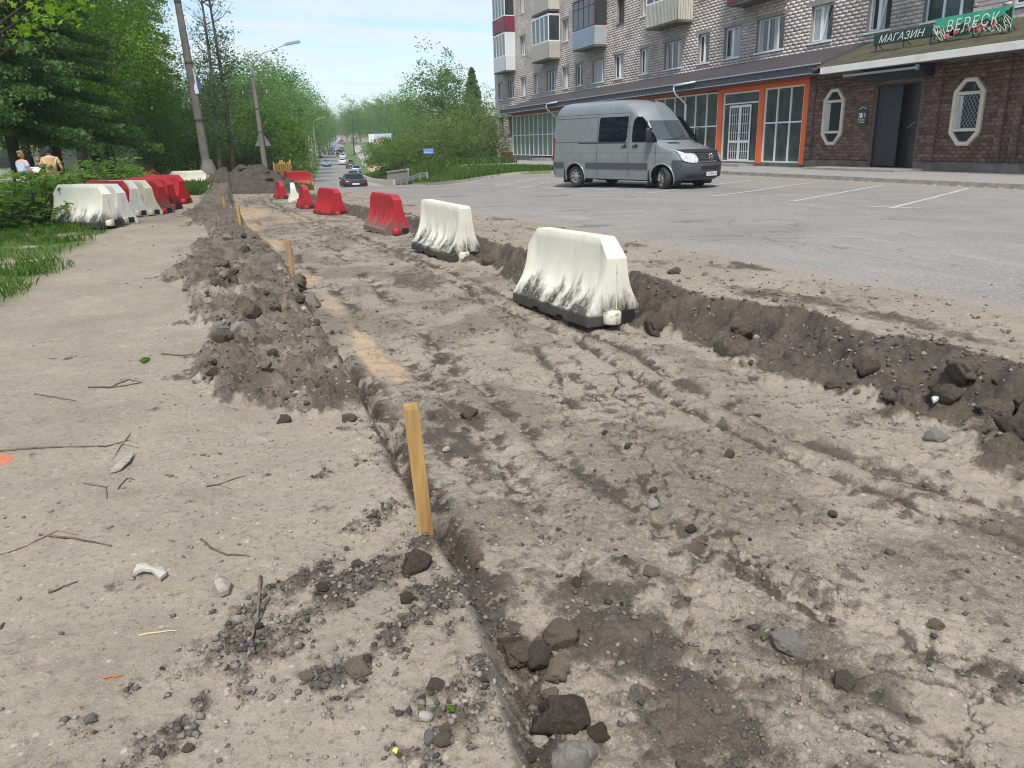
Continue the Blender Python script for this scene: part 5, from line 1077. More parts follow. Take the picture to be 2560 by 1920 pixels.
        mb = MB(); mb.lathe([(0, -.24), (.10, -.235), (.125, -.19), (.13, .15), (.115, .225), (0, .24)], 14, 0, Matrix.Translation(V.sc((3.30, yb+sg*.22, 1.62))) @ Matrix.Diagonal((.7, 1.0, 1, 1))); P(mb, 'mirror', M_trim)
        # head lamp, tail lamp, bonnet vents
        P(V.face([(.80, sg*.58, sg*.72), (.86, sg*.50, sg*.93), (1.0, sg*.52, sg*.95), (1.12, sg*.66, sg*.95), (1.18, sg*.80, sg*.94)], 1, .014, 12, 10), 'headlight', M_hl)
        P(V.side([(.85, -1.05, -.98), (1.6, -1.03, -.96)], sg, .012, 3, 6), 'tail_light', M_tl)
        P(V.face([(1.36, sg*.38, sg*.70), (1.40, sg*.36, sg*.70)], 1, .012, 6, 3), 'bonnet_vent', M_trim)
    P(V.face([(.84, -.44, .44), (.90, -.50, .50), (1.06, -.52, .52), (1.12, -.50, .50)], 1, .016, 16, 8), 'grille', M_trim)
    for z in (.90, .97, 1.04): P(V.face([(z, -.47, .47), (z+.022, -.47, .47)], 1, .034, 16, 2), 'grille_slat', M_dgrey)
    P(V.face([(.815, -.46, .46), (.84, -.46, .46)], 1, .022, 16, 2), 'grille_trim', M_chrome)
    mb = MB(); x = V.front(0, .97)+.055; C0 = Vector(V.sc((x, 0, .965))); n = 28
    ringp = [C0+Vector((0, .105*math.cos(2*math.pi*i/n), .105*math.sin(2*math.pi*i/n))) for i in range(n+1)]; mb.tube(ringp, .011, 6, cap=False)
    for i in range(3): a = math.pi/2+i*2*math.pi/3; mb.bar(C0, C0+Vector((0, .1*math.cos(a), .1*math.sin(a))), .018, .03)
    P(mb, 'star_emblem', M_chrome)
    P(V.face([(1.10, -.80, .80), (1.15, -.88, .88), (1.19, -.90, .90)], 1, .05, 22, 4), 'bonnet_deflector', M_trim)
    P(V.face([(.60, -.42, .42), (.70, -.46, .46)], 1, .012, 12, 3), 'lower_grille', M_trim)
    P(V.face([(.36, -.8, .8), (.44, -.86, .86)], 1, .02, 16, 3), 'front_lip', M_trim)
    xp = V.front(0, .48)+.03; mb = MB(); mb.box(xp*K[0], (xp+.012)*K[0], -.27, .27, .44, .565); pl = P(mb, 'number_plate', M_plate, sm=False)
    o = link('plate_lettering', fit_text(text_mesh('H774PH 69', 1), .47, .075), M_ptxt, pl); o.matrix_local = Matrix(((0, 0, 1, (xp+.0155)*K[0]), (1, 0, 0, 0), (0, 1, 0, .5025), (0, 0, 0, 1)))
    mb = MB(); x, z = 2.45, 2.60; mb.tube([V.sc((x-.3, 0, z+.08)), V.sc((x+.05, 0, z+.02)), V.sc((x-.02, 0, z+.12))], [.03, .05, .02], 6); mb.tube([V.sc((x, 0, z+.08)), V.sc((x-.22, 0, z+.42))], .008, 4); P(mb, 'roof_antenna', M_trim)
    for y in (-.35, .3): mb = MB(); mb.bar(V.sc((V.front(y, 1.49)+.02, y, 1.49)), V.sc((V.front(y+.5, 1.58)+.022, y+.5, 1.58)), .02); P(mb, 'wiper', M_trim, sm=False)
    mb = MB(); mb.box(-.9*K[0], 3.2*K[0], -.7, .7, .24, .30); P(mb, 'underbody', M_trim, sm=False)
    return r
make_van()
def car_slices(kind):
    if kind == 'sedan': T = dict(w=[(.22, .80), (.4, .86), (.62, .875), (.82, .86), (.92, .80), (1.1, .71), (1.28, .63), (1.37, .53), (1.41, .3)], x0=[(.22, -.98), (.35, -1.05), (.6, -1.08), (.86, -1.04), (.93, -.95), (.955, -.50), (1.15, -.10), (1.32, .28), (1.38, .55), (1.41, .9)], x1=[(.22, 3.38), (.4, 3.48), (.55, 3.46), (.66, 3.38), (.76, 3.1), (.86, 2.55), (.93, 2.28), (1.15, 1.85), (1.32, 1.5), (1.38, 1.3), (1.41, 1.1)], H=1.41)
    elif kind == 'hatch': T = dict(w=[(.22, .78), (.4, .83), (.62, .85), (.85, .83), (.98, .78), (1.2, .70), (1.38, .62), (1.46, .52), (1.5, .3)], x0=[(.22, -.62), (.4, -.70), (.7, -.72), (.95, -.66), (1.1, -.55), (1.3, -.35), (1.42, -.15), (1.5, .2)], x1=[(.22, 3.1), (.4, 3.2), (.6, 3.16), (.74, 3.05), (.86, 2.7), (.96, 2.32), (1.2, 1.9), (1.4, 1.5), (1.46, 1.3), (1.5, 1.1)], H=1.5)
    else: T = dict(w=[(.3, .82), (.5, .89), (.8, .90), (1.05, .88), (1.15, .82), (1.4, .76), (1.62, .70), (1.7, .60), (1.74, .4)], x0=[(.3, -.78), (.5, -.86), (1.0, -.88), (1.2, -.82), (1.5, -.70), (1.66, -.58), (1.74, -.2)], x1=[(.3, 3.3), (.5, 3.42), (.8, 3.38), (.95, 3.25), (1.05, 2.75), (1.15, 2.35), (1.4, 1.95), (1.62, 1.6), (1.7, 1.4), (1.74, 1.1)], H=1.74)
    return T
CAR_CACHE = {}
def make_car(kind, m, label, px, dist, lane, z=None, away=True, rz=None, det=True, at=None, s=1.04):
    T = car_slices(kind); V = Slices(T['w'], T['x0'], T['x1'], [(.2, .3), (.9, .45), (1.8, .35)], (9, 0), s, s, s)
    if at is None: p = pd(px[0], px[1], dist); at = (p[0], p[1])
    zz = gz(*at) if z is None else z
    if rz is None:
        d = Vector((road_c(at[1]+3)-road_c(at[1]-3), 6, 0)); rz = math.atan2(d.y, d.x)+(0 if away else math.pi)
    r = empty('car', (at[0], at[1], zz), rz, label, 'car', 'cars on the road ahead'); H = T['H']; f = H/1.41
    zs = sorted(set([round(x, 3) for x in [T['w'][0][0]]+list(np.linspace(T['w'][0][0], H, 22 if det else 13))]+[p[0] for p in T['w']]))
    V.build(np.array(zs), 44 if det else 24, [('body', m, lambda x, y, z: True)], root=r, wheels=(0, 2.65), wr=.36, wz=.31)
    zb, zt = (.96, 1.34) if kind == 'sedan' else ((1.0, 1.42) if kind == 'hatch' else (1.17, 1.64))
    V.face([(zb, -.66, .66), (zt, -.52, .52)], 1, .012, 12, 5).obj('windscreen', M_aglassl, r, True); V.face([(zb, -.62, .62), (zt, -.5, .5)], -1, .012, 12, 5).obj('rear_window', M_aglass, r, True)
    for sg in (-1, 1):
        for a, b_ in ((.06, .49), (.53, .93)):
            def row(z_): x0, x1 = float(itp(z_, T['x0']))+.18, float(itp(z_, T['x1']))-.5; return (z_, x0+(x1-x0)*a, x0+(x1-x0)*b_)
            V.side([row(zb), row((zb+zt)/2), row(zt)], sg, .010, 6, 4).obj('side_window', M_aglass, r, True)
        for x in (0, 2.65): wheel(r, x, sg*.72, .31, .2, sg, 0, 5, k=(s, s, s))
        zl = .66*f if kind != 'sedan' else .70
        V.face([(zl-.06, sg*.42, sg*.80), (zl+.06, sg*.46, sg*.82)], 1, .012, 6, 3).obj('headlight', M_hl, r, True); V.face([(zl+.0, sg*.46, sg*.84), (zl+.10, sg*.46, sg*.84)], -1, .012, 8, 3).obj('tail_light', M_tl, r, True)
        mb = MB(); y = sg*(V.half(1.75, zb)+.10); mb.lathe([(0, -.07), (.09, -.05), (.10, .03), (0, .08)], 8, 0, Matrix.Translation(V.sc((1.85, y, zb+.02)))); mb.obj('mirror', m, r, True)
    for e, nm in ((1, 'front_bumper'), (-1, 'rear_bumper')): V.face([(T['w'][0][0]+.02, -.78, .78), (.42*f, -.80, .80)], e, .02, 12, 3).obj(nm, M_dgrey if kind != 'sedan' else m, r, True)
    V.face([(.56*f, -.34, .34), (.68*f, -.36, .36)], 1, .014, 8, 2).obj('grille', M_trim, r, True)
    for e in (1, -1):
        x = (V.front(0, .5) if e > 0 else V.rear(0, .62))*s; z0 = .44 if e > 0 else .62*f; mb = MB(); mb.box(x+(.02 if e > 0 else -.04), x+(.04 if e > 0 else -.02), -.27, .27, z0, z0+.12); mb.obj('number_plate', M_plate, r)
    mb = MB(); mb.box(-.4*s, 3.0*s, -.66*s, .66*s, .18*f, .24*f); mb.obj('underbody', M_trim, r)
    return r
c4 = lambda x, y: cr_(C4, x, y)
PB = {k: paint('car_paint_'+k, v, mt, .3) for k, v, mt in [('black', (.018, .02, .024), .3), ('silver', (.38, .42, .46), .5), ('skyblue', (.22, .38, .50), .4), ('white', (.68, .69, .70), 0.), ('darkblue', (.03, .05, .10), .4), ('maroon', (.20, .03, .03), .2), ('brown', (.13, .06, .04), .3), ('blue', (.04, .13, .36), .2), ('yellowgreen', (.45, .50, .12), 0.), ('grey', (.12, .13, .14), .5)]}
for kind, cl, lab, px, dist, away in [
    ('sedan', 'black', 'black saloon nearest on the road, seen from behind with red tail lights', (1362, 1000), 61, True), ('hatch', 'silver', 'silver car directly in front of the black saloon', (1345, 880), 108, True), ('hatch', 'skyblue', 'light blue car just right of the silver car in the queue', (1390, 830), 140, True), ('suv', 'grey', 'dark car driving ahead of the silver and light blue cars', (1305, 790), 166, True),
    ('sedan', 'white', 'white saloon alone in the middle of the queue, going away', (1192, 672), 182, True), ('hatch', 'white', 'white car close in front of the white saloon', (1200, 628), 208, True), ('suv', 'black', 'black car ahead of the two white cars', (1155, 612), 232, True), ('hatch', 'brown', 'brown car ahead of the black one', (1190, 590), 258, True), ('sedan', 'maroon', 'red car at the top of the road', (1212, 505), 340, True), ('hatch', 'maroon', 'dark red car beside the red one at the top of the road', (1168, 498), 352, True),
    ('hatch', 'skyblue', 'pale blue car coming down the road towards the camera', (980, 748), 178, False), ('suv', 'darkblue', 'dark blue car coming down the road behind the pale blue one', (1040, 597), 238, False), ('hatch', 'blue', 'blue car close behind the dark blue one, coming down', (1060, 570), 262, False), ('sedan', 'silver', 'silver car near the top of the road, coming down', (1073, 500), 325, False),
    ('suv', 'yellowgreen', 'yellow green vehicle at the top left of the road', (1003, 482), 360, False), ('suv', 'blue', 'blue vehicle crossing the top of the road', (1190, 452), 385, True), ('hatch', 'white', 'white car parked on the left verge by the poles', (885, 585), 222, False), ('sedan', 'black', 'dark car parked behind the white one on the left verge', (925, 550), 246, False)]:
    p = pd(*c4(*px), dist); make_car(kind, PB[cl], lab, None, dist, 0, away=away, det=dist < 100, at=(p[0], p[1]), s=1.06)
# ---------------------------------------------------------------- trees, bushes, grass
def leaves(C, size, rng, tint, up=.05, star=None, droop=0.):
    """C leaf centres -> folded diamonds (or lobed leaves), one random facing each"""
    n = len(C); a = rng.uniform(0, 2*np.pi, n); nz = rng.normal(0, 1, (n, 3)); nz[:, 2] = np.abs(nz[:, 2])+up; nz /= np.linalg.norm(nz, axis=1)[:, None]
    t = np.stack([np.cos(a), np.sin(a), rng.uniform(-.5, .3, n)-droop], -1); t -= nz*(t*nz).sum(1)[:, None]; t /= np.linalg.norm(t, axis=1)[:, None]; b = np.cross(nz, t)
    sz = size*rng.uniform(.6, 1.25, n)[:, None]
    if star is None: prof = [(-.5, 0, 0), (.02, -.30, .07), (.5, 0, -.03), (.02, .30, .07)]; faces = [(0, 1, 2, 3)]
    else:
        prof = star; k = len(star); faces = None
    m = len(prof); V = np.zeros((n, m, 3))
    for i, (x, y, z) in enumerate(prof): V[:, i] = C+sz*(t*x+b*y+nz*z)
    base_ = (np.arange(n)*m)[:, None]
    if star is None: F = base_+np.array([[0, 1, 2, 3]])
    else: F = (base_[:, :, None]+np.array(STAR_F)[None]).reshape(-1, 4)
    return V.reshape(-1, 3), F, np.repeat(np.clip(tint, 0, 1), m)
# maple leaf: centre, five lobes with notches between
STAR = [(-.05, 0, 0)]+[(r*math.cos(a), r*math.sin(a), z) for a, r, z in [(math.radians(-150), .18, 0), (math.radians(-110), .38, -.03), (math.radians(-82), .24, .02), (math.radians(-52), .50, -.05), (math.radians(-26), .27, .03), (0, .60, -.06), (math.radians(26), .27, .03), (math.radians(52), .50, -.05), (math.radians(82), .24, .02), (math.radians(110), .38, -.03), (math.radians(150), .18, 0)]]
STAR_F = [(0, 1, 2, 3), (0, 3, 4, 5), (0, 5, 6, 7), (0, 7, 8, 9), (0, 9, 10, 11)]
def clumps(rng, env, nclump, per, rc, shell=.55, flat=.7):
    """leaf centres in clumps inside an envelope: env(d)->radius vector for unit directions"""
    d = rng.normal(0, 1, (nclump, 3)); d /= np.linalg.norm(d, axis=1)[:, None]
    r = rng.uniform(0, 1, nclump)**(1/3.)*(1-shell)+shell*rng.uniform(.75, 1.05, nclump); r = np.where(rng.random(nclump) < .3, r*rng.uniform(.3, .9, nclump), r)
    c = env(d)*r[:, None]; k = rng.integers(int(per*.5), int(per*1.5), nclump); idx = np.repeat(np.arange(nclump), k)
    g = rng.normal(0, 1, (len(idx), 3)); g *= (rc*rng.uniform(.5, 1.2, nclump))[idx][:, None]*np.array([1, 1, flat])
    return c[idx]+g, np.clip(.5+.22*rng.normal(0, 1, nclump)[idx]*1+.16*rng.normal(0, 1, len(idx)), 0, 1), c
def env_tree(rx, ry, rzu, rzd, lump=.28, seed=0, top=1.6):
    def f(d):
        n = .5*vnoise(d[:, 0]*2.2+d[:, 2]*1.7+seed, d[:, 1]*2.2-d[:, 2]*1.1, seed)+.5*vnoise(d[:, 0]*4+9, d[:, 1]*4+d[:, 2]*3, seed+5); k = 1+lump*2*n
        h = np.hypot(d[:, 0], d[:, 1])**(1/1.0); z = d[:, 2]
        return np.stack([d[:, 0]*rx*k, d[:, 1]*ry*k, np.where(z > 0, z*rzu*k, z*rzd*k)], -1)
    return f
def limbs(mb, rng, h, r0, cc, targets, lean=(0, 0), n=7, first=.3):
    top = Vector((lean[0], lean[1], h)); pts = [Vector((0, 0, -.3))]+[Vector((lean[0]*t*t+.12*math.sin(t*5+h), lean[1]*t*t+.12*math.cos(t*4), h*t)) for t in (.12, .3, .5, .7, .88, 1.)]
    mb.tube(pts, [r0*1.35, r0*1.02, r0*.85, r0*.66, r0*.45, r0*.25, r0*.06], n)
    for tg in targets:
        tz = max(first*h, min(.93*h, tg[2]-.35*math.hypot(tg[0], tg[1])-.3)); t = tz/h; s_ = Vector((lean[0]*t*t, lean[1]*t*t, tz)); e = Vector(tg); m_ = s_.lerp(e, .5)+Vector((0, 0, -.08*(e-s_).length)); r = r0*(1-t)*.5+.02
        mb.tube([s_, m_, e], [r, r*.6, r*.15], 5)
M_bark = mat('bark', (.035, .028, .022), .95, noise=(6, (.075, .062, .05), .35, .65), bump=(14, .6), stretch=(1, 1, .25)); M_barkl = mat('grey_bark', (.17, .155, .135), .95, noise=(6, (.05, .045, .04), .35, .65), stretch=(1, 1, .3))
LM = dict(linden=leaf_mat('linden_leaf', (.045, .115, .016), (.15, .30, .045), .48, (.26, .43, .08)), maple=leaf_mat('maple_leaf', (.10, .22, .015), (.23, .42, .04), .55, (.34, .52, .07)), sapling=leaf_mat('sapling_leaf', (.05, .12, .022), (.15, .27, .05), .4, (.30, .30, .07)), willow=leaf_mat('willow_leaf', (.055, .13, .020), (.15, .27, .055), .40), birch=leaf_mat('birch_leaf', (.04, .105, .028), (.12, .22, .07), .4), far=leaf_mat('far_leaf', (.06, .15, .03), (.15, .28, .07), .38), spruce=leaf_mat('spruce_needle', (.02, .055, .018), (.09, .17, .05), .3), shrub=leaf_mat('shrub_leaf', (.07, .13, .03), (.19, .27, .085), .4))
def build_tree(name, seed, h, crown, leaf, nclump, per, rc, lm, r0, label, grp=None, loc=(0, 0, 0), rz=0, bark=M_bark, lean=(0, 0), nl=9, cat='tree', flat=.7, shell=.55, droop=0., lump=.28):
    """crown = (centre height, rx, ry, up, down)"""
    rng = np.random.default_rng(seed); cz, rx, ry, zu, zd = crown
    C, tint, cc = clumps(rng, env_tree(rx, ry, zu, zd, lump, seed), nclump, per, rc, shell, flat); C = C+np.array([lean[0]*.6, lean[1]*.6, cz]); cc = cc+np.array([lean[0]*.6, lean[1]*.6, cz])
    C = C[C[:, 2] > .15]; tint = tint[:len(C)]
    V, F, t = leaves(C, leaf, rng, tint, droop=droop)
    r = empty(name, loc, rz, label, cat, grp); link('crown', np_mesh('crown', V, F, {'tint': t}), LM[lm], r)
    mb = MB(); limbs(mb, rng, h*.93, r0, cz, [tuple(c) for c in cc[rng.choice(len(cc), min(nl, len(cc)), replace=False)]], lean); mb.obj('trunk', bark, r, True)
    return r
def gcoord(x, d, y=366/DS): p = pd(x*DS, y*DS, d); return (p[0], p[1], gz(p[0], p[1])-.05)
def place(proto, x, d, sc, label, grp=None, first=False, dz=0.):
    r = proto if first else copy_tree(proto); g = gcoord(x, d); r.location = (g[0], g[1], g[2]+dz); r.rotation_euler = (0, 0, random.uniform(0, 6.28)); s_ = sc if hasattr(sc, '__len__') else (sc, sc, sc); r.scale = s_
    r['label'] = label
    if grp: r['group'] = grp
    elif 'group' in r: del r['group']
    return r
# dark park trees on the left
GP = 'dense dark park trees behind the bushes'
lin = build_tree('linden_tree', 11, 17, (8.2, 4.6, 4.6, 9.0, 6.4), .155, 330, 100, .66, 'linden', .26, '', nl=14)
lin2 = build_tree('linden_tree', 12, 16, (8.0, 4.2, 4.4, 8.5, 6.0), .155, 300, 95, .70, 'linden', .22, '', nl=14)
for i, (x, d, sc, lb) in enumerate([(178, 38, .95, 'dense dark tree with its trunk just left of the parked barriers'), (232, 45, 1.0, 'tall dense dark tree behind the red barriers of the parked row'), (335, 52, .55, 'dark tree standing left behind the leaning concrete pole'), (110, 42, 1.1, 'dark tree right behind the two people'), (282, 54, .85, 'dark tree in the second line, between the tall trees and the parked row'), (60, 44, 1.2, 'dark tree filling the far left behind the spruces')]):
    place(lin if i % 2 == 0 else lin2, x, d, sc, lb, None, first=i < 2)
for i, (x, d, sc) in enumerate([(20, 60, 1.1), (110, 62, 1.2), (190, 64, 1.15), (255, 66, 1.0), (330, 66, .6), (385, 66, .45)]): place(lin2 if i % 2 else lin, x, d, sc, (ORD[i] if i else 'first')+' dark tree from the left in the background line of the park', GP)
def spruce(seed, h, R, label, loc, zb=1.2, droop=.5, lm='spruce', nb=130, grp=None, lf=.15):
    rng = np.random.default_rng(seed); C = []; T = []; mb = MB(); mb.tube([(0, 0, -.3), (0, 0, h*.5), (0, 0, h)], [.2*h/14, .12*h/14, .01], 7)
    for i in range(nb):
        z = zb+(h-zb)*(i/nb)**1.0; L = R*(1-(z-zb)/(h-zb))**.75*rng.uniform(.75, 1.1)+.12; a = i*2.399+rng.uniform(-.3, .3); k = max(4, int(L*(20 if lf > .3 else 44))); t = np.linspace(.12, 1, k)
        x = L*t*math.cos(a); y = L*t*math.sin(a); zz = z-droop*L*(t**1.3)*.55+.10*L*t**3
        if i % 3 == 0: mb.tube([(0, 0, z), (x[k//2], y[k//2], zz[k//2]), (x[-1], y[-1], zz[-1])], [.03, .02, .006], 4)
        for q in range(3 if lf > .3 else 5):
            sp = rng.normal(0, .10+.16*L/R, k); C.append(np.stack([x-sp*math.sin(a), y+sp*math.cos(a), zz-rng.uniform(0, .28, k)*(.4+t)], -1)); T.append(np.clip(.25+.6*t+rng.normal(0, .15, k), 0, 1))
    V, F, t = leaves(np.concatenate(C), lf, rng, np.concatenate(T), up=.1, droop=.5)
    r = empty('spruce_tree', loc, 0, label, 'spruce', grp); link('crown', np_mesh('crown', V, F, {'tint': t}), LM[lm], r); mb.obj('trunk', M_bark, r, True); return r
spruce(3, 15, 3.4, 'drooping dark spruce at the left edge behind the people', gcoord(28, 26), 2.3); spruce(4, 16, 3.6, 'drooping dark spruce behind the man in the tan shirt', gcoord(118, 31), 2.6, nb=120); spruce(5, 22, 2.2, 'tall thin spruce behind the top of the leaning concrete pole', gcoord(352, 58), 6, nb=90)
sp = spruce(8, 15.5, 3.3, 'pointed dark spruce left of the brick apartment block', gcoord(1025, 128), 2, nb=120, lf=.55)
# maple branches hanging in from the left, big lobed leaves
def maple():
    rng = np.random.default_rng(21); ce = np.array(pd(-110, -190, 13.0)); bx = pd(-420, 300, 13.8); z0 = gz(bx[0], bx[1]); base_ = np.array([bx[0], bx[1], z0]); env = env_tree(2.35, 2.2, 1.5, 2.2, .25, 4)
    C, tint, cc = clumps(rng, env, 95, 18, .30, .8, .45); C = C+ce-base_; cc = cc+ce-base_; V, F, t = leaves(C, .17, rng, tint, .2, STAR)
    r = empty('maple_tree', base_, 0, 'bright green maple whose leafy branches hang into the top left corner', 'tree'); link('crown', np_mesh('crown', V, F, {'tint': t}), LM['maple'], r)
    mb = MB(); limbs(mb, rng, ce[2]-z0+1.5, .16, 0, [tuple(c) for c in cc[:45]], tuple((ce-base_)[:2]*1.2)); mb.obj('trunk', M_bark, r, True)
maple()
# two slender trees with bare tops
def slender(seed, x, d, h, label):
    rng = np.random.default_rng(seed); g = gcoord(x, d); r = empty('slender_tree', g, 0, label, 'tree'); mb = MB(); pts = [Vector((.25*math.sin(t*3+seed), .2*math.cos(t*4), h*t-.3)) for t in np.linspace(0, 1, 9)]; mb.tube(pts, [.17*(1-t)**.8+.012 for t in np.linspace(0, 1, 9)], 7); C = []
    for i in range(84):
        t = rng.uniform(.2, .99); s_ = Vector((.25*math.sin(t*3+seed), .2*math.cos(t*4), h*t-.3)); a = rng.uniform(0, 6.28); L = rng.uniform(1.2, 2.9)*(1.15-t*.6); up = rng.uniform(.35, 1.4) if t > .55 else rng.uniform(-.05, .6)
        d_ = Vector((math.cos(a), math.sin(a), up)).normalized(); e = s_+d_*L; m_ = s_.lerp(e, .5)+Vector((0, 0, -.12*L)); mb.tube([s_, m_, e], [.035, .02, .006], 4)
        for j in range(5):
            f = rng.uniform(.3, 1); b0 = m_.lerp(e, (f-.3)/.7); a2 = rng.uniform(0, 6.28); e2 = b0+Vector((math.cos(a2)*.6, math.sin(a2)*.6, rng.uniform(.0, .8)))*rng.uniform(.5, 1.2); mb.tube([b0, e2], [.012, .004], 3)
            if t < .62 or rng.random() < .12:
                n = 11 if t < .6 else 4; C.append(np.array(b0.lerp(e2, .7))[None]+rng.normal(0, .24, (n, 3)))
    C = np.concatenate(C); V, F, t = leaves(C, .16, rng, rng.uniform(.2, .9, len(C))); link('crown', np_mesh('crown', V, F, {'tint': t}), LM['birch'], r); mb.obj('trunk', M_barkl, r, True)
slender(31, 470, 52, 14.5, 'slender half bare tree right behind the leaning concrete pole, left of two'); slender(32, 491, 53, 15.5, 'slender half bare tree right behind the leaning concrete pole, right of two')
# lighter trees and bushes between the poles
mid = build_tree('young_tree', 41, 8, (4.2, 3.0, 3.0, 3.8, 3.6), .17, 190, 42, .5, 'birch', .10, '', nl=9); 
for i, (x, d, sc, lb) in enumerate([(425, 60, 1., 'light green young tree between the leaning pole and the dark park'), (455, 70, 1.25, 'light green tree behind the slender trees'), (505, 74, 1.3, 'light green tree behind the brown thicket'), (545, 78, 1.35, 'light green tree left of the dark lamp pole'), (395, 56, .8, 'low light green tree in front of the dark trees'), (340, 44, .55, 'small bright sapling under the dark trees beside the red barriers')]): place(mid, x, d, sc, lb, first=i == 0)
wil = build_tree('willow_bush', 43, 4.5, (2.3, 2.9, 2.9, 2.5, 2.3), .20, 210, 44, .36, 'willow', .07, '', nl=9, cat='bush', shell=.75, droop=.6, lump=.16)
for i, (x, d, sc, lb) in enumerate([(562, 60, 1.25, 'bright green rounded bush left of the dark lamp pole'), (606, 70, 1.0, 'bright green dome shaped bush between the two lamp poles'), (520, 66, 1.2, 'bright green bush rising behind the brown thicket')]): place(wil, x, d, sc, lb, first=i == 0)
def thicket():
    rng = np.random.default_rng(51); g = gcoord(527, 56); r = empty('brush_thicket', g, 0, 'dark tangle of bare brown stems behind the dirt heap', 'thicket'); mb = MB()
    for i in range(260):
        a, b = rng.uniform(0, 6.28), rng.uniform(0, 1)**.5; s_ = Vector((2.4*b*math.cos(a), 1.8*b*math.sin(a), -.1)); e = s_+Vector((rng.normal(0, 1.1), rng.normal(0, .8), rng.uniform(1.2, 3.3)*(1.15-.5*b))); mb.tube([s_, s_.lerp(e, .5)+Vector((rng.normal(0, .15), 0, .25)), e], [.035, .025, .008], 4)
    o = mb.obj('stems', M_bark, r); tag(o, kind='stuff'); C = np.stack([rng.normal(0, 1.2, 900), rng.normal(0, .9, 900), rng.uniform(.6, 3.2, 900)], -1); V, F, t = leaves(C, .12, rng, rng.uniform(0, .5, 900)); link('foliage', np_mesh('foliage', V, F, {'tint': t}), LM['linden'], r)
thicket()
# far trees along the road
GF = 'hazy tall trees along the left of the far road'
far = build_tree('roadside_tree', 61, 15, (8.2, 4.4, 4.4, 7.4, 5.2), .34, 170, 36, .75, 'far', .22, '', nl=10); far2 = build_tree('roadside_tree', 62, 14, (7.6, 3.8, 4.0, 6.8, 5.4), .32, 170, 34, .7, 'far', .2, '', nl=10, lump=.4)
k = 0
for q_, (x, d, sc) in enumerate([(572, 96, .95), (596, 108, 1.08), (618, 124, 1.1), (640, 140, 1.05), (655, 158, 1.05), (668, 176, 1.0), (680, 196, 1.0), (690, 214, .98), (700, 238, .95), (706, 262, 1.0), (712, 300, 1.0), (585, 150, 1.35), (625, 175, 1.4), (660, 215, 1.35), (535, 120, 1.1), (545, 92, .8), (500, 100, .95)]): place(far if k % 2 else far2, x, d, sc, (ORD[q_]+' tall tree along the left edge of the far road' if q_ < 11 else ['big hazy tree behind the start of the left roadside row', 'big hazy tree behind the middle of the left roadside row', 'big hazy tree behind the end of the left roadside row', 'hazy tree above the bright dome shaped bush on the left', 'hazy tree showing behind the dark lamp pole', 'hazy tree behind the brown thicket and slender trees'][q_-11]), GF, first=k < 2); k += 1
GE = 'hazy trees closing the view at the top of the road'
for q_, (x, d, sc) in enumerate(sorted([(716, 430, 1.1), (727, 450, .95), (738, 455, 1.0), (750, 430, 1.2), (765, 440, 1.2), (780, 420, 1.3), (706, 400, 1.2), (693, 380, 1.2), (800, 400, 1.4), (830, 390, 1.4)])): place(far if k % 2 else far2, x, d, sc, (ORD[q_] if q_ else 'first')+' hazy hilltop tree from the left, where the far road ends', GE); k += 1
place(far2, 765, 224, (1.0, 1.0, 1.12), 'single tall tree standing between the road and the right footpath')
GR = 'trees in the middle distance on the right of the road'
for q_, (x, d, sc) in enumerate(sorted([(803, 262, 1.0), (822, 232, 1.1), (842, 215, 1.05), (862, 205, 1.1), (884, 182, 1.05), (905, 160, .95), (925, 150, .8), (872, 240, 1.1)])): place(far if k % 2 else far2, x, d, sc, (ORD[q_] if q_ else 'first')+' leafy tree from the left in the middle distance right of the road', GR); k += 1
old = build_tree('old_tree', 71, 15.5, (9.4, 5.6, 5.0, 6.6, 5.6), .34, 240, 44, .72, 'far', .34, 'big old tree with an uneven crown standing out against the sky', loc=gcoord(960, 118), nl=26, shell=.35, lump=.42)
bir = build_tree('birch_tree', 72, 12, (7.5, 2.6, 2.6, 5., 4.5), .28, 70, 18, .6, 'birch', .12, 'thin airy birch touching the corner of the apartment block', loc=gcoord(1054, 120), nl=22, bark=M_barkl, lump=.5)
shr = build_tree('shrub', 73, 4.6, (2.3, 3.1, 3.1, 2.7, 2.3), .24, 170, 40, .45, 'shrub', .06, '', nl=14, cat='bush', lump=.35, bark=M_barkl)
for i, (x, d, sc, lb) in enumerate([(930, 86, .95, 'yellowish shrub behind the blue sign, left of the shrub belt'), (975, 80, 1.0, 'broad shrub in the middle of the belt left of the apartment block'), (1026, 80, 1.1, 'tall shrub beside the corner of the apartment block'), (1062, 88, 1.15, 'shrub pressed against the left end of the apartment block'), (900, 98, 1.0, 'low shrub left of the blue sign'), (1000, 70, .65, 'low shrub at the back edge of the lawn')]): place(shr, x, d, sc, lb, first=i == 0)
place(wil, 842, 98, (1.2, 1.2, .98), 'bright yellow green bush in front of the billboard post'); place(wil, 868, 92, (.9, .9, .75), 'smaller bright bush right of the one at the billboard')
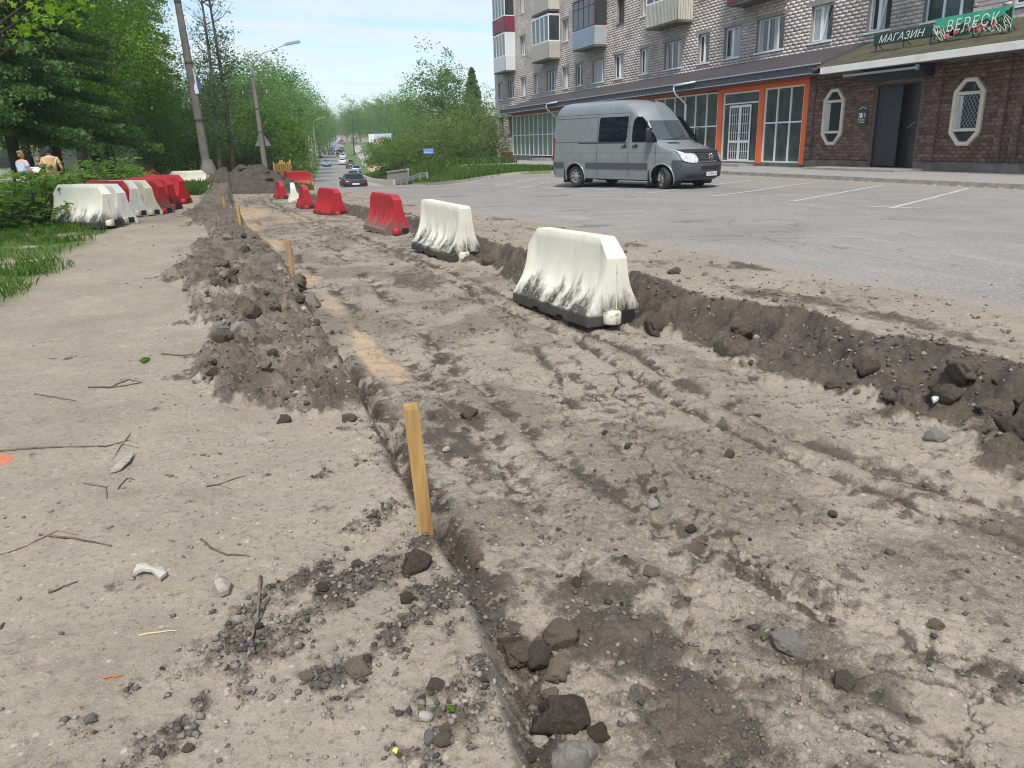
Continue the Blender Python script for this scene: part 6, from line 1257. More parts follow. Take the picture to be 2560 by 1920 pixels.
# maple saplings in front of the parked row
GB = 'leafy maple saplings left of the parked barriers'
def sapling(seed, R, H, n):
    rng = np.random.default_rng(seed); env = env_tree(R, R, H*.55, H*.5, .3, seed); C, tint, cc = clumps(rng, env, n, 11, .22, .7, .45); C[:, 2] += H*.5; cc[:, 2] += H*.5; ok = C[:, 2] > .1; C = C[ok]; tint = tint[ok]
    V, F, t = leaves(C, .21, rng, np.clip(tint*.8+.1*(C[:, 2]/H), 0, .95), .9, STAR); r = empty('maple_sapling', (0, 0, 0), 0, 'x', 'bush'); link('foliage', np_mesh('foliage', V, F, {'tint': t}), LM['sapling'], r)
    mb = MB()
    for c in cc[:34]: mb.tube([(c[0]*.25, c[1]*.25, -.1), (c[0]*.6, c[1]*.6, c[2]*.6), tuple(c)], [.02, .014, .005], 4)
    mb.obj('stems', M_bark, r); return r
sa, sb = sapling(81, 1.35, 1.7, 62), sapling(82, 1.2, 1.5, 54)
for i, (x, d, sc, lb) in enumerate([(40, 16.2, (1.1, 1.1, .66), 'broad maple sapling at the left edge, nearest to the grass'), (-25, 15.2, (1.2, 1.2, .7), 'maple sapling cut by the left edge of the picture'), (105, 19.5, (1.1, 1.1, .62), 'maple sapling touching the front of the parked white barrier'), (165, 23, (1.25, 1.25, .86), 'maple sapling rising behind the front white barrier'), (212, 26, (1.2, 1.2, .78), 'maple sapling behind the middle of the parked row'), (70, 21, (1.3, 1.3, .58), 'maple sapling just below the two people'), (10, 20.5, (1.3, 1.3, .62), 'maple sapling below the dark trunks at the left edge'), (250, 30, (1.1, 1.1, .56), 'maple sapling behind the red barriers of the parked row')]): place(sa if i % 2 == 0 else sb, x, d, sc, lb, GB, first=i < 2)
# grass: blades in tufts
M_blade = leaf_mat('grass_blade', (.035, .085, .014), (.12, .21, .04), .35, (.26, .27, .10))
def blades(name, pts, h, w, rng, mat_=M_blade, label=None):
    n = len(pts); a = rng.uniform(0, 6.28, n); lean = rng.uniform(.1, .7, n)*h; hh = h*rng.uniform(.45, 1.2, n); z = np.array(ground(pts[:, 0], pts[:, 1])); er = edge_r(pts[:, 1]); z = z+np.where((pts[:, 1] > 38) & (pts[:, 0] > er), .15, 0); ww = w*rng.uniform(.6, 1.3, n); b = rng.uniform(0, 6.28, n)
    V = np.zeros((n, 4, 3)); dx, dy = np.cos(a), np.sin(a); sx, sy = np.cos(b)*ww/2, np.sin(b)*ww/2
    V[:, 0] = np.stack([pts[:, 0]-sx, pts[:, 1]-sy, z-.02], -1); V[:, 1] = np.stack([pts[:, 0]+sx, pts[:, 1]+sy, z-.02], -1); V[:, 2] = np.stack([pts[:, 0]+sx*.7+dx*lean*.4, pts[:, 1]+sy*.7+dy*lean*.4, z+hh*.65], -1); V[:, 3] = np.stack([pts[:, 0]+dx*lean, pts[:, 1]+dy*lean, z+hh], -1)
    o = link(name, np_mesh(name, V.reshape(-1, 3), (np.arange(n)*4)[:, None]+np.array([[0, 1, 2, 3]]), {'tint': np.repeat(np.clip(rng.normal(.45, .2, n), 0, 1), 4)}), mat_); return tag(o, kind='stuff')
def grassy():
    rng = np.random.default_rng(91); n = 110000; p = np.stack([rng.uniform(-9, -2.0, n), 6.5+20*rng.uniform(0, 1, n)**1.3], -1)
    _, at = ground(p[:, 0], p[:, 1], True); dens = at['grass']*np.clip(.35+1.3*fbm(p[:, 0]*.8, p[:, 1]*.8, 3, 93), .05, 1); p = p[(rng.random(n) < dens)]; blades('grass', p, .13, .011, rng)
    c = rng.uniform(-1, 1, (90, 2))*np.array([.9, 1.8])+np.array([-2.2, 31.5]); p = np.repeat(c, 26, 0)+rng.normal(0, .16, (2340, 2)); blades('grass', p, .42, .03, rng)
    n = 30000; p = np.stack([rng.uniform(10.5, 20, n), 39.2+rng.uniform(0, 1, n)**1.5*24], -1); ok = (p[:, 0] > edge_r(p[:, 1])+.25) & (p[:, 0] < itp(p[:, 1], [(38, 19), (44, 17.5), (66, 15.4)])); p = p[ok]; blades('grass', p, .22, .05, rng)
    n = 16000; s_ = rng.uniform(60, 130, n); off = rng.uniform(3.9, 13, n); p = np.stack([road_c(s_)+off, s_], -1); blades('grass', p, .45, .13, rng)
    n = 9000; s_ = rng.uniform(46, 120, n); off = rng.uniform(3.9, 6.4, n); p = np.stack([road_c(s_)-off, s_], -1); blades('grass', p, .40, .12, rng)
grassy()
# ---------------------------------------------------------------- people
M_skin = mat('skin', (.52, .30, .21), .6); M_hair1 = mat('light_brown_hair', (.22, .12, .055), .7, noise=(40, (.32, .2, .1), .4, .6)); M_hair2 = mat('dark_hair', (.018, .013, .011), .7); M_tee1 = mat('pale_blue_shirt', (.58, .64, .76), .85, noise=(5, (.48, .55, .68), .4, .65)); M_tee2 = mat('tan_shirt', (.62, .43, .21), .85, noise=(5, (.52, .35, .17), .4, .65)); M_dkcl = mat('dark_clothes', (.02, .022, .03), .85); M_jean = mat('jeans', (.06, .09, .17), .85); M_ltcl = mat('light_trousers', (.42, .46, .52), .85); M_tan = mat('tan_shorts', (.35, .27, .17), .85)
TMP = bpy.data.scenes.new('tmp')
def skin_obj(name, verts, edges, radii, m, parent, root=0, sub=2):
    me = bpy.data.meshes.new(name); me.from_pydata(verts, edges, []); o = bpy.data.objects.new(name, me); TMP.collection.objects.link(o)
    sk = o.modifiers.new('s', 'SKIN'); sk.use_smooth_shade = True
    for i, r in enumerate(radii): v = me.skin_vertices[0].data[i]; v.radius = (r, r) if not hasattr(r, '__len__') else r; v.use_root = i == root
    o.modifiers.new('u', 'SUBSURF').levels = sub
    vl = TMP.view_layers[0]; vl.update(); nm = bpy.data.meshes.new_from_object(o.evaluated_get(vl.depsgraph)); bpy.data.objects.remove(o)
    return link(name, nm, m, parent)
def person(label, loc, rz, h, top, bottom, hairm, fem=False, arms=((.0, .0), (.0, .0)), stride=.0, lean=.0, short=True, group=None):
    """faces local +Y; arms = (forward swing of the forearm, spread) per side, left first"""
    k = h/1.75; r = empty('person', loc, rz, label, 'person', group)
    sh, hip = (.175, .095) if fem else (.205, .095); L = lean
    J = [(0, 0, .95), (0, .01+L*.2, 1.10), (0, .0+L*.5, 1.28), (0, -.01+L*.8, 1.43), (0, .0+L, 1.52), (0, .01+L, 1.60), (0, .02+L*1.1, 1.66)]; E = [(i, i+1) for i in range(4)]; R = [(.155, .115), (.13, .10), (.15, .11), (.12, .09), .055, .055, .05]
    J = J[:5]; R = R[:5]
    for sx in (-1, 1):
        f, sp = arms[0 if sx < 0 else 1]; b = len(J); J += [(sx*sh*.82, L*.75, 1.42), (sx*(sh+.02+sp*.5), -.02+f*.25+L*.6, 1.14), (sx*(sh+.0+sp*.3), .06+f*.9+L*.6, .95+f*.30), (sx*(sh-.01+sp*.2), .09+f*1.05+L*.6, .87+f*.38)]; E += [(3, b), (b, b+1), (b+1, b+2), (b+2, b+3)]; R += [.062, .042, .032, (.036, .022)]
        for q_ in range(4): J.append((sx*(sh-.015-.014*q_+sp*.2), .11+f*1.1+L*.6+.01*q_, .80+f*.38+.012*abs(q_-1.5))); E.append((b+3, len(J)-1)); R.append(.009)
        J.append((sx*(sh-.06+sp*.2), .13+f*1.05+L*.6, .85+f*.38)); E.append((b+3, len(J)-1)); R.append(.010)
        st = stride*sx; b = len(J); J += [(sx*hip, 0, .88), (sx*hip, st*.45+.02, .48), (sx*hip, st-.02, .09), (sx*(hip+.02), st+.15, .03)]; E += [(0, b), (b, b+1), (b+1, b+2), (b+2, b+3)]; R += [.088, .058, .040, .032]
    sc = lambda P: [(x*k, y*k, z*k) for x, y, z in P]
    def cut(idx, infl, E2): mp = {a: i for i, a in enumerate(idx)}; return [sc([J[a]])[0] for a in idx], [(mp[a], mp[b]) for a, b in E2], [tuple(x*k*infl for x in (R[a] if hasattr(R[a], '__len__') else (R[a], R[a]))) for a in idx]
    skin_obj('body', sc(J), E, [tuple(x*k for x in (q if hasattr(q, '__len__') else (q, q))) for q in R], M_skin, r)
    # head with ears, nose, eyes
    M = Matrix.Translation(Vector((0, .02+L*1.1, 1.635))*k) @ Matrix.Rotation(-.25*(L > .05), 4, 'X'); b = bmesh.new(); bmesh.ops.create_uvsphere(b, u_segments=16, v_segments=12, radius=1)
    for v in b.verts:
        x, y, z = v.co; j = 1-.22*max(0, -z)**1.5; v.co = (x*.074*j*k, (y*.094*j+(.012 if z < -.2 and y > 0 else 0))*k, z*.118*k)
        if abs(x) < .3 and y > .8 and -.35 < z < .05: v.co.y += .016*k
    me = bpy.data.meshes.new('head'); b.to_mesh(me); b.free(); me.transform(M); hd = link('head', me, M_skin, r)
    mb = MB()
    for sx in (-1, 1): ico(mb, M @ Vector((sx*.076*k, -.005*k, 0)), (.012*k, .022*k, .034*k), 3, 1, .02)
    mb.obj('ears', M_skin, hd); mb = MB()
    for sx in (-1, 1): ico(mb, M @ Vector((sx*.030*k, .088*k, .01*k)), (.011*k, .008*k, .008*k), 3, 1, .0)
    mb.obj('eyes', M_hair2, hd); mb = MB(); ico(mb, M @ Vector((0, .089*k, -.055*k)), (.024*k, .008*k, .007*k), 3, 1, 0); mb.obj('mouth', mat('lips', (.36, .13, .11), .6), hd)
    b = bmesh.new(); bmesh.ops.create_uvsphere(b, u_segments=16, v_segments=12, radius=1); bmesh.ops.delete(b, geom=[v for v in b.verts if v.co.z < -.35-.15*(v.co.y < 0) or (v.co.y > .45 and v.co.z < .45)], context='VERTS')
    for v in b.verts: v.co = (v.co.x*.083*k, v.co.y*.102*k-.006*k, v.co.z*.126*k+.008*k)
    me = bpy.data.meshes.new('hair'); b.to_mesh(me); b.free(); me.transform(M); hr = link('hair', me, hairm, r); hr.modifiers.new('t', 'SOLIDIFY').thickness = .012*k
    if fem: mb = MB(); ico(mb, M @ Vector((0, -.085*k, .075*k)), (.05*k, .042*k, .045*k), 5, 2, .06); mb.obj('hair_bun', hairm, r, True)
    T = [0, 1, 2, 3, 5, 6]; l0 = 5; r0_ = 5+4+5+4
    v, e, q = cut([0, 1, 2, 3, l0, l0+1, r0_, r0_+1], 1.16, [(0, 1), (1, 2), (2, 3), (3, l0), (l0, l0+1), (3, r0_), (r0_, r0_+1)])
    def short_end(i, a): v[i] = tuple(v[a][c]+(v[i][c]-v[a][c])*(.62 if short else 1.) for c in range(3))
    short_end(5, 4); short_end(7, 6); q[5] = tuple(x*1.45 for x in q[5]); q[7] = tuple(x*1.45 for x in q[7]); skin_obj('shirt', v, e, q, top, r, 2)
    a, b2 = l0+9, r0_+9; v, e, q = cut([0, a, a+1, a+2, b2, b2+1, b2+2], 1.16, [(0, 1), (1, 2), (2, 3), (0, 4), (4, 5), (5, 6)] if False else [(0, a), (a, a+1), (a+1, a+2), (0, b2), (b2, b2+1), (b2+1, b2+2)]); skin_obj('trousers', v, e, q, bottom, r, 0)
    for i_ in (a+3, b2+3): mb = MB(); p = sc([J[i_]])[0]; ico(mb, (p[0], p[1]-.05*k, p[2]+.01), (.05*k, .13*k, .05*k), 7, 2, .03); mb.obj('shoe', M_dkcl, r, True)
    return r
def stand(u, v, d, z=None):    # eye-level column at distance d
    p = pd(u, v, d); return (p[0], p[1], gz(p[0], p[1]))
fa = math.atan2(CF[1], CF[0])-math.pi/2     # facing away from the camera
p = stand(45*DS, 340*DS, 22.5); wz = float(pd(45*DS, 326*DS, 22.5)[2])-1.66; person('woman in a pale blue shirt with a hair bun, seen from behind over the bushes', (p[0], p[1], wz), fa-.25, 1.66, M_tee1, M_ltcl, M_hair1, True, ((.15, .05), (.22, .04)))
p = stand(106*DS, 340*DS, 22.8); mz = float(pd(101*DS, 317*DS, 22.8)[2])-1.80; person('man in a tan shirt with short dark hair, seen from behind over the bushes', (p[0], p[1], mz), fa+.35, 1.80, M_tee2, M_tan, M_hair2, False, ((.28, .06), (.12, .1)), lean=.04)
p = stand(82*DS, 340*DS, 24.5); kz = float(pd(82*DS, 337*DS, 24.5)[2])-1.45; person('small person in dark clothes between the woman and the man', (p[0], p[1], kz), fa+2.9, 1.45, M_dkcl, M_dkcl, M_hair1, True)
pr = empty('pushchair', (*stand(82*DS, 350*DS, 23.0)[:2], wz), fa+1.2, 'pushchair with a pale hood standing between the woman and the man', 'pushchair'); mb = MB()
mb.grid(lambda u, v: (.42*math.cos(math.pi*u)*(.9+.1*v), -.3+.6*v, .78+.42*math.sin(math.pi*u)), np.linspace(0, 1, 10), np.linspace(0, 1, 5)); mb.obj('hood', mat('pale_fabric', (.60, .60, .56), .9), pr); mb = MB(); mb.box(-.4, .4, -.28, .28, .5, .80); mb.obj('basket', mat('teal_fabric', (.03, .14, .14), .85), pr)
for x in (-.32, .32):
    for y in (-.27, .27): mb = MB(); mb.lathe([(.15, -.02), (.17, 0), (.15, .02)], 16, 0, Matrix.Translation((x, y, .17)) @ Matrix.Rotation(math.pi/2, 4, 'X')); mb.obj('wheel', M_trim, pr)
mb = MB(); mb.bar((-.3, 0, .5), (.3, 0, .17), .03); mb.bar((.3, 0, .5), (-.3, 0, .17), .03); mb.bar((.4, -.25, .8), (.72, -.25, 1.0), .025); mb.bar((.4, .25, .8), (.72, .25, 1.0), .025); mb.bar((.72, -.25, 1.0), (.72, .25, 1.0), .03); mb.obj('frame', M_steel, pr)
for u, v, d, c1, c2, lb in [(522, 735, 92, M_tee1, M_jean, 'distant walker in white on the footpath beyond the yellow fence'), (385, 800, 70, M_dkcl, M_jean, 'distant walker in dark clothes just behind the yellow fence'), (428, 795, 72, M_tee1, M_ltcl, 'distant walker in a light top just behind the yellow fence'), (728, 625, 168, M_tee1, M_dkcl, 'distant walker in a white top and dark trousers on the footpath by the poles'), (720, 535, 215, M_dkcl, M_dkcl, 'farthest walker in dark clothes on the left footpath')]:
    q_ = cr_(C4, u, v); p = pd(*q_, d); zt = p[2]; person(lb, (p[0], p[1], max(gz(p[0], p[1]), zt-.9)), fa+random.uniform(-.3, .3), 1.72, c1, c2, M_hair2, False, ((.1, .02), (.05, .02)), stride=.16)

bpy.data.scenes.remove(TMP)
# ---------------------------------------------------------------- roadside furniture
M_rail = mat('galvanised_rail', (.40, .41, .42), .45, .5); M_slab = mat('pale_concrete', (.45, .43, .39), .9, noise=(2, (.33, .31, .28), .4, .7)); M_yel = mat('yellow_wood', (.58, .36, .10), .8); M_orn = mat('orange_red_plastic', (.62, .09, .04), .5)
def on_road(off, s): o = float(road_c(s))+off; return Vector((o, s, gz(o, s)))
GJ = 'concrete barrier blocks along the road'
def jersey(a, b, label, h=.85):
    m_ = (a+b)/2; d_ = b-a; r = empty('concrete_barrier', m_, math.atan2(d_.y, d_.x), label, 'barrier', GJ); L = d_.length/2-.02; pr_ = [(-.30, -.1), (-.30, .10), (-.16, .35), (-.09, h), (.09, h), (.16, .35), (.30, .10), (.30, -.1)]
    M = Matrix(((0, 0, 1, 0), (1, 0, 0, 0), (0, 1, 0, 0), (0, 0, 0, 1))); mb = MB(); mb.prism(pr_, -L, L, 0, M); o = fix_normals(mb.obj('block', M_slab, r)); o.rotation_euler = (0, -math.asin(max(-.3, min(.3, d_.z/d_.length))), 0); return r
for i, s0 in enumerate(np.arange(64, 112, 4.2)): jersey(on_road(3.45, s0), on_road(3.45, s0+4.1), ORD[i]+' pale concrete barrier block in the row on the right edge of the road')
for i, s0 in enumerate((56, 61, 66)): jersey(on_road(-3.5, s0), on_road(-3.5, s0+4.9), ['near concrete barrier block on the left edge of the road beside the yellow fence', 'middle concrete barrier block on the left edge of the road', 'far concrete barrier block on the left edge of the road'][i], .95)
def guard(pts, label):
    r = empty('guard_rail', pts[0], 0, label, 'guard rail'); mb = MB(); P = [p-pts[0] for p in pts]
    for a, b in zip(P, P[1:]):
        for z in (.55, .72): mb.bar(a+Vector((0, 0, z)), b+Vector((0, 0, z)), .05, .13)
    mb.obj('rail', M_rail, r)
    for p in P: mb = MB(); mb.bar(p+Vector((0, 0, -.2)), p+Vector((0, 0, .75)), .12); mb.obj('post', M_rail, r)
guard([on_road(4.1-.12*i, 53+2.1*i) for i in range(6)][::-1], 'short metal guard rail at the near end of the right hand concrete row'); guard([on_road(-3.6-.04*i, 72+5*i) for i in range(8)], 'curving pale guard rail on the left of the road beyond the concrete blocks')
pf = empty('bridge_railing', on_road(4.5, 62), 0, 'grey concrete railing with upright bars beside the right hand barrier row', 'railing'); a, b = on_road(4.4, 62.5), on_road(3.7, 72); o0 = on_road(4.5, 62)
for z in (.12, 1.25): mb = MB(); mb.bar(a-o0+Vector((0, 0, z+.25)), b-o0+Vector((0, 0, z+.25)), .16, .14); mb.obj('rail', M_slab, pf)
for i in range(44): p = a.lerp(b, i/43.)-o0; mb = MB(); mb.bar(p+Vector((0, 0, .3)), p+Vector((0, 0, 1.45)), .10); mb.obj('baluster', M_conc, pf)
pl = empty('bridge_railing', on_road(-6.2, 70), 0, 'grey parapet on the left behind the concrete blocks', 'railing'); a, b = on_road(-4.6, 60), on_road(-5.2, 74); o0 = on_road(-6.2, 70); mb = MB(); mb.bar(a-o0+Vector((0, 0, .7)), b-o0+Vector((0, 0, .7)), .18, .75); mb.obj('panel', M_conc, pl); mb = MB(); mb.bar(a-o0+Vector((0, 0, 1.14)), b-o0+Vector((0, 0, 1.14)), .26, .12); mb.obj('coping', M_slab, pl)
yf = empty('yellow_fence', (0, 0, 0), 0, 'light yellow wooden work fence beyond the row of barriers', 'fence'); A = Vector(pd(*cr_(C4, 268, 930), 47)); Bq = Vector(pd(*cr_(C4, 490, 900), 50)); yf.location = A
for f in np.linspace(0, 1, 9): p = (Bq-A)*f; mb = MB(); mb.bar(p+Vector((0, 0, -1.2)), p+Vector((0, 0, 1.0+.12*math.sin(f*40))), .09); mb.obj('post', M_yel, yf)
for z in (-.15, .45, .85): mb = MB(); mb.bar(Vector((0, 0, z)), Bq-A+Vector((0, 0, z)), .05, .10); mb.obj('board', M_yel, yf)
ob = Vector(pd(*cr_(C4, 525, 955), 49)); make_barrier('orange red barrier standing crosswise between the yellow fence and the concrete blocks', (ob.x, ob.y), fa+.15, MB_redc, MB_lugr, z=gz(ob.x, ob.y)+.05, H=1.0, L=2.2)
# billboard
M_bsky = mat('poster_sky', (.42, .58, .74), .6); M_bwht = mat('poster_white', (.70, .74, .76), .6); M_bred = mat('poster_house', (.42, .11, .045), .6, noise=(3, (.30, .08, .04), .4, .6)); M_byel = mat('poster_yellow', (.62, .40, .12), .6)
bc = Vector(pd(*cr_(C4, 1722, 388), 196)); bb = empty('billboard', bc, fa+.0, 'billboard with a red house on a pale blue ground above the bushes', 'billboard'); mb = MB(); mb.box(-3, 3, 0, .25, -1.55, 1.55); mb.obj('panel', M_bsky, bb)
def flat(nm, m, polys, y): mb = MB(); [mb.add([(a, y, b) for a, b in p], [tuple(range(len(p)))]) for p in polys]; mb.obj(nm, m, bb)
flat('white_field', M_bwht, [[(-2.95, -1.0), (-1.7, -1.0), (-1.5, 1.5), (-2.95, 1.5)]], -.006); flat('yellow_strip', M_byel, [[(-2.95, -1.5), (2.95, -1.5), (2.95, -.95), (-2.95, -.95)]], -.01)
flat('house_walls', M_bred, [[(-1.6, -.75), (1.5, -.75), (1.5, .1), (.9, .95), (-.6, .55), (-1.6, .35)]], -.014); flat('house_roof', M_byel, [[(-1.8, .3), (-.6, .5), (1.0, 1.0), (1.9, -.1), (1.6, -.15), (.9, .8), (-.6, .35), (-1.75, .18)], [(-1.7, -.8), (1.9, -.8), (1.9, -.62), (-1.7, -.62)]], -.018); flat('house_windows', M_bwht, [[(x, -.4), (x+.45, -.4), (x+.45, .15), (x, .15)] for x in (-1.2, -.45, .35)], -.022)
mb = MB(); mb.bar((-2.2, .3, -1.55), (-2.2, .3, -7.5), .5, .4); mb.obj('post', M_steel, bb)
# blue sign and the leaning rods on the lawn
M_blue = mat('sign_blue', (.05, .17, .55), .5); p = Vector(pd(*cr_(C5, 213, 1320), 62)); bsn = empty('blue_sign', p, fa, 'small blue sign on a leaning dark rod at the back of the lawn', 'sign'); mb = MB(); mb.box(-.42, .42, 0, .03, -.22, .22); mb.obj('plate', M_blue, bsn); mb = MB(); [mb.box(-.36, .36, -.004, 0, z, z+.03) for z in (.1, 0., -.1)]; mb.obj('printed_lines', M_bwht, bsn); mb = MB(); mb.bar((.35, .05, .1), (.0, .1, -1.6), .05); mb.obj('rod', M_steel, bsn)
p = Vector(pd(*cr_(C5, 358, 1380), 62)); rod = MB(); rod.bar((.25, 0, .9), (-.15, 0, -.9), .05); tag(rod.obj('leaning_rod', M_steel, loc=p), 'thin dark rod leaning by itself right of the blue sign', 'rod')
# distant blocks and the pale house seen through the trunks
M_pink = mat('pinkish_render', (.42, .33, .29), .9); M_paleh = mat('pale_render', (.50, .48, .44), .9); M_tin = mat('tin_roof', (.20, .20, .21), .6)
def house(px, d, w, dp, h, m, label, fl=5, cols=9, z=None):
    c = Vector(pd(*px, d)); b = c.z if z is None else z; r = empty('distant_building', (c.x, c.y, b), fa, label, 'building'); mb = MB(); mb.box(-w/2, w/2, 0, dp, -8, h); mb.obj('wall', m, r); mb = MB(); mb.box(-w/2-.3, w/2+.3, -.3, dp+.3, h, h+.5); mb.obj('roof', M_tin, r)
    for i in range(fl):
        for j in range(cols):
            x = -w/2+w*(j+.5)/cols; zz = h*(i+.5)/fl; mb = MB(); mb.box(x-.65, x+.65, -.06, -.01, zz-.75, zz+.75); mb.obj('window', M_glass, r)
house(cr_(C4, 1500, 60), 520, 34, 12, 15, M_pink, 'pale pinkish apartment block far away above the road trees', 5, 9, z=pd(*cr_(C4, 1500, 12), 520)[2]-15); house(cr_(C5, 360, 1000), 190, 16, 10, 7, M_paleh, 'pale house half hidden behind the big old tree', 2, 5, z=1.); house((20, 420), 48, 14, 8, 3.4, M_paleh, 'low pale building behind the dark trunks at the left edge', 1, 5, z=-.1)
house(cr_(C4, 2050, -40), 300, 20, 10, 12, M_paleh, 'pale apartment block behind the trees right of the road', 4, 6, z=-1)
# ---------------------------------------------------------------- stones, clods, sticks and litter on the ground
def stone_mat(name, c1, c2): return mat(name, c1, .9, noise=(9, c2, .35, .65), bump=(35, .5), rnd=.25)
M_st = [stone_mat('grey_stone', (.20, .19, .175), (.30, .28, .25)), stone_mat('pale_stone', (.36, .34, .30), (.28, .26, .23)), stone_mat('dark_stone', (.085, .08, .075), (.14, .13, .12))]
M_clod = mat('dry_clod', (.20, .162, .118), .97, noise=(7, (.30, .245, .178), .35, .65), bump=(16, 1.), rnd=.2, spec=.1); M_clodd = mat('dark_clod', (.095, .079, .063), .97, noise=(7, (.17, .142, .112), .38, .68), bump=(16, 1.), rnd=.25, spec=.1); M_slabst = stone_mat('grey_slab_stone', (.24, .22, .195), (.16, .145, .125)); M_white = mat('lime_white', (.62, .60, .56), .9, noise=(12, (.3, .27, .23), .4, .6))
def clod_mesh(seed, sub, rough, sq=(1, 1, 1), name='clod'):
    b = bmesh.new(); bmesh.ops.create_icosphere(b, subdivisions=sub, radius=1.); rg = np.random.default_rng(seed); co = np.array([v.co[:] for v in b.verts]); off = rg.uniform(0, 50, 2)
    n = fbm(co[:, 0]*1.3+off[0]+co[:, 2]*.7, co[:, 1]*1.3+off[1]-co[:, 2]*.9, 4, seed, .6); pl = rg.normal(0, 1, (5, 3)); pl /= np.linalg.norm(pl, axis=1)[:, None]
    r = 1+rough*1.6*n+.10*fbm(co[:, 0]*4.1+off[1]-co[:, 2]*2.9, co[:, 1]*4.3+off[0]+co[:, 2]*3.1, 3, seed+3, .6)
    for p in pl: dd = co@p; r = np.where(dd > .55, np.minimum(r, .72/np.maximum(dd, .01)*1.0), r)
    for v, k in zip(b.verts, r): v.co = v.co*float(k); v.co = Vector((v.co.x*sq[0], v.co.y*sq[1], v.co.z*sq[2]))
    me = bpy.data.meshes.new(name); b.to_mesh(me); b.free(); me.polygons.foreach_set('use_smooth', [sub > 2]*len(me.polygons)); return me
BIG = [clod_mesh(100+i, 4, .52, (1, .85, .75), 'soil_clod') for i in range(4)]; MED = [clod_mesh(200+i, 2, .4, (1, .8, .7), 'stone') for i in range(7)]
def lay(name, me, m, at, r, label, cat, grp=None, sink=.3, rz=None, tilt=.4):
    o = bpy.data.objects.new(name, me if m is None else me.copy() if me.users and False else me); COL.objects.link(o)
    o.location = (at[0], at[1], at[2]+r*(.7-sink)); s_ = r if hasattr(r, '__len__') else (r, r, r); o.scale = s_; o.rotation_euler = (random.uniform(-tilt, tilt), random.uniform(-tilt, tilt), random.uniform(0, 6.28) if rz is None else rz)
    if not len(me.materials): me.materials.append(m)
    if me.materials[0] != m: o.material_slots[0].link = 'OBJECT'; o.material_slots[0].material = m
    return tag(o, label, cat, grp)
D_ = lambda x, y: (x*DS, y*DS)
for x, y, w, m, lb in [(1208, 1385, 50, M_clod, 'largest rounded dry clod in the lower middle, behind the other clods'), (1165, 1432, 42, M_clodd, 'dark clod leaning on a lighter one below the largest rounded clod'), (1205, 1452, 34, M_clod, 'upright clod right beside the dark leaning one'), (1225, 1560, 66, M_clodd, 'broad flat slab of soil at the bottom of the cut with a stone on it'), (1240, 1648, 48, M_slabst, 'grey clod with a sharp upright edge at the bottom edge of the picture'), (770, 1452, 30, M_clod, 'dry hollow clod alone on the gravel left of the cut'), (905, 1225, 40, M_clodd, 'black crumbly clod just below the nearest stake'), (2018, 950, 22, M_slabst, 'flat grey stone at the foot of the dug bank'), (1012, 900, 24, M_clodd, 'dark clod behind the nearest stake'), (618, 912, 17, M_clodd, 'dark stone alone on the path edge left of the nearest stake'), (757, 912, 20, M_clodd, 'dark lump on the rim left of the crevice'), (1705, 1400, 40, M_slabst, 'half buried stone with white lime crust in the lower right'), (520, 722, 30, M_slabst, 'rounded grey boulder in the soil ridge'), (480, 712, 22, M_slabst, 'grey stone left of the boulder in the soil ridge'), (545, 690, 24, M_clodd, 'black stone touching the boulder in the soil ridge'), (430, 820, 16, M_st[1], 'pale tan stone at the left foot of the soil ridge'), (375, 602, 20, M_clod, 'flat clod at the left of the soil ridge'), (640, 625, 28, M_clodd, 'round dark clod on the ridge by the second stake'), (665, 660, 26, M_slabst, 'grey stone on top of the soil ridge'), (195, 1560, 16, M_st[2], 'dark blue grey stone at the lower left'), (540, 1500, 14, M_st[0], 'smooth grey pebble half sunk at the lower left'), (1130, 1420, 46, M_clodd, 'tilted dark soil block wedged in the cut'), (1290, 1590, 26, M_clodd, 'small angular block right of the flat soil slab'), (1190, 1505, 22, M_clod, 'small lump on the flat soil slab'), (1100, 1400, 30, M_clodd, 'dark lump against the wall of the cut'), (1165, 1600, 22, M_st[1], 'pale stone beside the flat soil slab'), (1455, 595, 16, M_clodd, 'black lump on the shoulder above the bank, right'), (1340, 570, 14, M_clodd, 'black lump on the shoulder behind the nearest barrier')]:
    p = onz(*D_(x, y)); d_ = math.hypot(p[0], p[1], p[2]-EYE); lay('soil_clod', BIG[len(lb) % 4], m, p, w*DS*d_/FPX*.88, lb, 'clod' if 'stone' not in lb and 'scrap' not in lb else 'stone', None, .40)
def scatter(n, area, weight, rng):
    """random ground points kept with probability weight(masks)"""
    o, s_ = area(n, rng); z, at = ground(o, s_, True); k = rng.random(n) < np.clip(weight(at, o, s_), 0, 1); return o[k], s_[k], z[k], {a: v[k] for a, v in at.items()}
def area_near(n, rng): r = 1.2+13*rng.random(n)**1.5; a = YAW+np.radians(rng.uniform(-40, 40, n)); return r*np.sin(a), r*np.cos(a)
def wmix(at, o, s_): return .4*at['mound']+.55*at['bank']+.7*at['fan']+.10*at['dark']+.004*at['left']*(o > -1.4)+.02*at['bed']+.06*(1-at['road'])*(o > 3.5)
rng = np.random.default_rng(321)
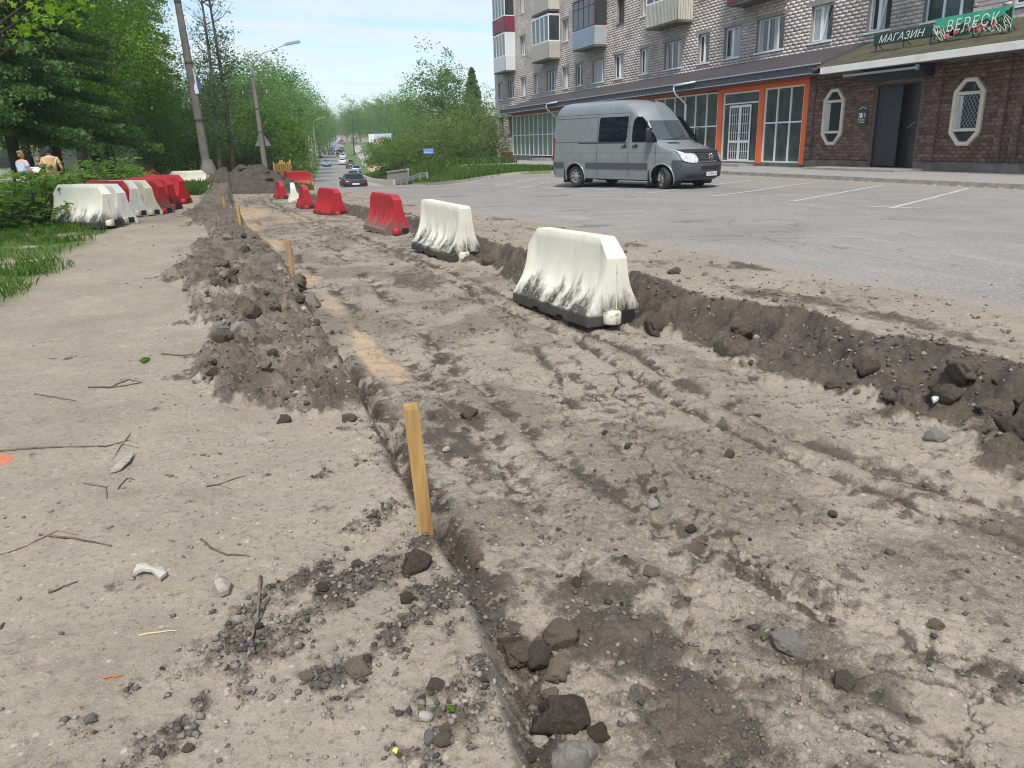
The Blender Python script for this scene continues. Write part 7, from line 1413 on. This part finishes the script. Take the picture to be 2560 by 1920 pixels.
for i in range(44):      # bigger clods broken out of the bank and lying in the ridge
    if i < 24: sv = 2.7+11*rng.random()**1.5; uu_ = rng.uniform(.0, .7); ov = float(toe_o(sv)+(rim_o(sv)-toe_o(sv))*uu_); rr_ = rng.uniform(.05, .13); w_ = 'at the foot of the dug bank'
    else: sv = 5.2+8.5*rng.random(); ov = float(cut_o(sv))-rng.uniform(.05, .95); rr_ = rng.uniform(.04, .095); w_ = 'in the long soil ridge'
    mm_ = M_clodd if rng.random() < .8 or i < 24 else M_clod; lay('soil_clod', BIG[i % 4], mm_, (ov, sv, gz(ov, sv)), rr_, ('big dark clod ' if mm_ is M_clodd else 'big dry clod ')+w_, 'clod', 'big clods '+w_, .45)
rng = np.random.default_rng(123)
o_, s_, z_, at_ = scatter(5200, area_near, wmix, rng); sz = .012+.05*rng.random(len(o_))**3; sz *= np.where(at_['mound'] > .3, .8, np.where(at_['fan'] > .3, .55, .7)); dist = np.hypot(o_, s_); order = np.argsort(-sz/dist)[:225]
for i in order:
    dk = at_['dark'][i]; m = (M_clodd if rng.random() < .45 else M_clod if rng.random() < .5 else M_st[rng.integers(3)]) if dk > .35 else (M_st[rng.integers(3)] if rng.random() < .6 else M_clod)
    where = 'in the soil ridge along the cut' if at_['mound'][i] > .3 else 'on the dug bank beside the road' if at_['bank'][i] > .3 else 'among the gravel left of the cut' if at_['fan'][i] > .2 else 'on the trodden path' if at_['left'][i] > .5 else 'on the beaten bed of the strip'
    kind = {id(M_clodd): 'dark lump of soil', id(M_clod): 'dry lump of soil', id(M_st[0]): 'grey stone', id(M_st[1]): 'pale stone', id(M_st[2]): 'blackish stone'}[id(m)]
    lay('stone', MED[i % 7], m, (o_[i], s_[i], z_[i]), float(sz[i]), kind+' lying loose '+where, 'stone', kind+'s loose '+where)
# the rest of the gravel as one mass
def gravel(name, n, area, weight, lo, hi, mats_w, seed, pw=3):
    rng = np.random.default_rng(seed); o, s_, z, at = scatter(n, area, weight, rng); k = len(o); base_ = np.array([(1, 0, 0), (0, 1, 0), (-1, 0, 0), (0, -1, 0), (0, 0, 1), (0, 0, -.8), (.6, .6, .5), (-.6, .5, .55)]); F0 = np.array([(0, 6, 4), (6, 1, 4), (1, 7, 4), (7, 2, 4), (2, 3, 4), (3, 0, 4), (0, 1, 6), (1, 2, 7), (2, 5, 3), (3, 5, 0), (0, 5, 1), (1, 5, 2)])
    r = lo+(hi-lo)*rng.random(k)**pw; V = base_[None]*rng.uniform(.6, 1.25, (k, 8, 1))*r[:, None, None]*rng.uniform(.6, 1.2, (k, 1, 3)); a = rng.uniform(0, 6.28, k); c, sn = np.cos(a)[:, None], np.sin(a)[:, None]
    V = np.stack([V[..., 0]*c-V[..., 1]*sn, V[..., 0]*sn+V[..., 1]*c, V[..., 2]*.75], -1)+np.stack([o, s_, z+r*.22], -1)[:, None]; F = (np.arange(k)*8)[:, None, None]+F0[None]
    t = np.where(at['dark'] > .3, rng.random(k)**1.5*.75, .22+.62*rng.random(k)**1.2) if mats_w == 0 else np.where(at['dark'] > .35, .2+.3*rng.random(k), .60+.26*rng.random(k)); me = np_mesh(name, V.reshape(-1, 3), F.reshape(-1, 3), {'tint': np.repeat(t, 8)}); return tag(link(name, me, M_grav), kind='stuff')
M_grav = bpy.data.materials.new('gravel'); M_grav.use_nodes = True; _t = M_grav.node_tree; _b = _t.nodes['Principled BSDF']; _a = _t.nodes.new('ShaderNodeAttribute'); _a.attribute_name = 'tint'; _r = _t.nodes.new('ShaderNodeValToRGB'); _e = _r.color_ramp.elements
_e[0].color = (.045, .04, .036, 1); _e[1].color = (.52, .49, .44, 1); _x = _e.new(.35); _x.color = (.12, .105, .09, 1); _x = _e.new(.8); _x.color = (.27, .24, .20, 1); _t.links.new(_a.outputs['Fac'], _r.inputs[0]); _t.links.new(_r.outputs[0], _b.inputs['Base Color']); _b.inputs['Roughness'].default_value = .92
def area_left(n, rng): return rng.uniform(-1.2, .75, n), 1.2+3.2*rng.random(n)**1.2
def area_ridge(n, rng): return rng.uniform(-1.9, .8, n), 4+14*rng.random(n)**1.3
def area_bed(n, rng): r = 1.2+7*rng.random(n)**1.3; a = YAW+np.radians(rng.uniform(-28, 40, n)); return r*np.sin(a), r*np.cos(a)
gravel('gravel', 60000, area_left, lambda a, o, s: .55*a['fan']+.006*a['left']+.2*a['dark']*(o > .3), .003, .017, 0, 11); gravel('gravel', 26000, area_ridge, lambda a, o, s: .42*a['mound']+.2*a['dark']*(o < .8), .004, .020, 0, 12); gravel('gravel', 40000, area_bed, lambda a, o, s: .10*a['dark']*a['bed']+.02*a['bed']+.35*a['bank']+.05*(o > 3.6), .004, .020, 0, 13); gravel('soil_crumbs', 90000, area_bed, lambda a, o, s: .5*a['bed']*np.clip(.15+1.6*fbm(o*1.3, s*1.3, 4, 171, .6), 0, 1)+.05*a['left']*(o > -1), .003, .014, 1, 15)
def area_shoulder(n, rng): s__ = 2.5+28*rng.random(n)**1.4; return edge_l(s__)+rng.uniform(-1.6, .5, n), s__
gravel('gravel', 14000, area_shoulder, lambda a, o, s: .5*a['bank']+.10*(1-a['road'])+.03*a['dust'], .006, .032, 0, 14)
# sticks and twigs
M_twig = mat('twig', (.075, .055, .042), .9, noise=(20, (.14, .11, .085), .4, .6)); M_twigl = mat('pale_twig', (.32, .26, .19), .9, noise=(20, (.2, .16, .11), .4, .6)); M_bark2 = mat('bark_chip', (.38, .34, .28), .95, noise=(9, (.24, .21, .17), .4, .6), stretch=(1, 4, 1)); M_rust = mat('rusty_orange', (.42, .13, .035), .8)
def stick(pts, r, label, m=M_twig, side=()):
    P = [Vector(onz(*D_(x, y)))+Vector((0, 0, r*.9)) for x, y in pts]; o = P[0].copy(); t = empty('twig', o, 0, label, 'twig'); Q = []
    for a, b in zip(P, P[1:]):
        for f in (0, .33, .66): q_ = a.lerp(b, f); q_.z = max(q_.z, gz(q_.x, q_.y)+r*.9); q_ += Vector((random.uniform(-1, 1), random.uniform(-1, 1), 0))*r*.6; Q.append(q_-o)
    Q.append(P[-1]-o); mb = MB(); mb.tube(Q, [r*(1-.55*i/len(Q)) for i in range(len(Q))], 6); mb.obj('stem', m, t, True)
    for sd_ in side: A = [Vector(onz(*D_(x, y)))+Vector((0, 0, r))-o for x, y in sd_]; mb = MB(); mb.tube(A, [r*.5]*(len(A)-1)+[r*.2], 5); mb.obj('side_shoot', m, t, True)
stick([(563, 1250), (558, 1330), (548, 1380), (530, 1440)], .006, 'thick grey stick lying along the gravel at the lower left', mat('grey_stick', (.20, .165, .13), .9, noise=(20, (.12, .1, .08), .4, .6)), [[(556, 1340), (585, 1295)], [(551, 1365), (575, 1310)]])
stick([(0, 978), (90, 972), (225, 967)], .006, 'long dark twig running in from the left edge'); stick([(245, 990), (262, 965), (282, 941)], .006, 'short broken pale twig beside the long dark one', M_twigl, [[(245, 990), (225, 975)], [(265, 962), (300, 970)]])
stick([(0, 1200), (60, 1182), (125, 1148), (168, 1158)], .005, 'pale forked twig at the left edge, below the bark piece', M_twigl); stick([(85, 1160), (160, 1166), (242, 1182)], .005, 'dark twig crossing the pale forked one'); stick([(437, 1170), (460, 1190), (490, 1202), (540, 1206)], .005, 'bent reddish twig above the gravel patch'); stick([(300, 1376), (345, 1370), (385, 1367)], .004, 'straight straw coloured twig at the lower left', mat('straw', (.50, .42, .26), .9)); stick([(183, 1050), (230, 1056), (232, 1082)], .004, 'small crooked twig under the bark piece', M_twig, [[(230, 1056), (258, 1040)]]); stick([(255, 1060), (275, 1040), (292, 1041)], .004, 'small dark twig right of the bark piece'); stick([(225, 968), (260, 960), (282, 955)], .004, 'thin twig above the broken pale one'); stick([(190, 840), (260, 838), (308, 830)], .006, 'fine dark twig on the path far left of the ridge', M_twig, [[(250, 838), (275, 822)]]); stick([(240, 838), (280, 826), (305, 828)], .005, 'thin twig lying over the fine dark one'); stick([(350, 768), (390, 772), (425, 770)], .006, 'dark twig pointing at the soil ridge'); stick([(75, 855), (120, 862), (165, 868)], .005, 'thin dark twig alone on the path'); stick([(445, 1053), (480, 1048), (530, 1032)], .004, 'thin twig midway on the path', M_twig, [[(470, 1050), (500, 1058)]]); stick([(105, 1285), (140, 1270), (170, 1260)], .004, 'short twig in the lower left, above the stones'); stick([(225, 1470), (250, 1466), (268, 1464)], .004, 'small rusty orange stick at the lower left', M_rust); stick([(0, 1362), (10, 1350)], .005, 'twig end cut by the left edge')
def chip(pts, label, m, name, cat, h=.008):
    P = [onz(*D_(x, y)) for x, y in pts]; cx = sum(p[0] for p in P)/len(P); cy = sum(p[1] for p in P)/len(P); cz = max(p[2] for p in P)+.004; mb = MB(); n = len(P); T = [(p[0]-cx, p[1]-cy, random.uniform(0, h)) for p in P]
    mb.add(T+[(x, y, z+h*.8) for x, y, z in T]+[(0, 0, h*2)], [(i, (i+1) % n, n+(i+1) % n, n+i) for i in range(n)]+[(n+i, n+(i+1) % n, 2*n) for i in range(n)]); o = mb.obj(name, m, loc=(cx, cy, cz)); tag(o, label, cat); return o
chip([(238, 1028), (262, 1022), (282, 1005), (292, 985), (278, 990), (255, 1008)], 'flat torn piece of pale bark on the path', M_bark2, 'bark_piece', 'bark'); chip([(465, 1272), (472, 1262), (492, 1262), (502, 1275), (496, 1290), (478, 1296), (468, 1285)], 'curled pale bark scrap at the edge of the gravel', M_bark2, 'bark_piece', 'bark', .022)
chip([(302, 783), (312, 777), (324, 776), (320, 783), (310, 788)], 'fresh green leaf lying alone on the path', LM['maple'], 'fallen_leaf', 'leaf', .01); chip([(965, 1543), (975, 1540), (985, 1546), (977, 1551)], 'small green leaf beside the soil at the bottom', LM['maple'], 'fallen_leaf', 'leaf', .006)
chip([(290, 1252), (300, 1240), (318, 1235), (335, 1242), (352, 1235), (362, 1250), (348, 1262), (330, 1250), (312, 1248)], 'crumpled grey paper strip in the lower left', mat('dirty_paper', (.42, .39, .34), .9), 'paper_scrap', 'litter', .015); chip([(2008, 888), (2022, 878), (2040, 872), (2030, 884), (2012, 900)], 'pale torn plastic scrap on the dark bank', mat('pale_plastic', (.55, .60, .60), .6), 'plastic_scrap', 'litter', .02); chip([(848, 1630), (855, 1624), (862, 1628), (858, 1636)], 'small yellow scrap at the bottom edge', mat('yellow_scrap', (.75, .55, .12), .6), 'plastic_scrap', 'litter', .006)
# ---------------------------------------------------------------- haze
def haze():
    mb = MB(); mb.box(-2300, 2300, -2300, 2300, -7.4, 34); m = bpy.data.materials.new('haze'); m.use_nodes = True; t = m.node_tree; t.nodes.remove(t.nodes['Principled BSDF'])
    v = t.nodes.new('ShaderNodeVolumePrincipled'); v.inputs['Density'].default_value = HAZE; v.inputs['Color'].default_value = (.90, .94, .97, 1); v.inputs['Anisotropy'].default_value = .2
    t.links.new(v.outputs[0], t.nodes['Material Output'].inputs['Volume']); tag(mb.obj('haze', m), kind='stuff')
HAZE = .00055
haze()
